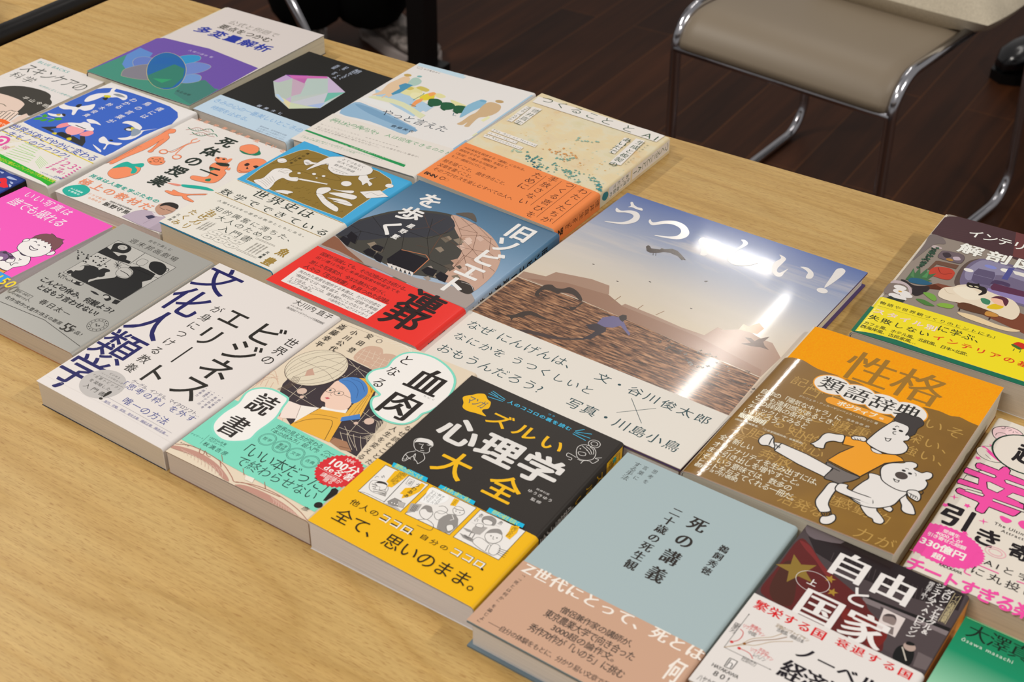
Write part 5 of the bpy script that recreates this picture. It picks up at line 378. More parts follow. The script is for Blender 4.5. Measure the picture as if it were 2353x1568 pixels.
A('interior','cover',[['p',[18,1724,21,2044,48,2080,114,2117,740,2117,1053,2034,1164,1642,824,1673,530,1712,272,1722,145,1716],150],['l',[36,1837,268,1921],0.25,151],['l',[57,1814,334,1897],0.25,151],['l',[79,1791,401,1873],0.25,151],['l',[100,1768,466,1849],0.25,151],['l',[122,1744,531,1825],0.25,151],['p',[621,2117,740,2117,1053,2034,1132,1755,716,1716],152],['P',[19,1703,114,1711,178,1622,103,1561,64,1369,38,1229,30,1530],153],['p',[209,842,338,999,458,1009,397,920,541,806,978,699,1166,651,1459,604,1376,899,1025,921,630,862,316,973],154],['P',[503,1037,456,1138,435,1324,448,1468,520,1553,635,1583,789,1583,948,1561,1091,1085,993,1024,744,1058],155],['P',[468,1264,481,1407,527,1530,632,1554,770,1545,929,1523,969,1390,758,1391,605,1296,525,1168],156],['P',[474,1032,434,1111,414,1311,438,1461,499,1540,456,1445,446,1291,470,1133,504,1051],157],['p',[546,1180,525,1313,538,1388,669,1402,692,1350,706,1176,591,1156],158],['c',[546,1180,525,1313,538,1388,669,1402,692,1350,706,1176,591,1156],0.2,159],['l',[536,1280,681,1290],0.3,160],['e',615,1462,5,2.6,0,161],['e',480,1319,4,2.6,0,162],['e',738,1471,4.4,2.8,0,163],['p',[745,1529,789,1543,794,1334,747,1331],164],['p',[784,1500,961,1516,981,1450,817,1454],165],['P',[695,1208,703,1278,757,1298,827,1289,835,1243,775,1244,721,1224],166],['p',[710,1165,717,1234,1044,1244,1063,1180,746,1110],167],['p',[698,1145,739,1131,1066,1169,1101,1054,924,1056,714,1078],168],['P',[95,1528,112,1553,174,1542,172,1512,104,1505],169],['P',[122,1178,128,1190,143,1178,139,1162],170],['P',[107,1356,113,1368,128,1355,123,1339],171],['P',[101,1418,107,1430,122,1417,118,1400],172],['P',[115,1448,121,1460,136,1447,132,1431],172],['P',[113,1196,119,1208,133,1195,129,1179],171],['P',[136,1322,142,1333,157,1320,153,1304],171],['P',[108,1334,114,1346,129,1333,125,1317],172],['P',[102,1443,108,1455,123,1442,118,1426],170],['P',[102,1376,108,1388,123,1375,119,1359],172],['P',[108,1242,113,1254,128,1241,124,1225],171],['P',[132,1240,137,1251,152,1239,148,1222],172],['P',[143,1376,149,1388,164,1375,159,1358],170],['P',[112,1151,118,1162,133,1150,129,1134],172],['P',[120,1300,126,1312,141,1299,137,1282],172],['P',[130,1320,136,1332,150,1319,146,1302],171],['P',[113,1176,119,1188,134,1175,129,1159],172],['P',[112,1249,117,1260,132,1248,128,1232],171],['P',[129,1206,135,1218,150,1205,145,1189],172],['P',[135,1423,141,1435,156,1422,152,1406],172],['P',[116,1204,122,1216,137,1203,132,1187],172],['P',[106,1294,112,1306,127,1293,122,1277],172],['P',[129,1365,135,1377,150,1364,146,1348],171],['P',[126,1258,132,1270,147,1257,142,1241],172],['P',[119,1481,125,1493,140,1480,136,1463],172],['P',[132,1444,138,1456,153,1442,149,1426],172],['P',[112,1440,118,1452,133,1439,128,1422],170],['P',[122,1369,127,1381,142,1368,138,1351],171],['P',[102,1380,108,1392,123,1379,119,1362],170],['P',[101,1144,107,1156,121,1143,117,1127],170],['P',[106,1347,112,1359,127,1346,123,1330],172],['P',[127,1446,133,1459,148,1446,144,1429],170],['P',[110,1198,116,1210,131,1198,127,1182],170],['P',[125,1376,131,1388,146,1375,142,1358],170],['P',[116,1405,122,1417,137,1404,133,1388],172],['P',[127,1221,132,1232,147,1220,143,1204],171],['P',[120,1197,126,1208,141,1196,136,1180],170],['P',[132,1468,138,1480,153,1466,149,1450],170],['P',[129,1361,134,1373,149,1360,145,1344],172],['P',[112,1225,118,1237,133,1224,129,1208],171],['P',[122,1415,128,1427,143,1414,139,1398],170],['P',[133,1256,139,1268,154,1255,150,1239],171],['P',[100,1494,106,1506,121,1493,116,1476],172],['P',[140,1426,146,1438,161,1425,156,1409],170],['P',[104,1141,110,1153,125,1140,121,1124],171],['P',[110,1460,116,1472,131,1459,126,1442],172],['P',[106,1243,111,1255,126,1243,122,1226],172],['P',[101,1228,107,1239,122,1227,118,1210],170],['P',[128,1478,134,1490,149,1477,145,1461],170],['P',[129,1517,135,1529,150,1516,146,1499],170],['P',[113,1319,119,1331,134,1318,130,1302],172],['P',[128,1364,134,1376,149,1363,144,1346],170],['P',[112,1238,118,1250,133,1237,129,1221],172],['P',[134,1287,140,1298,155,1286,151,1270],172],['P',[103,1419,109,1431,124,1418,120,1402],171],['P',[140,1523,146,1535,161,1522,156,1505],171],['P',[138,1416,144,1428,159,1415,155,1398],170],['P',[107,1196,113,1208,128,1196,123,1179],170],['P',[115,1216,121,1228,135,1215,131,1199],171],['P',[126,1489,132,1501,148,1488,143,1471],172],['P',[92,1283,98,1294,113,1282,109,1266],171],['P',[199,1383,192,1475,212,1509,326,1530,378,1507,396,1436,379,1377,268,1370],173],['C',[199,1383,192,1475,212,1509,326,1530,378,1507,396,1436,379,1377,268,1370],0.3,174],['P',[210,1459,248,1496,289,1452,256,1404],175],['P',[304,1447,345,1473,372,1434,330,1409],176],['e',294,1393,3,2,0,177],['p',[204,1317,225,1330,388,1349,387,1281,227,1270,215,1148,191,1160],27],['P',[220,1098,218,1190,252,1238,337,1264,392,1231,406,1173,400,1103,359,1078,296,1079],178],['L',[256,1227,298,1160,332,1154,384,1200],0.6,179],['p',[94,914,94,1047,89,1111,128,1041,132,1150,168,1052,187,1171,213,1067,277,1133,247,1009,285,1006,212,935],180],['p',[109,990,97,1089,147,973],181],['p',[194,1016,211,1159,234,1027],182],['P',[118,916,127,961,192,988,271,978,297,974,276,929,211,902,146,894],183],['P',[67,885,98,904,187,867,282,913,308,877,290,790,252,728,197,758,184,826],184],['P',[8,809,27,859,98,871,160,838,203,774,212,703,153,808,88,832,37,800],185],['p',[3,689,3,780,12,798,31,813,54,822,78,826,101,821,124,810,138,798,137,787,126,775,116,759,111,735,106,707,95,682,75,657,50,634,29,628,14,650,3,688],186],['e',103,776,5.2,3.4,0,187],['e',120,716,5.2,3.4,0,187],['e',185,692,5.2,3.4,0,187],['e',111,641,5.2,3.4,0,187],['e',158,632,5.2,3.4,0,187],['e',156,719,5.2,3.4,0,187],['e',124,722,1.6,1.1,0,188],['p',[60,565,81,622,123,610,205,623,197,580],189],['P',[286,800,315,824,373,816,410,763,398,730,339,757],190],['P',[269,682,321,707,412,676,424,659,357,642],191],['P',[436,691,467,741,554,752,548,699,477,679],192],['P',[410,814,387,888,401,961,458,1009,489,1060,568,1116,670,1102,798,1079,921,1067,1001,980,1025,884,1005,799,919,794,644,820,502,795],193],['P',[472,966,498,1034,572,1067,674,1015,689,936,596,890],194],['L',[404,950,452,903,504,910],0.4,195],['P',[541,1086,536,1136,560,1137,604,1152,618,1166,634,1137,678,1132,704,1097,711,1050,680,999,666,1004,675,1067,616,1081,572,1067],196],['e',575,1094,1.6,0.8,0,197],['e',616,1107,1.8,0.8,0,197],['P',[700,955,729,979,775,964,782,906,736,902],198],['P',[781,856,809,935,875,951,890,923,854,870],199],['P',[770,998,795,1052,848,1072,897,1039,898,953,842,943,802,956],200],['P',[767,1009,798,1060,853,1075,898,1040,903,956,878,978,851,1024,803,1025],201],['P',[575,777,585,818,637,841,760,830,872,814,896,792,875,767,731,739,612,739],202],['P',[798,805,854,815,896,792,877,762,805,748],203],['l',[607,736,613,702],1,204],['l',[849,739,849,703],1,204],['P',[610,676,745,698,930,669,1100,680,1004,620,710,628],205],['t','インテリアデザイン',288,1845,1390,1972,'b',206],['t','解剖図鑑',290,1550,1199,1720,'k',206]])
A('interior','cover_c',[['p',[3,2,1487,2,1487,400,3,400],207]])
A('interior','paper_band',[['t','物語や世界観づくりのヒントにも!',47,463,968,507,'r',208],['l',[48,429,974,469],0.2,208],['t','スタイル別',55,319,555,393,'k',209],['t','スタイル別',55,319,555,393,'t',210],['t','に学ぶ、',563,343,879,431,'r',208],['t','失敗しない',50,217,534,289,'r',208],['t','インテリアの基本',569,219,1411,291,'b',211],['t','カフェ風、ホテル風、北欧風、日本×北欧、',50,134,872,180,'r',208],['t','西海岸風、古民家風…',46,76,488,122,'r',208],['P',[1105,456,1136,518,1208,503,1193,443,1137,434],212],['l',[1138,417,1137,383],0.6,213],['l',[1183,420,1185,388],0.6,213],['P',[1102,454,1117,472,1184,446,1166,423],214]])
A('analysis','cover',[['t','公式と例題で',354,1759,1066,1861,'t',215],['t','要点をつかむ',341,1605,1094,1722,'b',216],['t','多変量解析',180,1387,1248,1563,'k',217],['p',[3,1019,3,1021,62,1074,678,1136,1455,1053,1477,534,1477,2,4,2,3,6],218],['p',[1477,2,7,2,47,534,300,538,501,144,964,315,1463,446,1477,204],219],['p',[47,534,34,741,257,711,380,458,462,183,186,332],220],['p',[1041,365,1195,530,1467,410,1477,280,1477,29,1155,118],221],['P',[283,395,198,525,290,612,574,584,964,315,577,258],222],['C',[283,395,198,525,290,612,574,584,964,315,577,258],0.35,223],['P',[361,157,304,277,418,483,653,504,786,303,656,179,428,122],224],['C',[361,157,304,277,418,483,653,504,786,303,656,179,428,122],0.35,223],['P',[519,575,571,849,708,939,799,864,768,711,692,464],225],['C',[519,575,571,849,708,939,799,864,768,711,692,464],0.35,223],['P',[730,554,776,769,908,829,1022,797,1025,642,925,484,832,385],226],['C',[730,554,776,769,908,829,1022,797,1025,642,925,484,832,385],0.35,223],['P',[925,419,979,559,1087,577,1160,468,1056,349],227],['C',[925,419,979,559,1087,577,1160,468,1056,349],0.35,223],['P',[526,355,394,520,329,678,358,804,504,819,686,737,858,598,998,415,1064,251,1021,147,879,131,702,209],228],['p',[616,283,651,635,819,612,964,444,1037,208,929,125,741,170],229],['p',[717,258,898,350,871,229],230],['p',[438,496,396,668,571,783,760,680,612,610],231],['C',[526,355,394,520,329,678,358,804,504,819,686,737,858,598,998,415,1064,251,1021,147,879,131,702,209],0.45,232],['t','久保川達也 著',522,965,869,1005,'g',233],['t','共立出版',1125,162,1323,202,'g',234]])
A('jiyuu','cover',[['p',[3,1541,3,1578,504,1578,1064,1572,1079,1473,1079,838,64,816,10,924],235],['P',[4,1572,158,1571,357,1568,612,1561,878,1545,858,1485,570,1484,274,1483,59,1486],236],['p',[51,1480,87,1476,199,1514,249,1539,266,1578,960,1578,1052,1569,1064,1421,769,1351,489,1331,258,1351,152,1370,105,1421],184],['l',[248,1440,260,1364],0.35,237],['l',[279,1442,291,1364],0.35,237],['l',[310,1444,323,1363],0.35,237],['l',[340,1446,355,1362],0.35,237],['l',[371,1448,386,1361],0.35,237],['l',[401,1449,417,1361],0.35,237],['l',[431,1451,449,1360],0.35,237],['l',[462,1453,480,1359],0.35,237],['l',[492,1455,511,1358],0.35,237],['l',[522,1457,542,1358],0.35,237],['l',[552,1459,573,1357],0.35,237],['l',[582,1460,603,1356],0.35,237],['l',[612,1462,634,1356],0.35,237],['l',[641,1464,664,1355],0.35,237],['l',[671,1466,695,1354],0.35,237],['l',[700,1468,725,1354],0.35,237],['l',[730,1469,755,1353],0.35,237],['l',[759,1471,786,1352],0.35,237],['l',[789,1473,816,1352],0.35,237],['l',[818,1475,846,1351],0.35,237],['l',[847,1477,875,1350],0.35,237],['l',[876,1478,905,1350],0.35,237],['l',[905,1480,935,1349],0.35,237],['l',[934,1482,964,1348],0.35,237],['l',[963,1484,994,1347],0.35,237],['l',[992,1485,1023,1347],0.35,237],['p',[549,1191,1079,1229,1079,1179,568,1148],238],['p',[507,1206,1079,1258,1079,1226,549,1191],239],['p',[669,1178,1079,1186,1079,856,1018,867,787,864],240],['P',[15,1417,94,1413,166,1356,260,1281,367,1242,472,1203,578,1156,629,1104,775,1025,793,932,806,836,650,796,440,792,268,820,161,830,67,840,12,891,14,1102],241],['P',[25,1412,98,1404,194,1328,325,1235,284,1228,181,1307,88,1360],242],['P',[477,1027,615,1039,773,1013,795,912,752,818,675,899,575,902],243],['P',[48,940,33,1187,106,1192,180,1036,225,865,127,839],244],['s',123,1164,13.5,5.6,5,0.9,245],['s',325,1211,3.6,1.5,5,0.4,246],['s',383,1116,3.6,1.5,5,0.4,246],['p',[691,1177,830,1173,836,995,715,1003],247],['P',[712,1110,721,1138,761,1162,790,1134,794,1082,755,1075,726,1076],248],['P',[716,1118,730,1150,770,1157,789,1127,763,1141],249],['p',[751,1051,801,1065,819,1004,757,1002],250],['P',[874,886,879,942,908,973,958,967,982,923,986,844,933,826,889,834],251],['e',934,976,3.6,3.4,0,252],['P',[905,987,912,1013,945,1016,954,1001,923,984],253],['l',[899,951,958,864],0.8,254],['p',[990,970,1079,968,1079,861,1005,847],255],['o',247,1126,10.6,8.6,0,0.3,100],['t','上',219,1093,277,1149,'b',100],['t','自由',282,1257,793,1501,'M',100],['t','と',477,1099,586,1244,'b',100],['t','国家',248,821,801,1078,'M',100],['t','ダ\nロ\nン\n・\nア\nセ\nモ\nグ\nル\n&',937,1120,991,1561,'b',100],['t','ジ\nェ\nイ\nム\nズ\n・\nA\n・\nロ\nビ\nン\nソ\nン',877,1047,931,1572,'b',100],['t','櫻\n井\n祐\n子\n[\n訳\n]',833,1383,869,1560,'g',100],['c',[998,1552,1038,1550,1039,1269,998,1268],0.25,256],['t','ノ\n︱\nベ\nル\n経\n済\n学\n賞\n受\n賞\n者',1002,1276,1036,1540,'g',256]])
A('jiyuu','paper_band',[['t','繁栄する国',40,714,499,793,'M',257],['t','衰退する国',564,732,1029,800,'M',257],['l',[53,331,53,647],0.3,1],['l',[53,331,351,338],0.3,1],['p',[51,655,59,644,50,643],1],['p',[355,339,344,333,342,342],1],['L',[53,331,122,410,150,475,190,519,242,563,282,625],0.35,258],['L',[53,331,139,416,193,449,251,521,294,559,362,608],0.35,258],['L',[138,424,171,475,222,521,271,563,318,618],0.5,259],['e',137,425,1,1,0,259],['L',[70,395,94,425,100,466,90,501,65,513],0.5,260],['e',70,394,1.1,1,0,260],['L',[129,376,170,379,202,373,230,350],0.5,260],['e',129,376,1.1,1,0,260],['t','国\n家\nの\n力',17,458,55,546,'g',1],['t','社会の力',175,301,265,339,'g',1],['t','専横の',102,560,167,592,'g',257],['t','リヴァイアサン',67,535,205,567,'g',257],['t','中国',114,506,161,538,'g',1],['t','足枷のリヴァイアサン',223,653,435,685,'g',261],['t','合衆国、戦後日本',243,625,415,657,'g',1],['t','不在の',225,421,287,453,'g',257],['t','リヴァイアサン',186,396,328,428,'g',257],['t','レバノン',219,368,294,400,'g',1],['P',[119,272,126,278,162,280,168,272,166,213,159,207,126,204,121,212],100],['C',[119,272,126,278,162,280,168,272,166,213,159,207,126,204,121,212],0.5,1],['t','h',127,212,158,272,'t',1],['t','HAYAKAWA',59,163,227,191,'m',1],['t','80!',95,109,190,147,'m',1],['t','ハヤカワ文庫',37,19,196,79,'l',1],['t','ノーベル',414,518,910,610,'M',262],['t','経済学賞',386,321,915,475,'M',262]])
A('cinema','cover',[['t','自宅で楽しむ',386,1445,647,1479,'l',1],['t','週末邦画劇場',249,1348,790,1412,'l',1],['p',[168,1312,864,1294,850,702,165,716],263],['p',[162,1119,169,1186,341,1144,498,1144,511,1112,362,1087,169,1082],264],['P',[221,1182,180,1257,226,1301,331,1302,373,1249,353,1194,282,1174,216,1137],264],['e',281,1256,4.6,3.4,0,263],['o',281,1249,2.2,1.6,0,0.3,264],['P',[358,1115,357,1165,401,1186,442,1134,399,1114],264],['P',[386,1238,422,1253,470,1195,445,1157],263],['P',[638,1233,676,1271,751,1274,825,1226,847,1142,760,1140,683,1165],264],['o',821,1224,2.6,2,0,0.7,264],['P',[539,1204,557,1236,617,1229,617,1178],263],['L',[531,1137,592,1140,670,1115,699,1136],0.35,264],['C',[541,1164,542,1226,607,1232,623,1172,592,1140],0.35,264],['P',[427,1002,409,1080,472,1094,486,1044,474,995],263],['l',[452,1040,474,1066],0.5,264],['l',[452,1040,494,1036],0.5,264],['l',[452,1040,491,1011],0.5,264],['l',[452,1040,467,1002],0.5,264],['l',[452,1040,433,1014],0.5,264],['l',[452,1040,405,1040],0.5,264],['l',[452,1040,396,1070],0.5,264],['l',[452,1040,410,1088],0.5,264],['l',[452,1040,441,1086],0.5,264],['p',[545,1086,612,1134,699,1136,798,1128,827,1050,792,986,850,930,850,702,433,710,462,790,562,900],264],['P',[500,994,516,1065,622,1051,658,968,620,931,553,933],263],['L',[525,1002,601,997,649,982],0.7,264],['C',[500,994,522,1060,620,1040,650,963,553,933],0.35,264],['P',[254,719,224,817,258,881,332,884,431,866,446,817,419,758,440,716],264],['P',[224,817,216,871,282,918,353,919,386,883,324,868,255,859],264],['P',[221,795,213,849,237,876,265,826],263],['P',[402,845,380,889,386,943,435,958,467,941,450,909,479,870,454,833],264],['P',[181,737,192,774,231,762,220,725],264],['P',[264,962,264,974,281,970,277,961],264],['P',[335,951,335,963,352,959,348,950],264],['P',[318,950,317,962,334,958,330,949],264],['P',[64,958,63,969,81,966,77,957],264],['P',[344,989,344,1001,361,997,357,988],264],['P',[273,1042,272,1054,289,1050,286,1041],264],['P',[165,1004,164,1016,182,1012,178,1004],264],['P',[223,975,222,986,240,983,236,974],264],['P',[31,982,30,994,48,990,44,982],264],['P',[187,925,186,937,203,933,200,924],264],['P',[240,1030,239,1041,256,1038,252,1029],264],['P',[246,1034,245,1045,263,1041,259,1033],264],['P',[194,1025,193,1037,210,1033,207,1024],264],['P',[103,915,102,926,120,922,116,914],264],['P',[87,993,86,1005,104,1001,100,992],264],['P',[380,968,380,980,397,976,393,968],264],['P',[195,921,194,933,211,929,208,920],264],['P',[234,964,233,976,250,972,246,963],264],['P',[168,919,168,930,185,927,181,918],264],['P',[309,943,308,954,325,951,321,942],264],['P',[292,1022,291,1034,308,1030,304,1021],264],['P',[125,1007,124,1019,142,1015,138,1006],264],['P',[52,1005,51,1017,68,1013,65,1004],264],['P',[158,959,157,970,174,966,171,958],264],['P',[81,934,80,946,98,942,94,934],264],['P',[135,991,134,1002,151,999,148,990],264],['P',[291,1000,290,1011,307,1007,303,999],264],['P',[148,972,147,984,165,980,161,971],264],['P',[211,1037,210,1049,227,1045,224,1036],264],['P',[284,1055,283,1067,300,1063,297,1054],264],['P',[312,959,311,970,328,966,324,958],264],['P',[98,924,97,936,115,932,111,923],264],['P',[173,965,172,976,190,972,186,964],264],['P',[10,1000,10,1012,27,1008,24,999],264],['l',[211,644,203,662],0.4,264],['l',[204,653,195,671],0.4,264],['l',[328,653,320,671],0.4,264],['l',[207,672,199,690],0.4,264],['l',[257,656,248,674],0.4,264],['l',[189,653,181,670],0.4,264],['l',[304,655,296,673],0.4,264],['l',[188,643,179,661],0.4,264],['l',[166,670,158,688],0.4,264],['l',[277,651,269,668],0.4,264],['l',[235,648,226,665],0.4,264],['l',[237,676,229,694],0.4,264],['l',[194,680,186,698],0.4,264],['l',[155,678,147,696],0.4,264],['l',[293,648,285,666],0.4,264],['l',[163,684,155,701],0.4,264],['l',[318,672,310,689],0.4,264],['l',[211,678,203,696],0.4,264],['l',[270,655,262,672],0.4,264],['l',[228,671,220,688],0.4,264],['l',[189,645,181,662],0.4,264],['l',[165,663,156,681],0.4,264],['c',[168,1312,864,1294,850,702,165,716],0.35,264],['l',[159,1085,863,1095],0.35,264],['l',[497,1307,515,1115],0.35,264],['l',[340,1071,344,922,206,904],0.35,264],['P',[549,658,595,668,650,654,607,646],264],['P',[308,670,364,690,426,696,424,660,366,653],264],['e',342,673,1.6,1.2,0,263],['e',415,682,1.4,1.2,0,263],['p',[800,685,855,696,860,644,815,636],264],['P',[678,674,714,700,775,667,750,631],264],['e',717,668,2.6,2,0,263],['t','こんどの休み、何観よう?',101,521,913,592,'b',264],['t','とはもう言わせない!',165,432,838,501,'b',264],['t','春日太一',333,305,669,368,'l',1],['t','名作!傑作!大豊作!珠玉の厳選',67,197,707,239,'l',1],['t','55',736,164,839,256,'m',1],['t','作品!',813,186,946,228,'l',1],['o',950,366,8.2,8.2,0,0.25,1],['o',950,366,5.4,5.4,0,0.22,1],['e',933,368,0.7,0.7,0,1],['e',966,365,0.7,0.7,0,1],['e',951,354,0.7,0.7,0,1],['e',1018,366,0.45,0.45,0,1],['e',1011,396,0.45,0.45,0,1],['e',992,420,0.45,0.45,0,1],['e',965,433,0.45,0.45,0,1],['e',935,433,0.45,0.45,0,1],['e',908,420,0.45,0.45,0,1],['e',889,396,0.45,0.45,0,1],['e',882,366,0.45,0.45,0,1],['e',889,337,0.45,0.45,0,1],['e',908,313,0.45,0.45,0,1],['e',935,300,0.45,0.45,0,1],['e',965,300,0.45,0.45,0,1],['e',993,313,0.45,0.45,0,1],['e',1012,337,0.45,0.45,0,1],['l',[81,145,560,177,1048,99],0.35,1],['L',[38,268,62,304,62,342,238,344],0.25,1],['L',[238,344,239,298,276,268],0.25,1],['t','配信・DVDで',70,311,216,337,'l',1],['t','必ず観賞できる',66,268,240,294,'l',1]])
A('diamond','cover',[['p',[202,1092,202,1173,203,1285,578,1509,975,1332,1012,901,769,706,467,834],265],['p',[202,1092,203,1285,320,1259,268,1100],266],['p',[203,1285,405,1412,320,1259],267],['p',[231,1295,578,1509,616,1476,443,1349,320,1259],268],['p',[320,1259,443,1349,501,1241],269],['p',[320,1259,501,1241,540,1239,632,1033,592,926],270],['p',[202,1092,268,1100,325,1253,598,930,596,852,484,866],271],['p',[443,1349,627,1464,837,1221,702,1026,613,903,632,1033,523,1227],272],['p',[627,1464,584,1513,975,1332,842,1215],273],['p',[842,1215,977,1329,957,1021],274],['p',[957,1021,986,1090,1012,901],275],['p',[686,823,842,1215,957,1021,1012,901,867,860],276],['p',[867,860,968,1029,1012,901],277],['p',[484,866,606,840,686,823,769,706,616,790],278],['p',[686,823,872,855,1010,900,769,706],279],['p',[435,869,457,894,616,810,610,786],280],['p',[596,852,598,930,686,823],281],['t','余\n白\nに\n、',744,1693,796,1833,'g',282],['t','未\nだ\nち\nい\nさ\nく',701,1529,753,1833,'g',282],['t','ひ\nか\nる\n、',572,1701,624,1819,'g',282],['t','光\nの\n花',469,1685,521,1799,'g',282],['t','か\nら',566,1576,612,1653,'g',282],['t','く\nん',639,1519,685,1613,'g',282],['t','最 果 タ ヒ',460,556,789,602,'l',282]])
A('diamond','paper_band',[['t','きみの心の一番美しいところの',46,370,1208,455,'l',283],['t','時間を止める。',132,238,625,318,'l',283],['t','最新詩集、新作四篇を収録',807,236,1153,262,'l',284],['t','心を揺さぶる言葉がここに',819,195,1178,221,'l',284],['t','待望の一冊がついに刊行。',831,153,1202,179,'l',284]])
A('yatto','cover',[['p',[3,2098,3,2122,739,2122,785,2053,87,2061],285],['p',[13,2107,1456,2071,1457,2065,1457,1995,16,2056],286],['p',[1355,2059,1457,2073,1457,1110,1380,1111],287],['p',[87,1279,69,1336,86,1394,136,1432,225,1440,348,1428,481,1400,628,1344,785,1272,922,1228,1018,1243,1094,1285,1180,1314,1303,1313,1435,1298,1457,1290,1457,930,1408,928,1288,943,1162,960,1039,965,909,971,775,990,630,1032,481,1087,350,1141,238,1187,145,1233],288],['p',[3,1335,3,1343,259,1300,523,1342,834,1316,1031,1376,1221,1408,1457,1380,1457,1074,1191,1067,811,1162,394,1262,140,1179],288],['p',[54,1151,57,1171,80,1199,130,1221,212,1238,319,1248,436,1241,563,1202,699,1146,827,1102,938,1079,1042,1068,1143,1061,1256,1061,1366,1065,1446,1060,1457,1054,1457,981,1404,971,1311,966,1210,965,1107,967,996,973,877,994,746,1041,606,1103,477,1147,362,1160,256,1156,172,1151,112,1149,72,1146],289],['p',[45,1050,8,1079,18,1111,63,1132,148,1138,268,1134,392,1119,510,1088,633,1048,758,1014,890,995,1025,983,1151,975,1271,977,1382,982,1457,979,1457,894,1399,880,1291,866,1180,859,1079,855,975,857,861,871,733,906,596,954,457,995,304,1017,151,1032],290],['p',[41,698,3,774,3,930,15,984,56,1009,120,1002,197,989,286,979,387,962,498,939,624,904,760,864,889,831,1009,810,1122,797,1224,796,1322,827,1409,870,1457,873,1457,583,1429,561,1368,559,1282,569,1162,589,1016,621,865,650,712,675,553,698,406,712,264,702,134,683],291],['P',[40,952,215,965,528,899,906,808,940,761,550,798,239,863],292],['P',[230,1533,262,1584,389,1599,476,1496,422,1401,245,1417],293],['P',[255,1517,262,1584,332,1564,317,1508],294],['P',[335,1598,367,1649,481,1625,484,1563,395,1572],294],['P',[572,1555,632,1607,725,1571,683,1514],293],['P',[802,1541,933,1528,1035,1499,915,1456],293],['P',[377,1482,540,1504,612,1364,428,1374],295],['e',81,1799,4.2,3.4,0,296],['P',[70,1753,134,1761,189,1666,217,1493,239,1351,234,1255,196,1278,190,1213,173,1218,164,1304,104,1237,60,1204,62,1257,78,1345,39,1510,51,1645],297],['e',205,1838,2.8,2.4,0,298],['P',[169,1751,201,1803,288,1760,316,1682,281,1596,211,1616],299],['p',[150,1547,176,1626,275,1624,270,1401,236,1318,203,1344,208,1487],300],['L',[485,1332,494,1492,480,1530],0.8,301],['P',[504,1420,516,1537,582,1561,643,1474,599,1401,553,1389],302],['P',[526,1542,554,1600,599,1572,584,1500],303],['P',[529,1252,513,1349,547,1416,576,1357,574,1264,595,1217,554,1207],304],['l',[510,1240,604,1222],0.9,305],['P',[625,1402,617,1453,688,1487,760,1454,790,1381,739,1319,674,1325],306],['P',[644,1337,678,1328,739,1319,727,1297],307],['P',[783,1401,775,1451,847,1485,918,1452,948,1379,896,1317,831,1323],306],['P',[802,1336,835,1326,896,1317,884,1295],307],['P',[935,1407,927,1458,999,1492,1069,1459,1098,1386,1046,1324,981,1330],306],['P',[952,1343,986,1333,1046,1324,1034,1302],307],['l',[1001,1312,1028,1254,1064,1260],0.9,308],['P',[1020,1520,1050,1677,1082,1712,1155,1664,1165,1547,1142,1442,1128,1284,1106,1256,1055,1390],309],['e',1099,1691,4,2.6,0,310],['e',1247,1766,4.6,3.4,0,311],['P',[1155,1602,1170,1703,1260,1712,1325,1675,1363,1576,1358,1482,1329,1405,1276,1343,1290,1204,1303,1125,1258,1113,1237,1202,1226,1122,1169,1117,1176,1195,1171,1340,1185,1438],312],['p',[1323,1312,1334,1438,1372,1401,1364,1292],313],['t','やっと言えた',384,894,1163,1021,'l',314],['t','齋藤美衣',646,724,914,774,'r',314],['t','ケアをひらく',135,2001,341,2029,'g',1],['c',[44,2033,104,2038,119,1997,56,2001],0.35,1]])
A('yatto','paper_band',[['t','深い心の傷から、 人は回復できるのか?',71,518,1452,584,'l',315],['t','それはどうやって?',56,492,650,556,'l',315],['t','黙ってても死にたい気持ち、 制御不能な自殺的行動。',47,396,1007,426,'l',316],['t','苦しみをどうにかしたくてもがいたドリームの扉を叩いた著者が、',55,321,1277,351,'l',316],['t','人生にわたる冒険の末に見たものとは――。',54,282,839,312,'l',316],['p',[3,201,3,220,12,230,1256,146,1270,101],317],['t','支援者とのギリギリのやりとりが、予想外の扉を開いていく様を描く医療記作',43,152,1241,178,'g',318],['t','デビュー作『庭に埋めたものは掘り起こさなければならない』の対をなす',54,98,1021,122,'l',319],['t','二作目は解放しあう、もうひとつの物語',50,72,708,96,'l',319]])
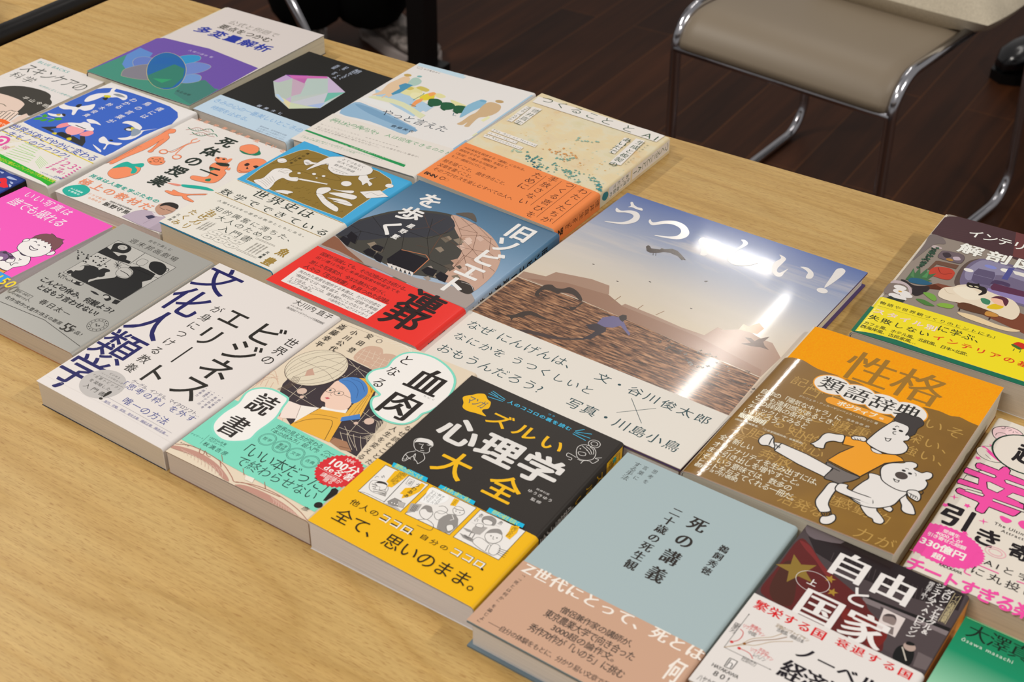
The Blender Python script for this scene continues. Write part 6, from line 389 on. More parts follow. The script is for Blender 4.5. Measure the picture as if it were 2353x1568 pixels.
A('shitai','cover',[['t','法',109,1765,161,1817,'r',320],['t','医',207,1770,259,1822,'r',320],['t','学',327,1767,379,1819,'r',320],['t','教',437,1772,489,1824,'r',320],['t','授',542,1775,594,1827,'r',320],['t','が',628,1765,680,1817,'r',320],['t','教',731,1768,783,1820,'r',320],['t','え',872,1756,924,1808,'r',320],['t','え',852,1756,904,1808,'r',320],['t','て',977,1762,1029,1814,'r',320],['t','い',1068,1759,1120,1811,'r',320],['t','る',1192,1738,1244,1790,'r',320],['p',[34,1426,33,1435,33,1467,36,1478,45,1490,58,1499,71,1504,83,1505,96,1501,106,1493,116,1479,125,1460,128,1443,121,1430,109,1418,101,1409,98,1402,98,1397,104,1390,118,1379,137,1366,153,1353,162,1342,167,1332,172,1317,178,1294,184,1266,189,1237,194,1207,198,1176,201,1148,204,1124,207,1103,210,1085,216,1073,222,1064,225,1055,226,1043,224,1032,220,1023,212,1019,201,1017,193,1018,187,1021,182,1027,179,1035,178,1046,178,1058,177,1075,173,1095,167,1119,160,1146,148,1182,135,1220,127,1241,127,1234,132,1209,137,1178,139,1141,140,1097,139,1054,135,1015,128,977,122,938,114,898,106,856,100,814,97,770,96,726,94,690,90,668,86,656,80,647,74,643,67,644,62,647,61,658,61,672,57,677,47,666,34,646,33,644,33,1060,34,1079,38,1126,40,1171,41,1212,41,1251,41,1286,41,1318,41,1347,40,1372,38,1392,35,1409],321],['C',[34,1426,36,1478,71,1504,106,1493,128,1443,101,1409,104,1390,153,1353,172,1317,189,1237,201,1148,210,1085,225,1055,220,1023,193,1018,179,1035,177,1075,160,1146,127,1241,137,1178,139,1054,122,938,100,814,94,690,80,647,62,647,57,677,33,632,33,642,33,747,33,893,33,1031,40,1171,41,1286,40,1372],0.35,322],['L',[47,1029,54,904,39,730],0.35,323],['L',[42,1046,60,1046,79,1056],0.35,323],['L',[134,1296,127,1241],0.35,323],['L',[159,1608,219,1590,283,1600,315,1645,330,1685,369,1706,424,1680],0.9,324],['L',[175,1558,202,1592,226,1647,269,1664,344,1644,404,1658],0.6,325],['l',[216,1610,249,1590],0.3,326],['l',[236,1624,268,1604],0.3,326],['l',[255,1638,288,1618],0.3,326],['l',[275,1653,308,1632],0.3,326],['l',[295,1667,328,1647],0.3,326],['l',[315,1682,347,1661],0.3,326],['l',[335,1696,367,1676],0.3,326],['L',[258,1555,317,1537,380,1547,412,1592,427,1632,466,1653,520,1627],0.9,324],['L',[274,1506,301,1540,325,1594,368,1610,441,1592,500,1606],0.6,325],['l',[314,1557,346,1537],0.3,326],['l',[334,1571,366,1551],0.3,326],['l',[354,1586,386,1565],0.3,326],['l',[373,1600,405,1580],0.3,326],['l',[393,1614,425,1594],0.3,326],['l',[412,1628,444,1608],0.3,326],['l',[432,1643,464,1622],0.3,326],['P',[275,1078,265,1118,300,1150,343,1127,353,1086,319,1062],321],['C',[275,1078,265,1118,300,1150,343,1127,353,1086,319,1062],0.3,322],['P',[445,1078,439,1115,469,1144,517,1131,525,1083,491,1052],321],['C',[445,1078,439,1115,469,1144,517,1131,525,1083,491,1052],0.3,322],['e',311,1104,3.2,2.6,0,327],['e',482,1099,3.4,2.8,0,327],['L',[331,1132,386,1158,383,1315,403,1371,370,1439,393,1485],1.1,321],['L',[448,1121,426,1160,394,1302,403,1379,430,1420,436,1473],1.1,321],['L',[339,1124,362,1168,387,1381],0.3,322],['P',[303,895,288,952,323,997,381,1019,414,1002,423,982,452,977,470,924,440,875,379,858],321],['C',[303,895,288,952,323,997,381,1019,414,1002,423,982,452,977,470,924,440,875,379,858],0.3,322],['o',379,934,2.4,2.2,0,0.6,322],['e',324,944,1.4,0.9,0,328],['e',349,889,1.4,0.9,0,328],['e',436,938,1.4,0.9,0,328],['e',382,980,1.4,0.9,0,328],['P',[166,530,153,598,204,661,272,737,352,756,401,662,371,551,319,476,257,469,199,490],321],['C',[166,530,153,598,204,661,272,737,352,756,401,662,371,551,319,476,257,469,199,490],0.3,322],['P',[149,595,142,695,169,768,241,767,309,829,347,804,352,756,296,741,357,707,385,650,352,627,301,693,213,681],329],['P',[869,1552,834,1610,864,1673,923,1702,1004,1678,1041,1608,1011,1545,938,1519],321],['C',[869,1552,834,1610,864,1673,923,1702,1004,1678,1041,1608,1011,1545,938,1519],0.3,322],['P',[876,1543,945,1511,1025,1528,1074,1550,1087,1601,1007,1666,997,1686,1041,1608,1015,1540],324],['P',[1100,1246,1038,1359,1068,1460,1137,1523,1221,1518,1288,1435,1270,1344,1250,1304,1217,1249,1159,1207],321],['C',[1100,1246,1038,1359,1068,1460,1137,1523,1221,1518,1288,1435,1270,1344,1250,1304,1217,1249,1159,1207],0.3,322],['P',[1099,1350,1100,1390,1134,1388,1142,1355,1124,1336],330],['P',[1186,1374,1206,1406,1245,1390,1234,1356],330],['p',[1166,1294,1142,1342,1186,1309],330],['L',[1126,1239,1183,1242,1227,1300],0.5,330],['P',[822,1255,792,1313,837,1332,878,1348,935,1297,899,1244],321],['C',[822,1255,792,1313,837,1332,878,1348,935,1297,899,1244],0.3,322],['e',814,1308,1.6,1.3,0,331],['e',873,1319,1.6,1.3,0,331],['P',[865,1128,850,1222,949,1281,1006,1230,1022,1164,1071,1123,1108,973,1055,897,886,862,846,921,965,969,943,1055],321],['C',[865,1128,850,1222,949,1281,1006,1230,1022,1164,1071,1123,1108,973,1055,897,886,862,846,921,965,969,943,1055],0.3,322],['P',[908,1344,931,1374,952,1309,938,1286],321],['P',[855,1225,965,1279,999,1238,934,1204],331],['p',[819,1042,824,1059,1038,1061,1040,1036],331],['p',[862,1139,976,1156,992,1129,886,1104],331],['P',[897,1099,912,1136,937,1115,918,1083],324],['P',[992,938,1022,973,1047,929,1008,913],324],['P',[1017,1186,1030,1234,1055,1188],321],['P',[752,685,796,710,881,734,863,696],332],['P',[879,737,930,769,1077,827,1181,829,1183,811,1064,768,925,716],329],['P',[842,560,845,586,890,594,886,628,960,620,1043,645,1170,737,1191,728,1055,617,1167,580,1174,558,1070,557,1022,582,945,550],321],['C',[842,560,845,586,890,594,886,628,960,620,1043,645,1170,737,1191,728,1055,617,1167,580,1174,558,1070,557,1022,582,945,550],0.3,322],['t','死\n体\nの\n授\n業',584,579,760,1669,'k',331],['t','死体は人間を学ぶための',81,362,923,422,'b',329],['t','極上の教材だ',77,218,951,328,'r',321],['P',[80,44,60,115,102,182,166,228,256,208,293,162,296,92,262,32,178,6],329],['t','大人気講義',109,106,258,132,'b',333],['t','を書籍化',120,66,261,92,'b',333],['t','ドラマ監修',314,127,516,159,'g',334],['t','も務める',360,76,510,108,'g',334],['t','国際大学医学部教授',566,140,827,166,'g',1],['t','飯野守男',546,68,840,130,'r',1],['p',[1050,2,838,22,848,86,870,158,918,216,1006,234,1134,236,1270,201,1301,95,1301,20,1186,2],335],['c',[838,22,848,86,870,158,918,216,1006,234,1134,236,1270,201,1301,23,1134,2],0.2,336],['p',[1003,142,1037,188,1093,184,1064,119],337],['l',[1076,40,1091,227],0.4,338],['p',[998,228,1078,240,1147,223,1073,192],339],['P',[996,272,960,337,973,393,1056,430,1113,425,1148,359,1140,285,1091,227],340],['P',[988,335,978,402,1037,451,1110,446,1145,391,1095,389,1022,383],341],['l',[1001,321,1072,316],0.5,341],['l',[1074,328,1146,334],0.5,341]])
A('bird','cover',[['p',[3,741,3,1679,48,1740,127,1797,343,1824,619,1832,905,1826,1062,1779,1152,1698,1209,1560,1186,1392,1174,1221,1183,990,1198,813,1192,689,1045,704,727,696,400,710,162,724],342],['P',[115,1415,70,1512,93,1610,156,1672,163,1710,120,1778,153,1808,189,1745,265,1751,360,1754,423,1703,421,1653,326,1665,272,1626,198,1604,185,1498,158,1421],343],['P',[178,1622,242,1653,264,1604,222,1590],344],['P',[218,1571,249,1609,281,1551,234,1550],345],['P',[230,1693,285,1733,390,1711,307,1683],346],['p',[8,1179,3,1185,3,1249,19,1245,51,1242,85,1247,123,1257,152,1268,166,1277,170,1288,178,1302,194,1323,213,1348,230,1371,241,1396,250,1420,262,1426,285,1404,311,1366,326,1330,323,1302,310,1277,292,1259,266,1256,234,1260,218,1252,232,1219,262,1175,280,1142,278,1129,266,1127,248,1134,227,1156,201,1187,175,1205,148,1197,121,1176,94,1162,63,1161,33,1167],343],['P',[142,1276,130,1330,166,1341,189,1278],345],['P',[38,1013,120,1041,191,1093,229,1074,204,1025,114,991],343],['P',[129,1048,156,1074,179,1047,157,1031],347],['P',[163,1088,200,1099,233,1068,207,1058],345],['l',[3,923,217,973],0.5,343],['P',[43,940,40,984,97,964,90,928],348],['P',[32,840,38,890,82,922,86,863],348],['P',[104,862,119,918,156,914,150,864],348],['P',[185,890,181,948,218,944,212,894],348],['P',[189,969,214,1017,270,996,236,957],348],['P',[464,1136,490,1170,590,1166,672,1135,600,1128,547,1105],343],['P',[802,1289,809,1354,907,1380,1032,1335,1060,1266,1077,1293,1172,1406,1103,1297,1130,1228,1140,1119,1084,1044,1011,1040,1071,1112,1052,1201,998,1280,873,1310],343],['P',[910,1217,927,1289,989,1259,1008,1213,946,1199],349],['e',960,1229,3.4,2,0,343],['P',[945,1272,984,1286,1030,1229,1003,1225],344],['P',[980,1268,1077,1278,1113,1201,1079,1147],350],['P',[882,919,872,984,934,970,995,942,1056,957,1125,992,1125,936,1040,902,1088,810,1067,809,1018,887,944,877],343],['e',995,971,2.4,1.4,0,345],['P',[916,813,1007,794,1076,773,1101,744,1025,764],343],['p',[224,768,350,873,404,882,380,820,410,768,507,780,606,763,630,824,745,806,682,861,730,881,824,805,870,724],351],['p',[341,792,411,917,476,875,498,802,605,777],342],['P',[356,848,329,918,371,993,426,973,404,882],352],['P',[659,874,652,942,694,1002,749,968,739,894],352],['P',[486,852,437,936,498,980,615,975,644,922,629,852,577,815],353],['P',[372,979,388,1006,468,1048,484,1090,556,1097,612,1062,671,1045,699,1006,642,979,526,970,427,959],343],['l',[467,993,619,992],1.2,345],['P',[458,774,479,818,541,819,604,820,623,775,553,754],354],['P',[415,742,445,778,474,740],355],['P',[615,755,640,788,680,753,660,730],355],['t','僕\nに\nは',829,1484,909,1760,'r',343],['t','鳥\nの\n言\n葉\nが',642,1216,722,1779,'r',343],['t','わ\nか\nる',466,1484,546,1755,'r',343],['t','鈴\n木\n俊\n貴',357,1172,422,1536,'r',343]])
A('bird','paper_band',[['l',[3,603,551,594],0.01,356],['l',[3,607,1222,547],1.3,356],['l',[3,488,892,453],1.3,356],['t','世界があざやかに変わる',-21,564,1183,673,'r',357],['t','一生モノのワクワク!',-15,457,935,542,'r',357],['l',[374,455,599,448],0.7,358],['l',[378,415,612,410],0.7,359],['l',[382,375,626,373],0.7,358],['l',[386,335,639,336],0.7,359],['l',[391,295,686,323],0.7,358],['l',[395,256,699,286],0.7,359],['l',[399,216,712,249],0.7,358],['l',[403,177,725,213],0.7,359],['l',[706,358,889,298],0.5,359],['l',[718,338,893,276],0.5,359],['l',[728,318,897,255],0.5,359],['l',[739,299,900,234],0.5,359],['l',[750,279,904,213],0.5,359],['l',[761,260,907,192],0.5,359],['p',[1222,106,368,170,491,71,1085,41,1222,17],360],['t','あなたに贈るノンフィクション大賞 2025 受賞',422,80,1210,130,'r',361],['l',[205,300,324,465],0.5,362],['l',[183,318,290,466],0.5,362],['l',[160,336,256,467],0.5,362],['l',[294,228,352,358],0.4,362],['l',[309,217,362,350],0.4,362],['l',[324,205,373,341],0.4,362],['P',[84,397,107,431,164,437,210,418,248,364,247,308,235,276],363],['P',[111,375,138,401,185,400,216,353,205,300],162],['P',[130,360,150,375,183,364,189,334,179,321],363],['t','冠',275,250,346,310,'b',363],['t','23',997,342,1147,438,'g',364],['t','万部',1028,287,1101,317,'b',364],['t','突破!',992,230,1162,279,'b',364],['e',954,458,1.7,0.9,0.9,364],['e',1187,420,1.7,0.9,-0.2,364],['e',952,422,1.7,0.9,0.9,364],['e',1192,383,1.7,0.9,-0.2,364],['e',951,386,1.7,0.9,0.9,364],['e',1197,346,1.7,0.9,-0.2,364],['e',950,351,1.7,0.9,0.9,364],['e',1202,309,1.7,0.9,-0.2,364],['e',948,315,1.7,0.9,0.9,364],['e',1207,272,1.7,0.9,-0.2,364],['e',947,280,1.7,0.9,0.9,364],['e',1212,236,1.7,0.9,-0.2,364],['e',946,245,1.7,0.9,0.9,364],['e',1216,200,1.7,0.9,-0.2,364],['t','1,870円(10%税込)',960,141,1192,163,'l',357],['t','小学館',1128,160,1225,188,'r',357]])
A('skincare','cover',[['t','BLUE BACKS',75,1643,537,1689,'m',365],['t','スキンケアの',56,1407,977,1581,'l',331],['t','科学',85,1240,417,1370,'l',331],['t','科学的に正しい皮膚の話',536,1260,1034,1296,'g',365],['l',[47,1173,1017,1155],0.15,366],['l',[6,1498,1017,1524],0.12,367],['p',[223,917,199,964,220,988,245,1011,262,1041,284,1070,312,1098,347,1124,387,1149,432,1170,484,1186,540,1198,593,1207,641,1211,685,1212,724,1210,759,1204,790,1195,814,1184,832,1173,844,1161,855,1150,864,1139,872,1129,883,1119,902,1110,925,1100,946,1088,963,1073,977,1055,990,1032,1002,1003,1012,968,1017,937,1017,821,1015,792,1017,787,1017,754,999,744,892,691,742,630,595,616,454,692,316,816],368],['P',[282,869,364,914,513,932,652,929,751,900,790,853,834,749,865,613,802,448],369],['L',[527,753,584,768,653,755],0.9,370],['P',[715,627,742,671,761,721,798,723,835,737,885,718,916,626,940,546,903,473],371],['l',[724,652,772,499],0.9,372],['l',[761,671,812,515],0.9,372],['l',[798,690,852,532],0.9,372],['l',[835,709,892,548],0.9,372],['l',[872,728,931,564],0.9,372],['L',[699,640,720,667,746,668,761,721,791,724,828,738],0.9,372],['p',[1017,689,999,744,945,767,929,670,954,556,1017,559],369],['t','平山令明',624,962,998,1024,'g',165],['p',[774,524,825,537,880,552,980,540,980,410,948,330],373],['t','これで',852,454,973,494,'b',374]])
A('pink','cover',[['t','いい写真は',149,1674,770,1774,'g',375],['t','誰でも撮れる',141,1505,870,1636,'g',375],['t','大',475,1149,513,1199,'g',375],['P',[1093,793,1026,788,985,738,1059,685,1115,724,1130,745,1123,804],376],['C',[1093,793,1026,788,985,738,1059,685,1115,724,1130,745,1123,804],0.6,377],['P',[911,990,922,1032,941,1062,1015,1042,1095,1054,1163,992,1170,943,1132,884,1120,870,1124,836,1116,804,1003,804,851,859,842,919],378],['C',[911,990,922,1032,941,1062,1015,1042,1095,1054,1163,992,1170,943,1132,884,1120,870,1124,836,1116,804,1003,804,851,859,842,919],0.6,377],['P',[899,1072,867,1095,839,1144,838,1190,845,1248,932,1303,1058,1299,1120,1251,1158,1199,1157,1131,1118,1070,1057,1049,980,1050],378],['C',[899,1072,867,1095,839,1144,838,1190,845,1248,932,1303,1058,1299,1120,1251,1158,1199,1157,1131,1118,1070,1057,1049,980,1050],0.6,377],['P',[830,1173,810,1205,822,1231,855,1231,854,1201],378],['C',[830,1173,810,1205,822,1231,855,1231,854,1201],0.6,377],['P',[1169,1156,1162,1201,1174,1232,1202,1224,1215,1194,1200,1166],378],['C',[1169,1156,1162,1201,1174,1232,1202,1224,1215,1194,1200,1166],0.6,377],['p',[845,1248,836,1306,856,1350,882,1377,920,1389,915,1408,956,1403,1003,1389,1047,1396,1092,1405,1090,1380,1131,1362,1140,1334,1159,1302,1170,1241,1155,1230,1138,1252,1118,1244,1099,1271,1079,1268,1054,1297,1038,1274,1015,1298,988,1278,972,1296,944,1277,928,1295,893,1270,881,1285],379],['c',[845,1248,836,1306,856,1350,882,1377,920,1389,915,1408,956,1403,1003,1389,1047,1396,1092,1405,1090,1380,1131,1362,1140,1334,1159,1302,1170,1241,1155,1230,1138,1252,1118,1244,1099,1271,1079,1268,1054,1297,1038,1274,1015,1298,988,1278,972,1296,944,1277,928,1295,893,1270,881,1285],0.5,377],['L',[909,1228,913,1243,942,1235],0.8,377],['L',[1040,1229,1052,1237,1073,1224],0.8,377],['L',[976,1212,984,1224,999,1220,994,1207],0.7,377],['P',[943,1166,956,1170,1007,1160,1044,1169,1033,1146,1007,1132,976,1138],378],['C',[943,1166,956,1170,1007,1160,1044,1169,1033,1146,1007,1132,976,1138],0.8,377],['L',[965,1051,1011,1039,1046,1046],1.3,377],['p',[818,936,818,969,841,991,926,990,996,972,1007,948,996,896,942,880,889,886],380],['c',[818,936,818,969,841,991,926,990,996,972,1007,948,996,896,942,880,889,886],0.6,377],['e',863,973,2.2,1.6,0,381],['e',962,962,2.2,1.6,0,381],['o',896,913,7,6,0,1,377],['e',908,888,3,3,0,378],['P',[981,896,973,934,1003,945,1003,972,1045,931,1038,898,1007,888],378],['C',[981,896,973,934,1003,945,1003,972,1045,931,1038,898,1007,888],0.6,377],['L',[1041,895,1079,879,1072,917,1098,936],0.7,377],['L',[1060,963,1064,977,1072,988],0.7,377],['l',[1040,987,1066,978],0.7,377]])
A('pink','paper_band',[['t','150',1159,640,1365,740,'b',382]])
A('navy','cover',[['p',[1138,1658,1079,1748,1112,1781,1152,1767,1195,1726,1273,1680,1247,1647,1204,1642],383],['p',[1129,1701,1136,1711,1158,1691,1152,1682],384],['P',[1016,1868,1083,1873,1140,1881,1126,1862,1052,1862],385],['P',[1109,1799,1129,1823,1235,1814,1192,1795,1139,1789],385],['P',[972,1838,1022,1842,1019,1819],385],['P',[1198,1759,1245,1760,1251,1734],385],['p',[1231,1721,1238,1724,1255,1723,1270,1718,1281,1705,1287,1694,1287,1682,1272,1690,1246,1708],385]])
A('kou','cover',[['P',[24,1671,18,1713,34,1752,74,1787,121,1804,170,1800,210,1774,232,1728,230,1672,188,1619,143,1598,93,1604,50,1627],386],['C',[24,1671,18,1713,34,1752,74,1787,121,1804,170,1800,210,1774,232,1728,230,1672,188,1619,143,1598,93,1604,50,1627],0.6,387],['L',[56,1647,55,1674,75,1699,104,1705,129,1684,132,1644,114,1627,87,1623],0.45,387],['L',[62,1757,73,1753,84,1769,79,1785],0.4,387],['l',[95,1773,123,1785],0.35,387],['l',[114,1751,132,1780],0.35,387],['l',[145,1766,148,1749],0.35,387],['l',[155,1773,180,1768],0.35,387],['e',102,1421,10.5,8.2,0,388],['o',102,1421,10.5,8.2,0,0.5,387],['l',[71,1444,153,1398],0.4,387],['l',[106,1446,143,1428],0.4,387],['l',[67,1392,114,1362],0.4,387],['P',[15,1464,25,1475,60,1466,135,1415,193,1375,182,1367,123,1392,69,1427,41,1452],389],['P',[30,1459,46,1459,68,1441,51,1444],388],['e',312,1558,24,22,0,388],['o',312,1558,24,22,0,1.3,390],['t','超',227,1436,411,1694,'k',387],['s',37,1323,2.4,1.2,5,0,389],['s',44,824,3,0.7,4,0.3,389],['e',62,1515,0.8,0.7,0,389],['p',[48,1237,49,1264,67,1280,199,1277,203,1302,212,1334,235,1347,265,1324,270,1278,391,1275,466,1276,579,1273,625,1113,526,1076,435,1072,384,1077,424,1023,451,1022,466,972,439,879,426,862,267,862,262,785,249,769,207,772,198,793,200,862,182,870,47,876,30,892,28,918,40,938,202,946,174,995,12,977,3,990,3,1025,17,1038,134,1044,114,1093,114,1115,11,1112,3,1119,3,1170,8,1176,193,1179,207,1196,62,1211],389],['c',[48,1237,49,1264,67,1280,199,1277,203,1302,212,1334,235,1347,265,1324,270,1278,391,1275,466,1276,579,1273,625,1113,526,1076,435,1072,384,1077,424,1023,451,1022,466,972,439,879,426,862,267,862,262,785,249,769,207,772,198,793,200,862,182,870,47,876,30,892,28,918,40,938,202,946,174,995,12,977,3,996,3,1022,17,1038,134,1044,114,1093,114,1115,11,1112,3,1128,3,1156,8,1176,193,1179,207,1196,62,1211],0.9,387],['p',[171,1106,190,1119,293,1106,266,1037,200,1042,193,1051],388],['c',[171,1106,190,1119,293,1106,266,1037,200,1042,193,1051],0.8,387],['p',[264,1194,275,1209,410,1214,420,1180,283,1172],388],['c',[264,1194,275,1209,410,1214,420,1180,283,1172],0.8,387],['p',[85,1191,107,1207,195,1209,207,1196,197,1178,101,1177],388],['c',[85,1191,107,1207,195,1209,207,1196,197,1178,101,1177],0.8,387],['p',[79,927,88,955,189,971,204,961,196,941],388],['c',[79,927,88,955,189,971,204,961,196,941],0.8,387],['p',[34,1100,116,1109,131,1049,32,1041],388],['c',[34,1100,116,1109,131,1049,32,1041],0.8,387],['p',[330,1038,352,1096,480,1105,449,1028],388],['c',[330,1038,352,1096,480,1105,449,1028],0.8,387],['p',[261,961,466,972,475,944,265,936],388],['c',[261,961,466,972,475,944,265,936],0.8,387],['t','引',23,522,223,751,'k',387],['t','き',283,474,434,644,'k',387],['t','寄せ',503,471,779,624,'k',387],['s',23,711,2.4,1.3,5,0,389],['s',145,789,2.4,1.3,5,0,389],['s',222,516,2.4,1.3,5,0,389],['s',284,700,3.2,0.7,4,0.3,389],['s',14,166,3.2,0.7,4,0.3,389],['P',[356,810,368,825,394,824,409,824,434,815,433,795,411,772,380,777],389],['P',[476,813,484,852,518,862,536,803,514,781],389],['t','The Ultimate Law of',348,713,771,742,'r',387],['t','Attraction',408,668,616,696,'r',387],['p',[413,327,400,340,411,353,395,364,404,379,386,388,392,403,372,410,375,426,355,432,355,447,334,451,331,466,309,467,303,483,282,482,273,496,252,493,240,506,220,501,206,513,187,506,171,517,153,508,135,517,120,506,100,513,86,501,66,506,55,493,34,496,25,482,3,483,3,482,3,173,3,172,25,173,34,159,55,162,66,148,86,154,100,141,120,149,135,138,153,147,171,138,187,149,206,141,220,154,240,148,252,162,273,159,282,173,303,172,309,187,331,188,334,204,355,208,355,223,375,229,372,244,392,252,386,267,404,276,395,291,411,302,400,315],389],['t','受講生',99,441,210,479,'b',391],['t','4000人が',66,397,240,437,'b',391],['t','引き寄せた総額',26,356,278,396,'b',391],['t','330億円',10,253,301,334,'k',391],['t','超!',118,172,199,232,'k',391],['o',443,455,6.5,4.6,0,0.5,392],['o',443,455,4.2,2.8,0,0.5,392],['t','KADOKAWA',189,128,334,156,'r',387],['L',[388,397,357,394,344,378,344,285,339,184,347,160,384,156],0.9,389],['t','AIと宇宙',413,302,802,368,'g',387],['l',[402,278,523,277],0.8,389],['l',[635,276,712,284],0.8,389],['t','に丸投げする',373,180,992,257,'g',387],['t','チートすぎる楽な方法',12,-29,1158,115,'k',389]])
A('green','cover',[['t','大澤真幸',49,1364,550,1491,'m',393],['t','ōsawa masachi',45,1314,351,1345,'l',394],['l',[8,1511,447,1518],0.35,395]])
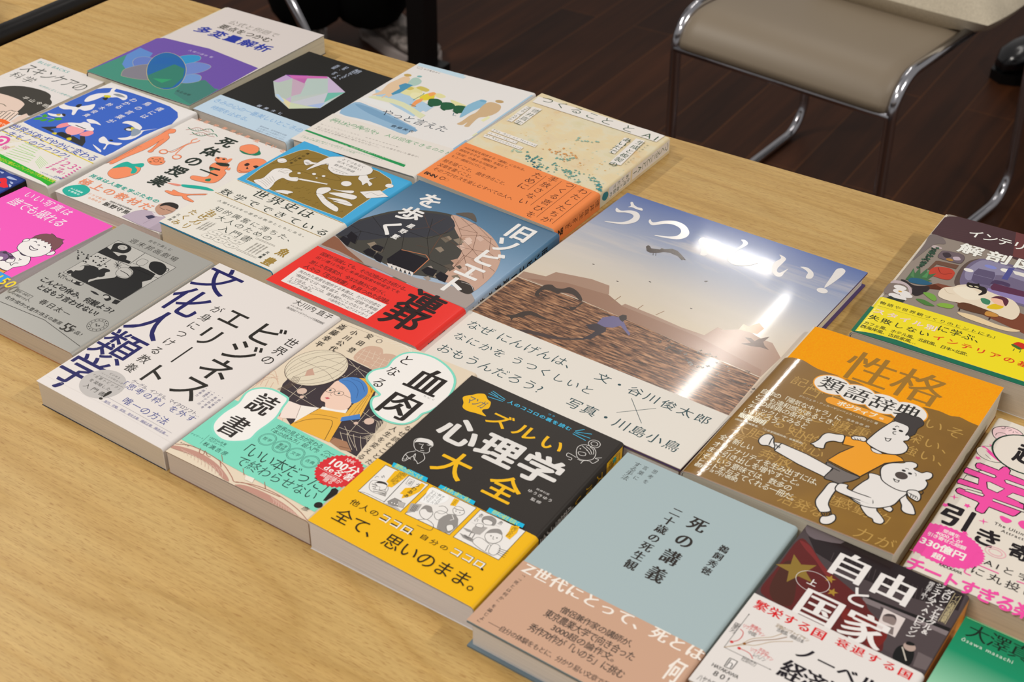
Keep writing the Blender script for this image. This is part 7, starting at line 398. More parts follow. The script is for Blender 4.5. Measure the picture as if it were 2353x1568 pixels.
A('sekaishi','cover',[['p',[70,1002,35,1243,31,1484,88,1714,134,1773,250,1788,412,1787,497,1876,730,1847,934,1851,1110,1804,1163,1754,1192,1666,1182,1540,1184,1413,1188,1224,1204,1002,788,986,367,996],396],['c',[70,1002,35,1243,31,1484,88,1714,134,1773,250,1788,412,1787,497,1876,730,1847,934,1851,1110,1804,1163,1754,1192,1666,1182,1540,1184,1413,1188,1224,1204,1002,788,986,367,996],0.45,397],['l',[990,1121,994,1147],0.35,398],['l',[1134,1083,1128,1108],0.35,398],['l',[336,1148,336,1177],0.35,398],['l',[848,1023,874,1036],0.35,398],['l',[985,1066,990,1092],0.35,398],['l',[412,1167,415,1202],0.35,398],['l',[595,1125,607,1131],0.35,398],['l',[685,1150,691,1180],0.35,398],['l',[668,1029,686,1057],0.35,398],['l',[579,1024,587,1045],0.35,398],['l',[899,1028,910,1049],0.35,398],['l',[998,1185,1022,1199],0.35,398],['l',[1116,1068,1124,1104],0.35,398],['l',[847,1055,860,1090],0.35,398],['l',[272,1074,276,1106],0.35,398],['l',[636,1180,648,1212],0.35,398],['l',[605,1204,611,1214],0.35,398],['l',[202,1034,214,1049],0.35,398],['l',[771,1051,782,1082],0.35,398],['l',[726,1053,752,1068],0.35,398],['l',[727,1183,732,1219],0.35,398],['l',[482,1156,496,1161],0.35,398],['l',[551,1044,557,1068],0.35,398],['l',[570,1195,577,1225],0.35,398],['l',[983,1276,994,1296],0.35,398],['l',[693,1051,705,1081],0.35,398],['l',[550,1156,568,1183],0.35,398],['l',[528,1144,544,1172],0.35,398],['P',[139,1029,174,1109,158,1200,142,1294,176,1347,238,1384,305,1370,309,1320,358,1280,420,1316,459,1256,383,1221,316,1221,310,1138,340,1059,348,977,254,992],399],['C',[139,1029,174,1109,158,1200,142,1294,176,1347,238,1384,305,1370,309,1320,358,1280,420,1316,459,1256,383,1221,316,1221,310,1138,340,1059,348,977,254,992],0.28,400],['L',[170,1054,229,1048,315,1014],0.22,400],['L',[179,1081,241,1068,310,1040],0.22,400],['L',[188,1109,253,1088,304,1067],0.22,400],['L',[196,1136,264,1107,299,1093],0.22,400],['L',[205,1164,276,1127,294,1120],0.22,400],['L',[214,1192,288,1147,288,1147],0.22,400],['L',[218,1300,270,1302,287,1329],0.3,400],['p',[421,1291,457,1319,713,1392,715,1373,469,1290],399],['c',[421,1291,457,1319,713,1392,715,1373,469,1290],0.28,400],['P',[42,1457,72,1508,134,1489,132,1442,90,1419],399],['C',[42,1457,72,1508,134,1489,132,1442,90,1419],0.28,400],['o',53,1507,1.2,1,0,0.3,400],['C',[202,1288,246,1483,434,1578,720,1540,737,1488,549,1444,315,1404],0.25,398],['L',[55,1359,175,1563,385,1730],0.25,398],['e',376,1381,1.76,1.6,0,399],['o',376,1381,1.76,1.6,0,0.2,400],['e',494,1453,2.09,1.9,0,399],['o',494,1453,2.09,1.9,0,0.2,400],['e',589,1476,1.87,1.7,0,399],['o',589,1476,1.87,1.7,0,0.2,400],['e',562,1410,1.1,1,0,399],['o',562,1410,1.1,1,0,0.2,400],['e',843,1494,5.06,4.6,0,399],['o',843,1494,5.06,4.6,0,0.2,400],['e',1178,1700,3.96,3.6,0,399],['o',1178,1700,3.96,3.6,0,0.2,400],['e',469,1679,2.2,2,0,399],['o',469,1679,2.2,2,0,0.2,400],['P',[253,1584,271,1626,346,1617,426,1667,456,1663,429,1615,367,1593,325,1532],399],['C',[253,1584,271,1626,346,1617,426,1667,456,1663,429,1615,367,1593,325,1532],0.28,400],['L',[271,1571,301,1568,334,1553],0.25,400],['L',[277,1576,307,1573,339,1557],0.25,400],['L',[284,1581,314,1578,343,1561],0.25,400],['L',[290,1586,320,1583,348,1564],0.25,400],['P',[868,1631,846,1706,893,1729,947,1694,990,1754,967,1670,1035,1633,1037,1583,983,1618,977,1561,930,1602],399],['C',[868,1631,846,1706,893,1729,947,1694,990,1754,967,1670,1035,1633,1037,1583,983,1618,977,1561,930,1602],0.28,400],['p',[1033,1453,1163,1586,1295,1539,1158,1401],399],['c',[1033,1453,1163,1586,1295,1539,1158,1401],0.28,400],['L',[1099,1442,1127,1502,1205,1501,1226,1555],0.3,400],['P',[698,1278,764,1347,810,1315,796,1216,741,1198],399],['C',[698,1278,764,1347,810,1315,796,1216,741,1198],0.28,400],['P',[787,1335,985,1378,977,1434,877,1368],399],['C',[787,1335,985,1378,977,1434,877,1368],0.28,400],['P',[826,1265,1061,1300,1063,1376,932,1348],399],['C',[826,1265,1061,1300,1063,1376,932,1348],0.28,400],['P',[866,1196,1009,1210,1111,1241,1007,1258],399],['C',[866,1196,1009,1210,1111,1241,1007,1258],0.28,400],['P',[942,1182,1120,1199,1111,1241],399],['C',[942,1182,1120,1199,1111,1241],0.28,400],['P',[747,1190,803,1209,891,1166,1007,1135,1071,1112,1096,1060,1033,1058,918,1089,824,1139],399],['C',[747,1190,803,1209,891,1166,1007,1135,1071,1112,1096,1060,1033,1058,918,1089,824,1139],0.28,400],['l',[806,1174,823,1200],0.25,400],['l',[858,1160,874,1186],0.25,400],['l',[908,1146,925,1171],0.25,400],['l',[959,1131,976,1157],0.25,400],['l',[1009,1117,1026,1143],0.25,400],['P',[416,1005,480,1068,568,1087,549,1034,585,1038,482,1006],399],['C',[416,1005,480,1068,568,1087,549,1034,585,1038,482,1006],0.28,400],['p',[387,1461,380,1521,380,1635,385,1730,393,1775,405,1800,428,1824,465,1854,512,1881,822,1881,826,1879,854,1858,876,1836,891,1811,899,1787,899,1764,893,1742,877,1717,849,1685,812,1650,772,1620,729,1597,684,1579,642,1570,603,1574,566,1586,533,1604,505,1636,481,1673,457,1678,430,1609,405,1508],399],['C',[387,1461,385,1730,428,1824,566,1881,748,1881,854,1858,899,1787,877,1717,772,1620,642,1570,533,1604,457,1678],0.35,400],['t','とてつもなく',528,1808,778,1846,'g',1],['t','壮大で面白い',509,1751,789,1789,'g',1],['t','数学の物語',530,1685,764,1723,'g',1],['t','新しい世界史の見方が1冊で',540,1632,745,1648,'l',1],['t','わかる本',581,1606,713,1622,'l',1],['t','横\n山\n明\n日\n希',175,1467,207,1727,'g',1],['t','よ\nこ\nや\nま\nあ\nす\nき',145,1504,161,1657,'l',1]])
A('sekaishi','paper_band',[['l',[38,931,1279,931],0.8,401],['l',[30,650,1272,644],0.8,401],['t','世界史は',311,800,989,926,'m',402],['t','数学でできている',52,663,1279,760,'m',402],['t','人類4000年の歴史は数学とともにある。',151,548,1156,582,'g',402],['t','知的興奮に満ちた、',220,418,1104,492,'l',402],['t','大人のための',344,319,962,396,'l',402],['t','入門書',492,201,838,287,'l',402],['t','ヨ\nビ\nノ\nリ',238,142,314,386,'b',401],['t','ヨ\nビ\nノ\nリ',206,46,278,407,'b',401],['t','た\nく\nみ',89,41,165,325,'b',401],['t','氏\n推\n薦',36,59,70,193,'g',402],['p',[450,123,457,169,529,189,578,177,571,131,500,112],403],['c',[450,123,457,169,529,189,578,177,571,131,500,112],0.25,404],['t','宇宙',479,139,554,159,'g',402],['p',[577,132,584,178,656,197,705,186,697,140,626,121],403],['c',[577,132,584,178,656,197,705,186,697,140,626,121],0.25,404],['t','戦略',606,148,680,168,'g',402],['p',[447,53,454,99,526,118,575,107,568,62,497,42],403],['c',[447,53,454,99,526,118,575,107,568,62,497,42],0.25,404],['t','美術',476,69,551,89,'g',402],['p',[572,60,579,106,650,126,699,114,691,69,621,49],403],['c',[572,60,579,106,650,126,699,114,691,69,621,49],0.25,404],['t','権力',600,77,674,97,'g',402],['p',[696,135,704,181,774,200,823,189,815,143,745,124],403],['c',[696,135,704,181,774,200,823,189,815,143,745,124],0.25,404],['t','芸術',724,151,798,171,'g',402],['p',[701,56,708,102,779,121,827,110,819,65,749,46],403],['c',[701,56,708,102,779,121,827,110,819,65,749,46],0.25,404],['t','経済',729,73,802,93,'g',402],['t','魚\n豊',1134,31,1238,329,'k',401],['t','氏\n推\n薦',1065,81,1097,202,'b',402],['t','﹃\n数\n学\nは\n苦\n手\nで\nも\n読\nめ\nる\n本\nで\nす',1008,100,1030,255,'l',404],['t','数\n学\nは\n苦\n手\nで\nも\n読\nめ\nる\n本\nで\nす',973,95,995,253,'l',404],['t','学\nは\n苦\n手\nで\nも\n読\nめ\nる\n本\nで\nす',938,91,960,252,'l',404],['t','は\n苦\n手\nで\nも\n読\nめ\nる\n本\nで\nす',904,87,926,250,'l',404],['t','こ\nの\n本\nを\n読\nむ\nと\n世\n界\nが',397,115,419,271,'l',404],['t','こ\nの\n本\nを\n読\nむ\nと\n世\n界\nが',366,106,388,264,'l',404],['t','こ\nの\n本\nを\n読\nむ\nと\n世\n界\nが',336,98,358,257,'l',404],['l',[842,61,1066,62],0.25,404],['l',[835,78,1060,75],0.25,404],['l',[850,288,1068,291],0.25,404],['l',[845,302,1059,304],0.25,404]])
# ================================================================= books
PAGE = {}
def page_mat(h):
    if h in PAGE: return PAGE[h]
    t = NT('page_edges'); c = hexrgb(h)
    n = t.n('ShaderNodeTexNoise', i_Scale=1.0, i_Detail=2.0, i_Roughness=0.7); t.l(t.coords((9, 9, 2600)), n.inputs['Vector'])
    t.l(t.ramp(n.outputs['Fac'], [(0.30, tuple(x*0.80 for x in c)), (0.5, c), (0.75, tuple(min(.9, x*1.06) for x in c))]), t.b.inputs['Base Color'])
    t.b.inputs['Roughness'].default_value = 0.8; t.b.inputs['Specular IOR Level'].default_value = 0.15
    PAGE[h] = t.m; return t.m
def grad_mat(name, stops, rough, h, spec=0.4, coat=0.0, cloud=None, bump=None):
    """printed picture ground: colour changes down the cover (v = object y)"""
    t = NT(name)
    tc = t.n('ShaderNodeTexCoord'); sp = t.n('ShaderNodeSeparateXYZ'); t.l(tc.outputs['Object'], sp.inputs[0])
    dv = t.n('ShaderNodeMath', operation='MULTIPLY'); t.l(sp.outputs['Y'], dv.inputs[0]); dv.inputs[1].default_value = 1000.0/h
    c = t.ramp(dv.outputs[0], [(p, hexrgb(q)) for p, q in stops])
    if cloud:
        n = t.n('ShaderNodeTexNoise', i_Scale=1.0, i_Detail=5.0, i_Roughness=0.6, i_Distortion=0.6)
        t.l(t.coords(cloud[0], rot=(0, 0, cloud[3])), n.inputs['Vector'])
        f = t.ramp(n.outputs['Fac'], [(cloud[1], (0, 0, 0)), (cloud[1]+0.2, (.75, .75, .75))])
        c = t.mix(f, c, hexrgb(cloud[2]))
    t.l(c, t.b.inputs['Base Color']); t.b.inputs['Roughness'].default_value = rough; t.b.inputs['Specular IOR Level'].default_value = spec
    t.b.inputs['Coat Weight'].default_value = coat; t.b.inputs['Coat Roughness'].default_value = 0.06
    if bump:
        n2 = t.n('ShaderNodeTexNoise', i_Scale=1.0, i_Detail=2.0); t.l(t.coords(bump[0]), n2.inputs['Vector'])
        bp = t.bump(n2.outputs['Fac'], bump[1], bump[2])
        if coat: t.l(bp.outputs[0], t.b.inputs['Coat Normal'])
    return t.m
def noise_mat(name, cols, scale, rough, spec=0.3, detail=4.0, coat=0.0, coatr=0.05, bump=None):
    t = NT(name); n = t.n('ShaderNodeTexNoise', i_Scale=1.0, i_Detail=detail, i_Roughness=0.62); t.l(t.coords(scale), n.inputs['Vector'])
    t.l(t.ramp(n.outputs['Fac'], [(p, hexrgb(c)) for p, c in cols]), t.b.inputs['Base Color'])
    t.b.inputs['Roughness'].default_value = rough; t.b.inputs['Specular IOR Level'].default_value = spec
    t.b.inputs['Coat Weight'].default_value = coat; t.b.inputs['Coat Roughness'].default_value = coatr
    if bump:
        n2 = t.n('ShaderNodeTexNoise', i_Scale=1.0, i_Detail=3.0); t.l(t.coords(bump[0]), n2.inputs['Vector']); bp = t.bump(n2.outputs['Fac'], bump[1], bump[2])
        if coat: t.l(bp.outputs[0], t.b.inputs['Coat Normal'])
    return t.m

def decode(rows):
    """artwork rows: shapes are [op, ...] with coordinates in tenths of a millimetre on the cover face"""
    q = 0.1; out = []
    for r in rows:
        k = r[0]; c = PAL[r[-1]] if isinstance(r[-1], int) else r[-1]
        if k == 't': out.append(('t', r[1], r[2]*q, r[3]*q, r[4]*q, r[5]*q, r[6], c))
        elif k == 'T': out.append(('T', r[1], (r[2]*q, r[3]*q), (r[4]*q, r[5]*q), (r[6]*q, r[7]*q), r[8], c))
        elif k in 'pP': out.append((k, [(r[1][i]*q, r[1][i+1]*q) for i in range(0, len(r[1]), 2)], c))
        elif k in 'lLcC': out.append((k, [(r[1][i]*q, r[1][i+1]*q) for i in range(0, len(r[1]), 2)], r[2], c))
        elif k == 'e': out.append(('e', (r[1]*q, r[2]*q), r[3], r[4], r[5], c))
        elif k == 'o': out.append(('o', (r[1]*q, r[2]*q), r[3], r[4], r[5], r[6], c))
        elif k == 's': out.append(('s', (r[1]*q, r[2]*q), r[3], r[4], r[5], r[6], c))
    return out
def book(key, label, spine='R', cover='#dddddd', rough=0.5, spec=0.35, coat=0.0, pages='#d8d2c8', gap=0.0, band=None, hard=False,
         board='#d8d4d0', back=None, spine_col=None, span=None, round_r=2.6, inks=None, roll=None):
    x, y, rot, w, h, z, tx, ty = BOOKS[key]
    u0, u1, vlo, vhi = span or (0.0, w, 0.0, h)
    root = empty('book', (x*MM, y*MM, 0), rot); tag(root, label, 'book', 'books laid out on the table')
    Z = lambda u, v: z+(u/w-.5)*w*tx+(v/h-.5)*h*ty-(max(0.0, roll[0]-u)**2/(2*roll[1]) if roll else 0.0)
    P = lambda u, v, l: (u*MM, v*MM, (Z(u, v)+l)*MM)
    cm = cover if not isinstance(cover, str) else mat(cover, rough, spec, coat)
    em = mat(board, 0.7); r = round_r
    s = 1 if spine == 'R' else -1
    ue, uf = (u1, u0) if spine == 'R' else (u0, u1)      # spine edge, fore edge
    def stations(l, bottom=0.25):
        """cross-section from fore edge over the spine fold to the foot: (u, z at v)"""
        out = []
        n = 6
        out.append(lambda v, l=l: (uf, Z(uf, v)+l))
        for i in range(n+1):
            a = math.pi/2*i/n
            out.append(lambda v, a=a: (ue-s*r+s*(r+l)*math.sin(a), Z(ue, v)-r+(r+l)*math.cos(a)))
        out.append(lambda v: (ue+s*l, bottom))
        return out
    def sheet(mb, m, l, th, va, vb, m_edge, ncol=1, m_spine=None):
        """folded sheet of thickness th lying l above the face between v = va(u) and vb(u)"""
        A, B = stations(l), stations(l-th)
        if ncol > 1:
            flat = lambda L, f: [(lambda v, q=q, L=L: (uf+(ue-s*r-uf)*q/ncol, Z(uf+(ue-s*r-uf)*q/ncol, v)+L)) for q in range(ncol)]
            A = flat(l, 0)+A[1:]; B = flat(l-th, 0)+B[1:]
        n = len(A); vs = []
        for S in (A, B):
            for f in S:
                for vv in (va, vb):
                    u, zz = f(vv(f(0)[0])); vs.append((u*MM, vv(u)*MM, zz*MM))
        fo, fi, fe = [], [], []
        k = 2*n; fs_sp = []
        for i in range(n-1):
            q = (2*i, 2*i+1, 2*i+3, 2*i+2)
            (fs_sp if i >= n-2 and m_spine else fo).append(q if s < 0 else q[::-1]); fi.append(tuple(k+j for j in (q[::-1] if s < 0 else q)))
            fe += [(2*i, 2*i+2, k+2*i+2, k+2*i), (2*i+1, k+2*i+1, k+2*i+3, 2*i+3)]
        fe += [(0, k, k+1, 1), (2*n-2, 2*n-1, k+2*n-1, k+2*n-2)]
        mb.add(vs, fo, m, True); mb.add(vs, fi+fe, m_edge)
        if fs_sp: mb.add(vs, fs_sp, m_spine)
    th = 1.6 if hard else 0.5
    mb = MB(); sheet(mb, cm, 0.0, th, lambda u: vlo, lambda u: vhi, em, 48 if roll else 1, m_spine=mat(spine_col, rough, spec, coat) if spine_col else None)
    zb = 1.4 if hard else 0.35
    bk_u = (uf, ue-s*0.3)
    mb.add([(min(bk_u)*MM, vlo*MM, 0), (max(bk_u)*MM, vlo*MM, 0), (max(bk_u)*MM, vhi*MM, 0), (min(bk_u)*MM, vhi*MM, 0), (min(bk_u)*MM, vlo*MM, zb*MM), (max(bk_u)*MM, vlo*MM, zb*MM), (max(bk_u)*MM, vhi*MM, zb*MM), (min(bk_u)*MM, vhi*MM, zb*MM)],
           [(3, 2, 1, 0), (4, 5, 6, 7), (0, 1, 5, 4), (1, 2, 6, 5), (2, 3, 7, 6), (3, 0, 4, 7)], mat(back, 0.6) if back else em)
    zl = 0.02
    for nm, ops in ART.get(key, {}).items():
        if nm.startswith('cover'): zl = paint(mb, [o if o[-1] != 'SEA' else (*o[:-1], inks['SEA']) for o in decode(ops)], P, zl, rough, spec, coat)
    PS = lambda t, v, l: ((ue+s*l)*MM, v*MM, (Z(ue, v)-t)*MM)
    if 'spine' in ART.get(key, {}): paint(mb, decode(ART[key]['spine']), PS, 0.03, rough, spec, coat)
    mb.build('cover', root)
    # page block
    ins = 2.6 if hard else 0.6
    pu = sorted((uf+s*ins, ue-s*1.0)); pv = (vlo+ins, vhi-ins); N = 10
    top, bot = [], []
    vg = [pv[0], pv[0]+18, pv[0]+50, pv[1]]
    for j, v in enumerate(vg):
        for i in range(N+1):
            u = pu[0]+(pu[1]-pu[0])*i/N; g = gap*math.sin(math.pi*min(1, max(0, (i/N)*.96+.02)))*(1, .5, 0, 0)[j]
            top.append((u*MM, v*MM, (Z(u, v)-th-0.12-g)*MM)); bot.append((u*MM, v*MM, zb*MM))
    M = N+1; fs = []
    nv = len(vg)
    for j in range(nv-1):
        for i in range(N): a = j*M+i; fs.append((a, a+1, a+M+1, a+M))
    o_ = len(top)
    for i in range(N):
        fs.append((o_+i, o_+i+1, i+1, i)); e = (nv-1)*M+i; fs.append((e, e+1, o_+e+1, o_+e))
    for j in range(nv-1):
        a = j*M; fs.append((a, a+M, o_+a+M, o_+a)); e = j*M+N; fs.append((o_+e, o_+e+M, e+M, e))
    fs.append((o_+M-1, o_, o_+(nv-1)*M, o_+nv*M-1))
    pb = MB(); pb.add(top+bot, fs, page_mat(pages)); pb.build('page_block', root)
    if band:
        b0, b1, bcol, brough, bcoat = band[:5]
        f0 = (lambda u: interp(b0, u)) if isinstance(b0, list) else (lambda u: b0)
        f1 = (lambda u: interp(b1, u)) if isinstance(b1, list) else (lambda u: b1)
        bm = mat(bcol, brough, 0.4, bcoat) if isinstance(bcol, str) else bcol
        bb = MB(); lift = band[5] if len(band) > 5 else 0.62
        sheet(bb, bm, lift, 0.22, f0, f1, mat('#e2ddd6', 0.7), ncol=60 if roll else 24)
        zb2 = lift+0.03
        for nm, ops in ART.get(key, {}).items():
            if nm == 'paper_band': zb2 = paint(bb, decode(ops), P, zb2, brough, 0.4, bcoat)
            if nm == 'band_spine': paint(bb, decode(ops), PS, lift+0.03, brough, 0.4, bcoat)
        bb.build('paper_band', root)
    return root
def interp(t, u):
    if u <= t[0][0]: return t[0][1]
    for (a, b), (c, d) in zip(t, t[1:]):
        if u <= c: return b+(d-b)*(u-a)/max(c-a, 1e-6)
    return t[-1][1]

book('bunka', 'thick white paperback with large navy and black vertical lettering beside the turquoise book', cover='#dcd6d3', rough=0.5, pages='#cfc5b6', gap=1.6, board='#e0dcd8', back='#2a2c3a')
book('ketsu', 'paperback with a turquoise band and drawing of a reading woman in blue head wrap', cover='#dccdb7', rough=0.5, pages='#cdc3bb', gap=1.2, board='#7a5a4a')
book('psych', 'thick black paperback with white and yellow lettering over a yellow comic strip band', cover='#35312e', rough=0.4, spec=0.4, pages='#dad6d8', gap=1.8, band=(0.0, 73.2, '#f0b400', 0.42, 0.0))
book('kougi', 'plain grey blue hardback with a tan paper band and small black vertical lettering', cover='#a3b4b8', rough=0.85, spec=0.15, pages='#d6d2cf', hard=True, board='#6c7c86', band=(0.0, 60.4, '#c49e86', 0.7, 0.0), gap=0.6)
GOLD = noise_mat('gold_printed_band', [(0.3, '#7c5814'), (0.7, '#8a641c')], (20, 20, 20), 0.32, 0.5, 2.0, 0.8, 0.04, bump=((500, 500, 500), 0.05, 0.0002))
CORK = noise_mat('orange_grained_cover', [(0.3, '#ee8f00'), (0.7, '#fba410')], (900, 900, 900), 0.75, 0.2, 3.0, bump=((900, 900, 900), 0.25, 0.0004))
book('seikaku', 'orange book with a glossy gold band showing a kicking man and a white bear', spine='L', cover=CORK, rough=0.7, pages='#cfc6b4', band=(0.0, [(-1, 159.0), (-0.4, 159.2), (6.5, 161.7), (14.6, 162.3), (23.3, 159.2), (29.1, 157.7), (34.3, 157.8), (43.0, 158.2), (49.2, 157.1), (58.6, 158.7), (69.9, 155.8), (80.2, 154.9), (92.3, 152.7), (99.7, 151.3), (106.5, 154.5), (112.2, 156.4), (121.7, 157.7), (129.8, 156.3), (135.8, 159.0), (143.8, 156.9), (151.2, 156.3)], GOLD, 0.35, 0.6), round_r=4.0, back='#8a5a20', roll=(20.0, 310.0))
SKY = grad_mat('printed_evening_sky', [(0.38, '#cdb9a3'), (0.48, '#d8cbb6'), (0.62, '#cfc8bf'), (0.76, '#aab0c0'), (0.88, '#8794b6'), (1.0, '#5a6fa8')], 0.22, 314, 0.5, 0.7, ((5, 26, 1), 0.52, '#d8cdc2', 0.16))
SEA = noise_mat('printed_evening_sea', [(0.36, '#33261f'), (0.47, '#6b4a38'), (0.58, '#a87a58'), (0.7, '#c69a74')], (70, 520, 1), 0.22, 0.5, 5.0, 0.7, 0.06)
book('utsu', 'very large thin picture book with sky and seaside photograph, white lettering across the top', spine='L', cover=SKY, rough=0.22, spec=0.5, coat=0.9, pages='#dedad6', hard=True, board='#5a4a78', band=(0.0, 72.4, '#ddd8d0', 0.5, 0.0), inks={'SEA': SEA})
SOV = grad_mat('printed_blue_sky', [(0.3, '#a7a3aa'), (0.38, '#9fb0c4'), (0.6, '#7d9cba'), (0.8, '#587f9f'), (1.0, '#3d6483')], 0.35, 210, 0.45, 0.35)
book('soviet', 'book with a ruined dome photograph, heavy white lettering and a red paper band', cover=SOV, rough=0.35, pages='#d6d0c6', band=(0.0, 65.3, '#e5322a', 0.4, 0.2))
MOT = noise_mat('mottled_cream_print', [(0.28, '#d3c9a4'), (0.42, '#d9d0b4'), (0.52, '#dccba4'), (0.62, '#d9c8a6'), (0.72, '#d8b988')], (38, 46, 38), 0.55, 0.3, 8.0)
book('tsukuru', 'cream mottled book with white label strips and an orange paper band', cover=MOT, rough=0.5, pages='#d6d0c6', band=(0.0, 77.4, '#f0874a', 0.55, 0.0))
book('sekaishi', 'sky blue book with a gold engraved picture panel and a white paper band', cover='#45a6d8', rough=0.4, pages='#d6ccb8', gap=1.8, band=(0.0, 94.0, '#dedad1', 0.6, 0.0, 1.2), board='#2c86a8')
book('yatto', 'white book with a pale blue waiting room painting and a row of green chairs', cover='#dfdcda', rough=0.45, pages='#d8d2c8', band=(0.0, 65.0, '#dcd6cf', 0.6, 0.0), span=(0.0, 146.0, 2.5, 212.4))
book('diamond', 'black book with a pastel faceted crystal and a pale blue paper band', cover='#282725', rough=0.35, pages='#d8d2c8', band=(14.0, 53.0, '#b8cee0', 0.55, 0.0), span=(0.0, 124.0, 14.0, 188.0))
book('shitai', 'white book scattered with orange body drawings and black vertical lettering', cover='#ddd8d4', rough=0.5, pages='#d0c6c8', gap=0.8, span=(3.0, 130.4, 0.0, 178.0))
book('bird', 'white book with a blue picture of small birds and a watcher in a white hat', cover='#e0dddc', rough=0.5, pages='#d8d2c8', band=(0.0, 71.0, '#dcd8d2', 0.55, 0.0, 0.5), span=(0.0, 122.5, 0.0, 188.9))
book('skincare', 'white paperback with thin black lettering and a black haired face, at the far left edge', spine='L', cover='#dad5d3', rough=0.45, pages='#d8d2c8', span=(0.0, 102.0, 0.0, 174.0))
book('pink', 'bright pink book with a smiling boy holding a camera', spine='L', cover='#f253b8', rough=0.45, pages='#d6d0d6', band=(0.0, 76.2, '#2b93dc', 0.45, 0.0, 0.5), span=(0.0, 124.0, 0.0, 180.0))
book('cinema', 'small silver grey paperback with a black and white comic panel', cover=mat('#a8a7a2', 0.42, 0.5, 0.0, 0.25), rough=0.42, pages='#c6b9a8', gap=2.2, board='#a8744a', round_r=3.2)
NAVY = noise_mat('navy_cloud_print', [(0.35, '#1d2f72'), (0.55, '#2b469c'), (0.72, '#5a74bc')], (26, 30, 26), 0.4, 0.4, 5.0)
book('navy', 'dark blue book with a red shape, cut off by the left edge of the photo', cover=NAVY, rough=0.4, pages='#b8b0a8', spine_col='#181618', round_r=1.2, board='#181618')
book('analysis', 'thick white book with purple and teal petals and blue lettering, at the back left corner', spine='L', cover='#d3cbc8', rough=0.4, spec=0.4, pages='#cfc9b6', gap=1.5, round_r=5.0, board='#2a2a40')
book('interior', 'thick book with a cosy cave room illustration and a lemon yellow paper band', spine='L', cover='#8d8177', rough=0.4, pages='#cfc4b4', band=([(0, 0.5), (9, 3.2), (17, 5.0), (34, 6.4), (60, 5.0), (104, 5.0), (149, 5.0)], 57.0, '#ead800', 0.4, 0.2), round_r=5.0, inks=None)
book('kou', 'cream book with huge hot pink outlined lettering and pink stars', spine='L', cover='#ddd5ca', rough=0.5, pages='#cfc4b0', gap=0.6, back='#cfc4b0', round_r=3.0)
book('jiyuu', 'small dark paperback with red flag, white lettering and a white paper band', cover='#4b4143', rough=0.3, spec=0.45, coat=0.25, pages='#d0c6ba', band=(0.0, 82.6, '#ddd8d5', 0.4, 0.15, 0.5), spine_col='#e0902a')
GRN = grad_mat('green_fading_print', [(0.35, '#c8dccb'), (0.6, '#8cc4a4'), (0.8, '#128a62'), (1.0, '#067a50')], 0.4, 152, 0.4, 0.1)
book('green', 'green paperback fading to pale green, cut off by the bottom right corner of the photo', cover=GRN, rough=0.4, pages='#d0c6b0')

# ================================================================= chairs
CHROME = NT('chrome'); CHROME.b.inputs['Base Color'].default_value = (0.62, 0.62, 0.66, 1); CHROME.b.inputs['Metallic'].default_value = 1; CHROME.b.inputs['Roughness'].default_value = 0.16
CHROME = CHROME.m
SEAT = NT('taupe_vinyl'); SEAT.b.inputs['Base Color'].default_value = (0.27, 0.215, 0.152, 1); SEAT.b.inputs['Roughness'].default_value = 0.48
SEAT = SEAT.m
def sheet_profile(mb, prof, x0, x1, th, m):
    """upholstered sheet: profile of (y, z) swept across x with rounded edges"""
    n = len(prof); P2 = [Vector((p[0], p[1])) for p in prof]; off = []
    for i in range(n):
        t = (P2[min(i+1, n-1)]-P2[max(i-1, 0)]).normalized(); off.append(Vector((-t.y, t.x)))
    xs = [(x0, -0.5), (x0+0.004, 0.0), (x0+0.012, 0.35), (x0+0.03, 0.5), (x1-0.03, 0.5), (x1-0.012, 0.35), (x1-0.004, 0.0), (x1, -0.5)]
    vs, fs = [], []; k = len(xs)
    for i in range(n):
        for x, q in xs: p = P2[i]+off[i]*th*(q); vs.append((x, p.x, p.y))
    for i in range(n-1):
        for j in range(k-1): a = i*k+j; fs.append((a, a+k, a+k+1, a+1))
    b = len(vs)
    for i in range(n):
        p = P2[i]-off[i]*th*0.5; vs += [(x0, p.x, p.y), (x1, p.x, p.y)]
    for i in range(n-1): fs.append((b+2*i, b+2*i+1, b+2*i+3, b+2*i+2))
    fs += [tuple(range(k))+(b+1, b), tuple(range(b-k, b))[::-1]+(b+2*n-2, b+2*n-1)]
    mb.add(vs, fs, m, True)
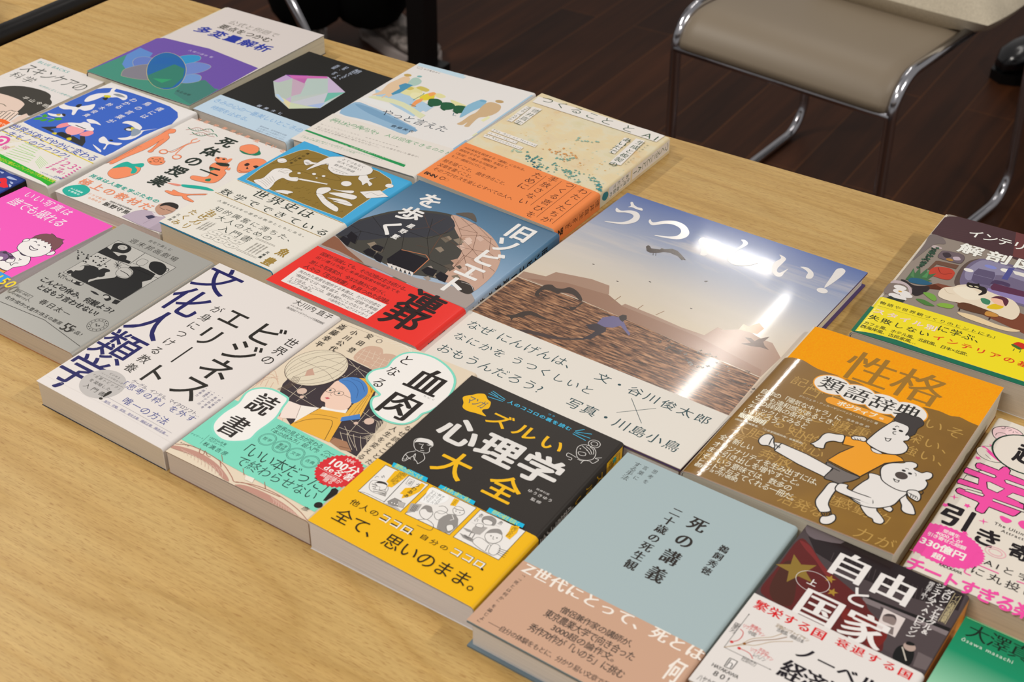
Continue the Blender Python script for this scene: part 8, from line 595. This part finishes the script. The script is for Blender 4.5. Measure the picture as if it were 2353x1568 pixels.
def make_chair(label, loc, rz):
    r = empty('chair', loc, rz); tag(r, label, 'chair')
    W2 = 0.203; R_ = 0.0095
    for s in (-1, 1):
        mb = MB()
        pts = fillet([(s*W2, 0.52, 0.86), (s*(W2+.005), 0.455, 0.44), (s*(W2+0.02), 0.60, 0.0)], 0.06)
        path = fillet([(s*W2, 0.40, 0.447), (s*W2, 0.005, 0.447), (s*(W2+.004), 0.03, R_), (s*(W2+0.028), 0.585, R_), (s*(W2+0.018), 0.545, 0.46), (s*(W2+.006), 0.59, 0.80)], 0.062, 10)
        mb.tube(path, R_, CHROME, 16); mb.build('side_frame', r)
    prof = [(0.415, 0.438), (0.36, 0.436), (0.28, 0.437), (0.20, 0.441), (0.12, 0.446), (0.075, 0.447), (0.05, 0.445), (0.03, 0.438), (0.013, 0.424), (0.003, 0.405), (0.001, 0.393)]
    mb = MB(); sheet_profile(mb, prof[::-1], -W2+0.006, W2-0.006, 0.016, SEAT); mb.build('seat', r)
    mb = MB(); mb.tube([(-W2, 0.004, 0.387), (W2, 0.004, 0.387)], 0.006, CHROME, 12); mb.build('cross_bar', r)
    mb = MB(); mb.tube([(-W2, 0.41, 0.43), (W2, 0.41, 0.43)], 0.007, CHROME, 12); mb.build('cross_bar', r)
    mb = MB(); sheet_profile(mb, [(0.60, 0.80), (0.585, 0.74), (0.575, 0.68), (0.57, 0.62)], -W2+0.004, W2-0.004, 0.016, SEAT); mb.build('backrest', r)
    return r
make_chair('chrome sled chair with taupe seat holding a cream bag', (0.512, 0.868, FLOOR_Z), math.radians(-7.5))
st = empty('stool', (-0.645, 0.665, FLOOR_Z)); tag(st, 'chrome legged stool, one leg showing behind the purple and white book', 'stool')
mb = MB(); lp = [(0.02*math.cos(0), 0, 0.437)]
vs = [(q*math.cos(2*math.pi*k/40), q*math.sin(2*math.pi*k/40), z_) for q, z_ in ((.155, .425), (.165, .437), (.160, .450), (.14, .456)) for k in range(40)]
mb.add(vs, [(i*40+k, i*40+(k+1) % 40, (i+1)*40+(k+1) % 40, (i+1)*40+k) for i in range(3) for k in range(40)]+[tuple(range(40))[::-1], tuple(range(120, 160))], SEAT, True); mb.build('seat', st)
for k in range(4):
    a = math.radians(44+90*k); mb = MB(); mb.tube([(.185*math.cos(a), .185*math.sin(a), .426), (.345*math.cos(a), .345*math.sin(a), 0.0)], .0095, CHROME, 14); mb.build('leg', st)

# cream canvas bag lying on the chair seat
CANVAS = NT('cream_canvas'); n_ = CANVAS.n('ShaderNodeTexNoise', i_Scale=1.0, i_Detail=3.0); CANVAS.l(CANVAS.coords((300, 300, 300)), n_.inputs['Vector'])
CANVAS.l(CANVAS.ramp(n_.outputs['Fac'], [(0.3, (0.56, 0.49, 0.37)), (0.7, (0.68, 0.60, 0.46))]), CANVAS.b.inputs['Base Color']); CANVAS.b.inputs['Roughness'].default_value = 0.9; CANVAS.bump(n_.outputs['Fac'], 0.3, 0.001); CANVAS = CANVAS.m
bag = empty('tote_bag', (0.632, 1.222, -0.277), math.radians(-7.5)); tag(bag, 'cream canvas tote bag lying on the taupe chair seat', 'bag')
def pillow(mb, sx, sy, sz, m, sag=0.0):
    n = 18; vs, fs = [], []
    for side in (1, -1):
        for j in range(n+1):
            for i in range(n+1):
                a, b = -1+2*i/n, -1+2*j/n
                e = (max(0, 1-abs(a)**3.2)*max(0, 1-abs(b)**3.2))**0.55
                wr = 0.010*math.sin(a*7+b*3)*e+0.006*math.sin(b*11-a*5)*e
                zz = side*sz*e + (wr if side > 0 else 0.0)
                rr = 1-0.05*(a*a*b*b)
                vs.append((a*sx*rr, b*sy*rr, max(zz, -sz*0.55)+sag*math.sin(a*2.2)*(side > 0)*0))
    N2 = (n+1)*(n+1)
    for s_ in (0, 1):
        for j in range(n):
            for i in range(n):
                q = s_*N2+j*(n+1)+i; f = (q, q+1, q+n+2, q+n+1); fs.append(f if s_ == 0 else f[::-1])
    mb.add(vs, fs, m, True)
mb = MB(); pillow(mb, 0.175, 0.125, 0.055, CANVAS); o = mb.build('bag_body', bag); o.location = (0, 0, 0.031)
mb = MB()
for dx in (-0.05, 0.05):
    pts = [(dx+0.0*k, 0.02+0.02*k, 0.088+0.0*k) for k in range(2)]
hp = [(-0.07, 0.10, 0.045), (-0.075, 0.15, 0.05), (-0.05, 0.20, 0.04), (0.02, 0.215, 0.035), (0.06, 0.19, 0.04), (0.075, 0.14, 0.05), (0.07, 0.10, 0.045)]
mb.tube(fillet(hp, 0.03, 4), 0.009, CANVAS, 10, rx=0.3); mb.build('handle', bag)

# shallow beige tray on the neighbour table
TRAY = mat('#b3a482', 0.7); mt = math.radians(-12)
tr = MB()
def rrect(hx, hy, r, n=6):
    out = []
    for cx, cy, a0 in ((hx-r, hy-r, 0), (-hx+r, hy-r, math.pi/2), (-hx+r, -hy+r, math.pi), (hx-r, -hy+r, 1.5*math.pi)):
        out += [(cx+r*math.cos(a0+math.pi/2*i/n), cy+r*math.sin(a0+math.pi/2*i/n)) for i in range(n+1)]
    return out
lo = rrect(0.115, 0.16, 0.012); n = len(lo); rings = [[(x*.97, y*.98, 0.0) for x, y in lo], [(x, y, 0.006) for x, y in lo], [(x*1.03, y*1.02, 0.045) for x, y in lo], [(x*1.0, y*1.0, 0.045) for x, y in lo], [(x*.95, y*.965, 0.005) for x, y in lo]]
vs = [p for g in rings for p in g]; fs = [(i*n+k, i*n+(k+1) % n, (i+1)*n+(k+1) % n, (i+1)*n+k) for i in range(4) for k in range(n)]+[tuple(range(n))[::-1], tuple(range(4*n, 5*n))]
tr.add(vs, fs, TRAY)
o = tr.build('tray', loc=(-0.172, -0.330, -0.001)); o.rotation_euler = (0, 0, 0); tag(o, 'shallow beige tray at the top left corner on the neighbouring table', 'tray')

# ================================================================= people behind the table (legs and feet in view)
def skin_body(name, parent, joints, edges, m, sub=2, root=0):
    me = bpy.data.meshes.new(name); me.from_pydata([j[0] for j in joints], edges, []); me.materials.append(m)
    o = bpy.data.objects.new(name, me); COL.objects.link(o); o.parent = parent
    md = o.modifiers.new('skin', 'SKIN'); md.use_smooth_shade = True
    for i, j in enumerate(joints):
        v = me.skin_vertices[0].data[i]; v.radius = j[1] if isinstance(j[1], tuple) else (j[1], j[1]); v.use_root = (i == root)
    sb = o.modifiers.new('smooth', 'SUBSURF'); sb.levels = sub; sb.render_levels = sub
    return o
TROUSER = mat('#0b0a0c', 0.9, 0.1); SKIN = mat('#c49a80', 0.6); JACKET = mat('#1a1a20', 0.85, 0.15)
GREYSHOE = NT('grey_knit_shoe'); n_ = GREYSHOE.n('ShaderNodeTexNoise', i_Scale=1.0, i_Detail=4.0); GREYSHOE.l(GREYSHOE.coords((40, 40, 40)), n_.inputs['Vector'])
GREYSHOE.l(GREYSHOE.ramp(n_.outputs['Fac'], [(0.4, (0.055, 0.045, 0.038)), (0.6, (0.26, 0.22, 0.20))]), GREYSHOE.b.inputs['Base Color']); GREYSHOE = GREYSHOE.m
SOLE = mat('#a79c98', 0.7); BOOT = mat('#10121c', 0.22, 0.6, 0.4)
def shoe(name, parent, heel, rot, L, m_up, m_sole, high=0.07):
    """low shoe: upper with toe box and collar, and a separate sole"""
    secs = [(0.0, .030, high), (0.06, .036, high+.004), (.14, .036, high*.98), (.22, .039, high*.86), (.34, .042, high*.72), (.50, .046, high*.56), (.66, .049, high*.46), (.82, .047, high*.40), (.93, .038, high*.32), (1.0, .018, high*.20)]
    vs, fs = [], []; n = 12
    for t, wd, hh in secs:
        for k in range(n):
            a = math.pi*2*k/n; c, s_ = math.cos(a), math.sin(a)
            vs.append((t*L, wd*(abs(c)**.7)*(1 if c > 0 else -1), 0.02+max(0, (s_*.5+.5))**.8*hh))
    for i in range(len(secs)-1):
        for k in range(n): fs.append((i*n+k, i*n+(k+1) % n, (i+1)*n+(k+1) % n, (i+1)*n+k))
    fs += [tuple(range(n))[::-1], tuple(range((len(secs)-1)*n, len(secs)*n))]
    R = Matrix.Rotation(rot, 4, 'Z'); T = Matrix.Translation(Vector(heel))
    up = MB(); up.add([tuple(T @ R @ Vector(v)) for v in vs], fs, m_up, True); ob = up.build(name, parent)
    so = MB(); vs2, fs2 = [], []
    ol = [(t*L-(.006 if i == 0 else 0)+(.006 if i == len(secs)-1 else 0), wd*1.06) for i, (t, wd, hh) in enumerate(secs)]
    loop = [(x, y) for x, y in ol]+[(x, -y) for x, y in ol[::-1]]; q = len(loop)
    for z_ in (0.0, 0.024): vs2 += [(x, y, z_) for x, y in loop]
    fs2 = [tuple(range(q))[::-1], tuple(range(q, 2*q))]+[(i, (i+1) % q, q+(i+1) % q, q+i) for i in range(q)]
    so.add([tuple(T @ R @ Vector(v)) for v in vs2], fs2, m_sole); s2 = so.build('sole', ob)
    return ob
def person(label, loc, rz, shoe_up, sole, high, stance=0.10, toes=(0.0, 0.0), hem=0.085, low=0.075, shl=0.285):
    r = empty('person', loc, rz); tag(r, label, 'person')
    h = 0.92
    # one continuous figure: legs, pelvis, torso, neck, head, arms; facing +x locally
    J = [((0, 0, h), (.13, .16)), ((0, 0, 1.10), (.12, .15)), ((0, 0, 1.34), (.12, .18)), ((0, 0, 1.45), (.06, .07)), ((0.02, 0, 1.52), (.055, .055)), ((0.03, 0, 1.62), (.095, .078)), ((0.03, 0, 1.70), (.07, .06))]
    E = [(0, 1), (1, 2), (2, 3), (3, 4), (4, 5), (5, 6)]
    for s in (-1, 1):
        b = len(J); J += [((0, s*.09, h-.06), (.105, .10)), ((.02, s*stance, .50), (.092, .09)), ((0, s*stance, .25), (hem+.004, hem+.004)), ((0.005, s*stance, low), (hem, hem))]
        E += [(0, b), (b, b+1), (b+1, b+2), (b+2, b+3)]
        b = len(J); J += [((0, s*.19, 1.38), (.06, .06)), ((-.01, s*.24, 1.10), (.047, .047)), ((.06, s*.24, .88), (.034, .034)), ((.09, s*.235, .80), (.03, .018))]
        E += [(2, b), (b, b+1), (b+1, b+2), (b+2, b+3)]
    skin_body('body', r, J, E, TROUSER)
    for s, a in zip((-1, 1), toes): shoe('shoe', r, (-.075, s*stance, 0), a, shl, shoe_up, sole, high)
    return r
person('person in black trousers and grey sneakers standing behind the table', (-0.735, 1.275, FLOOR_Z), math.radians(-53), GREYSHOE, SOLE, 0.08, 0.072, (-0.1, 0.6), 0.112, 0.035, 0.25)
person('person in black trousers and shiny dark boots behind the taupe chair', (0.84, 2.05, FLOOR_Z), math.radians(-140), BOOT, mat('#08080a', 0.4), 0.17, 0.12, (0.2, -0.1), 0.075, 0.13)
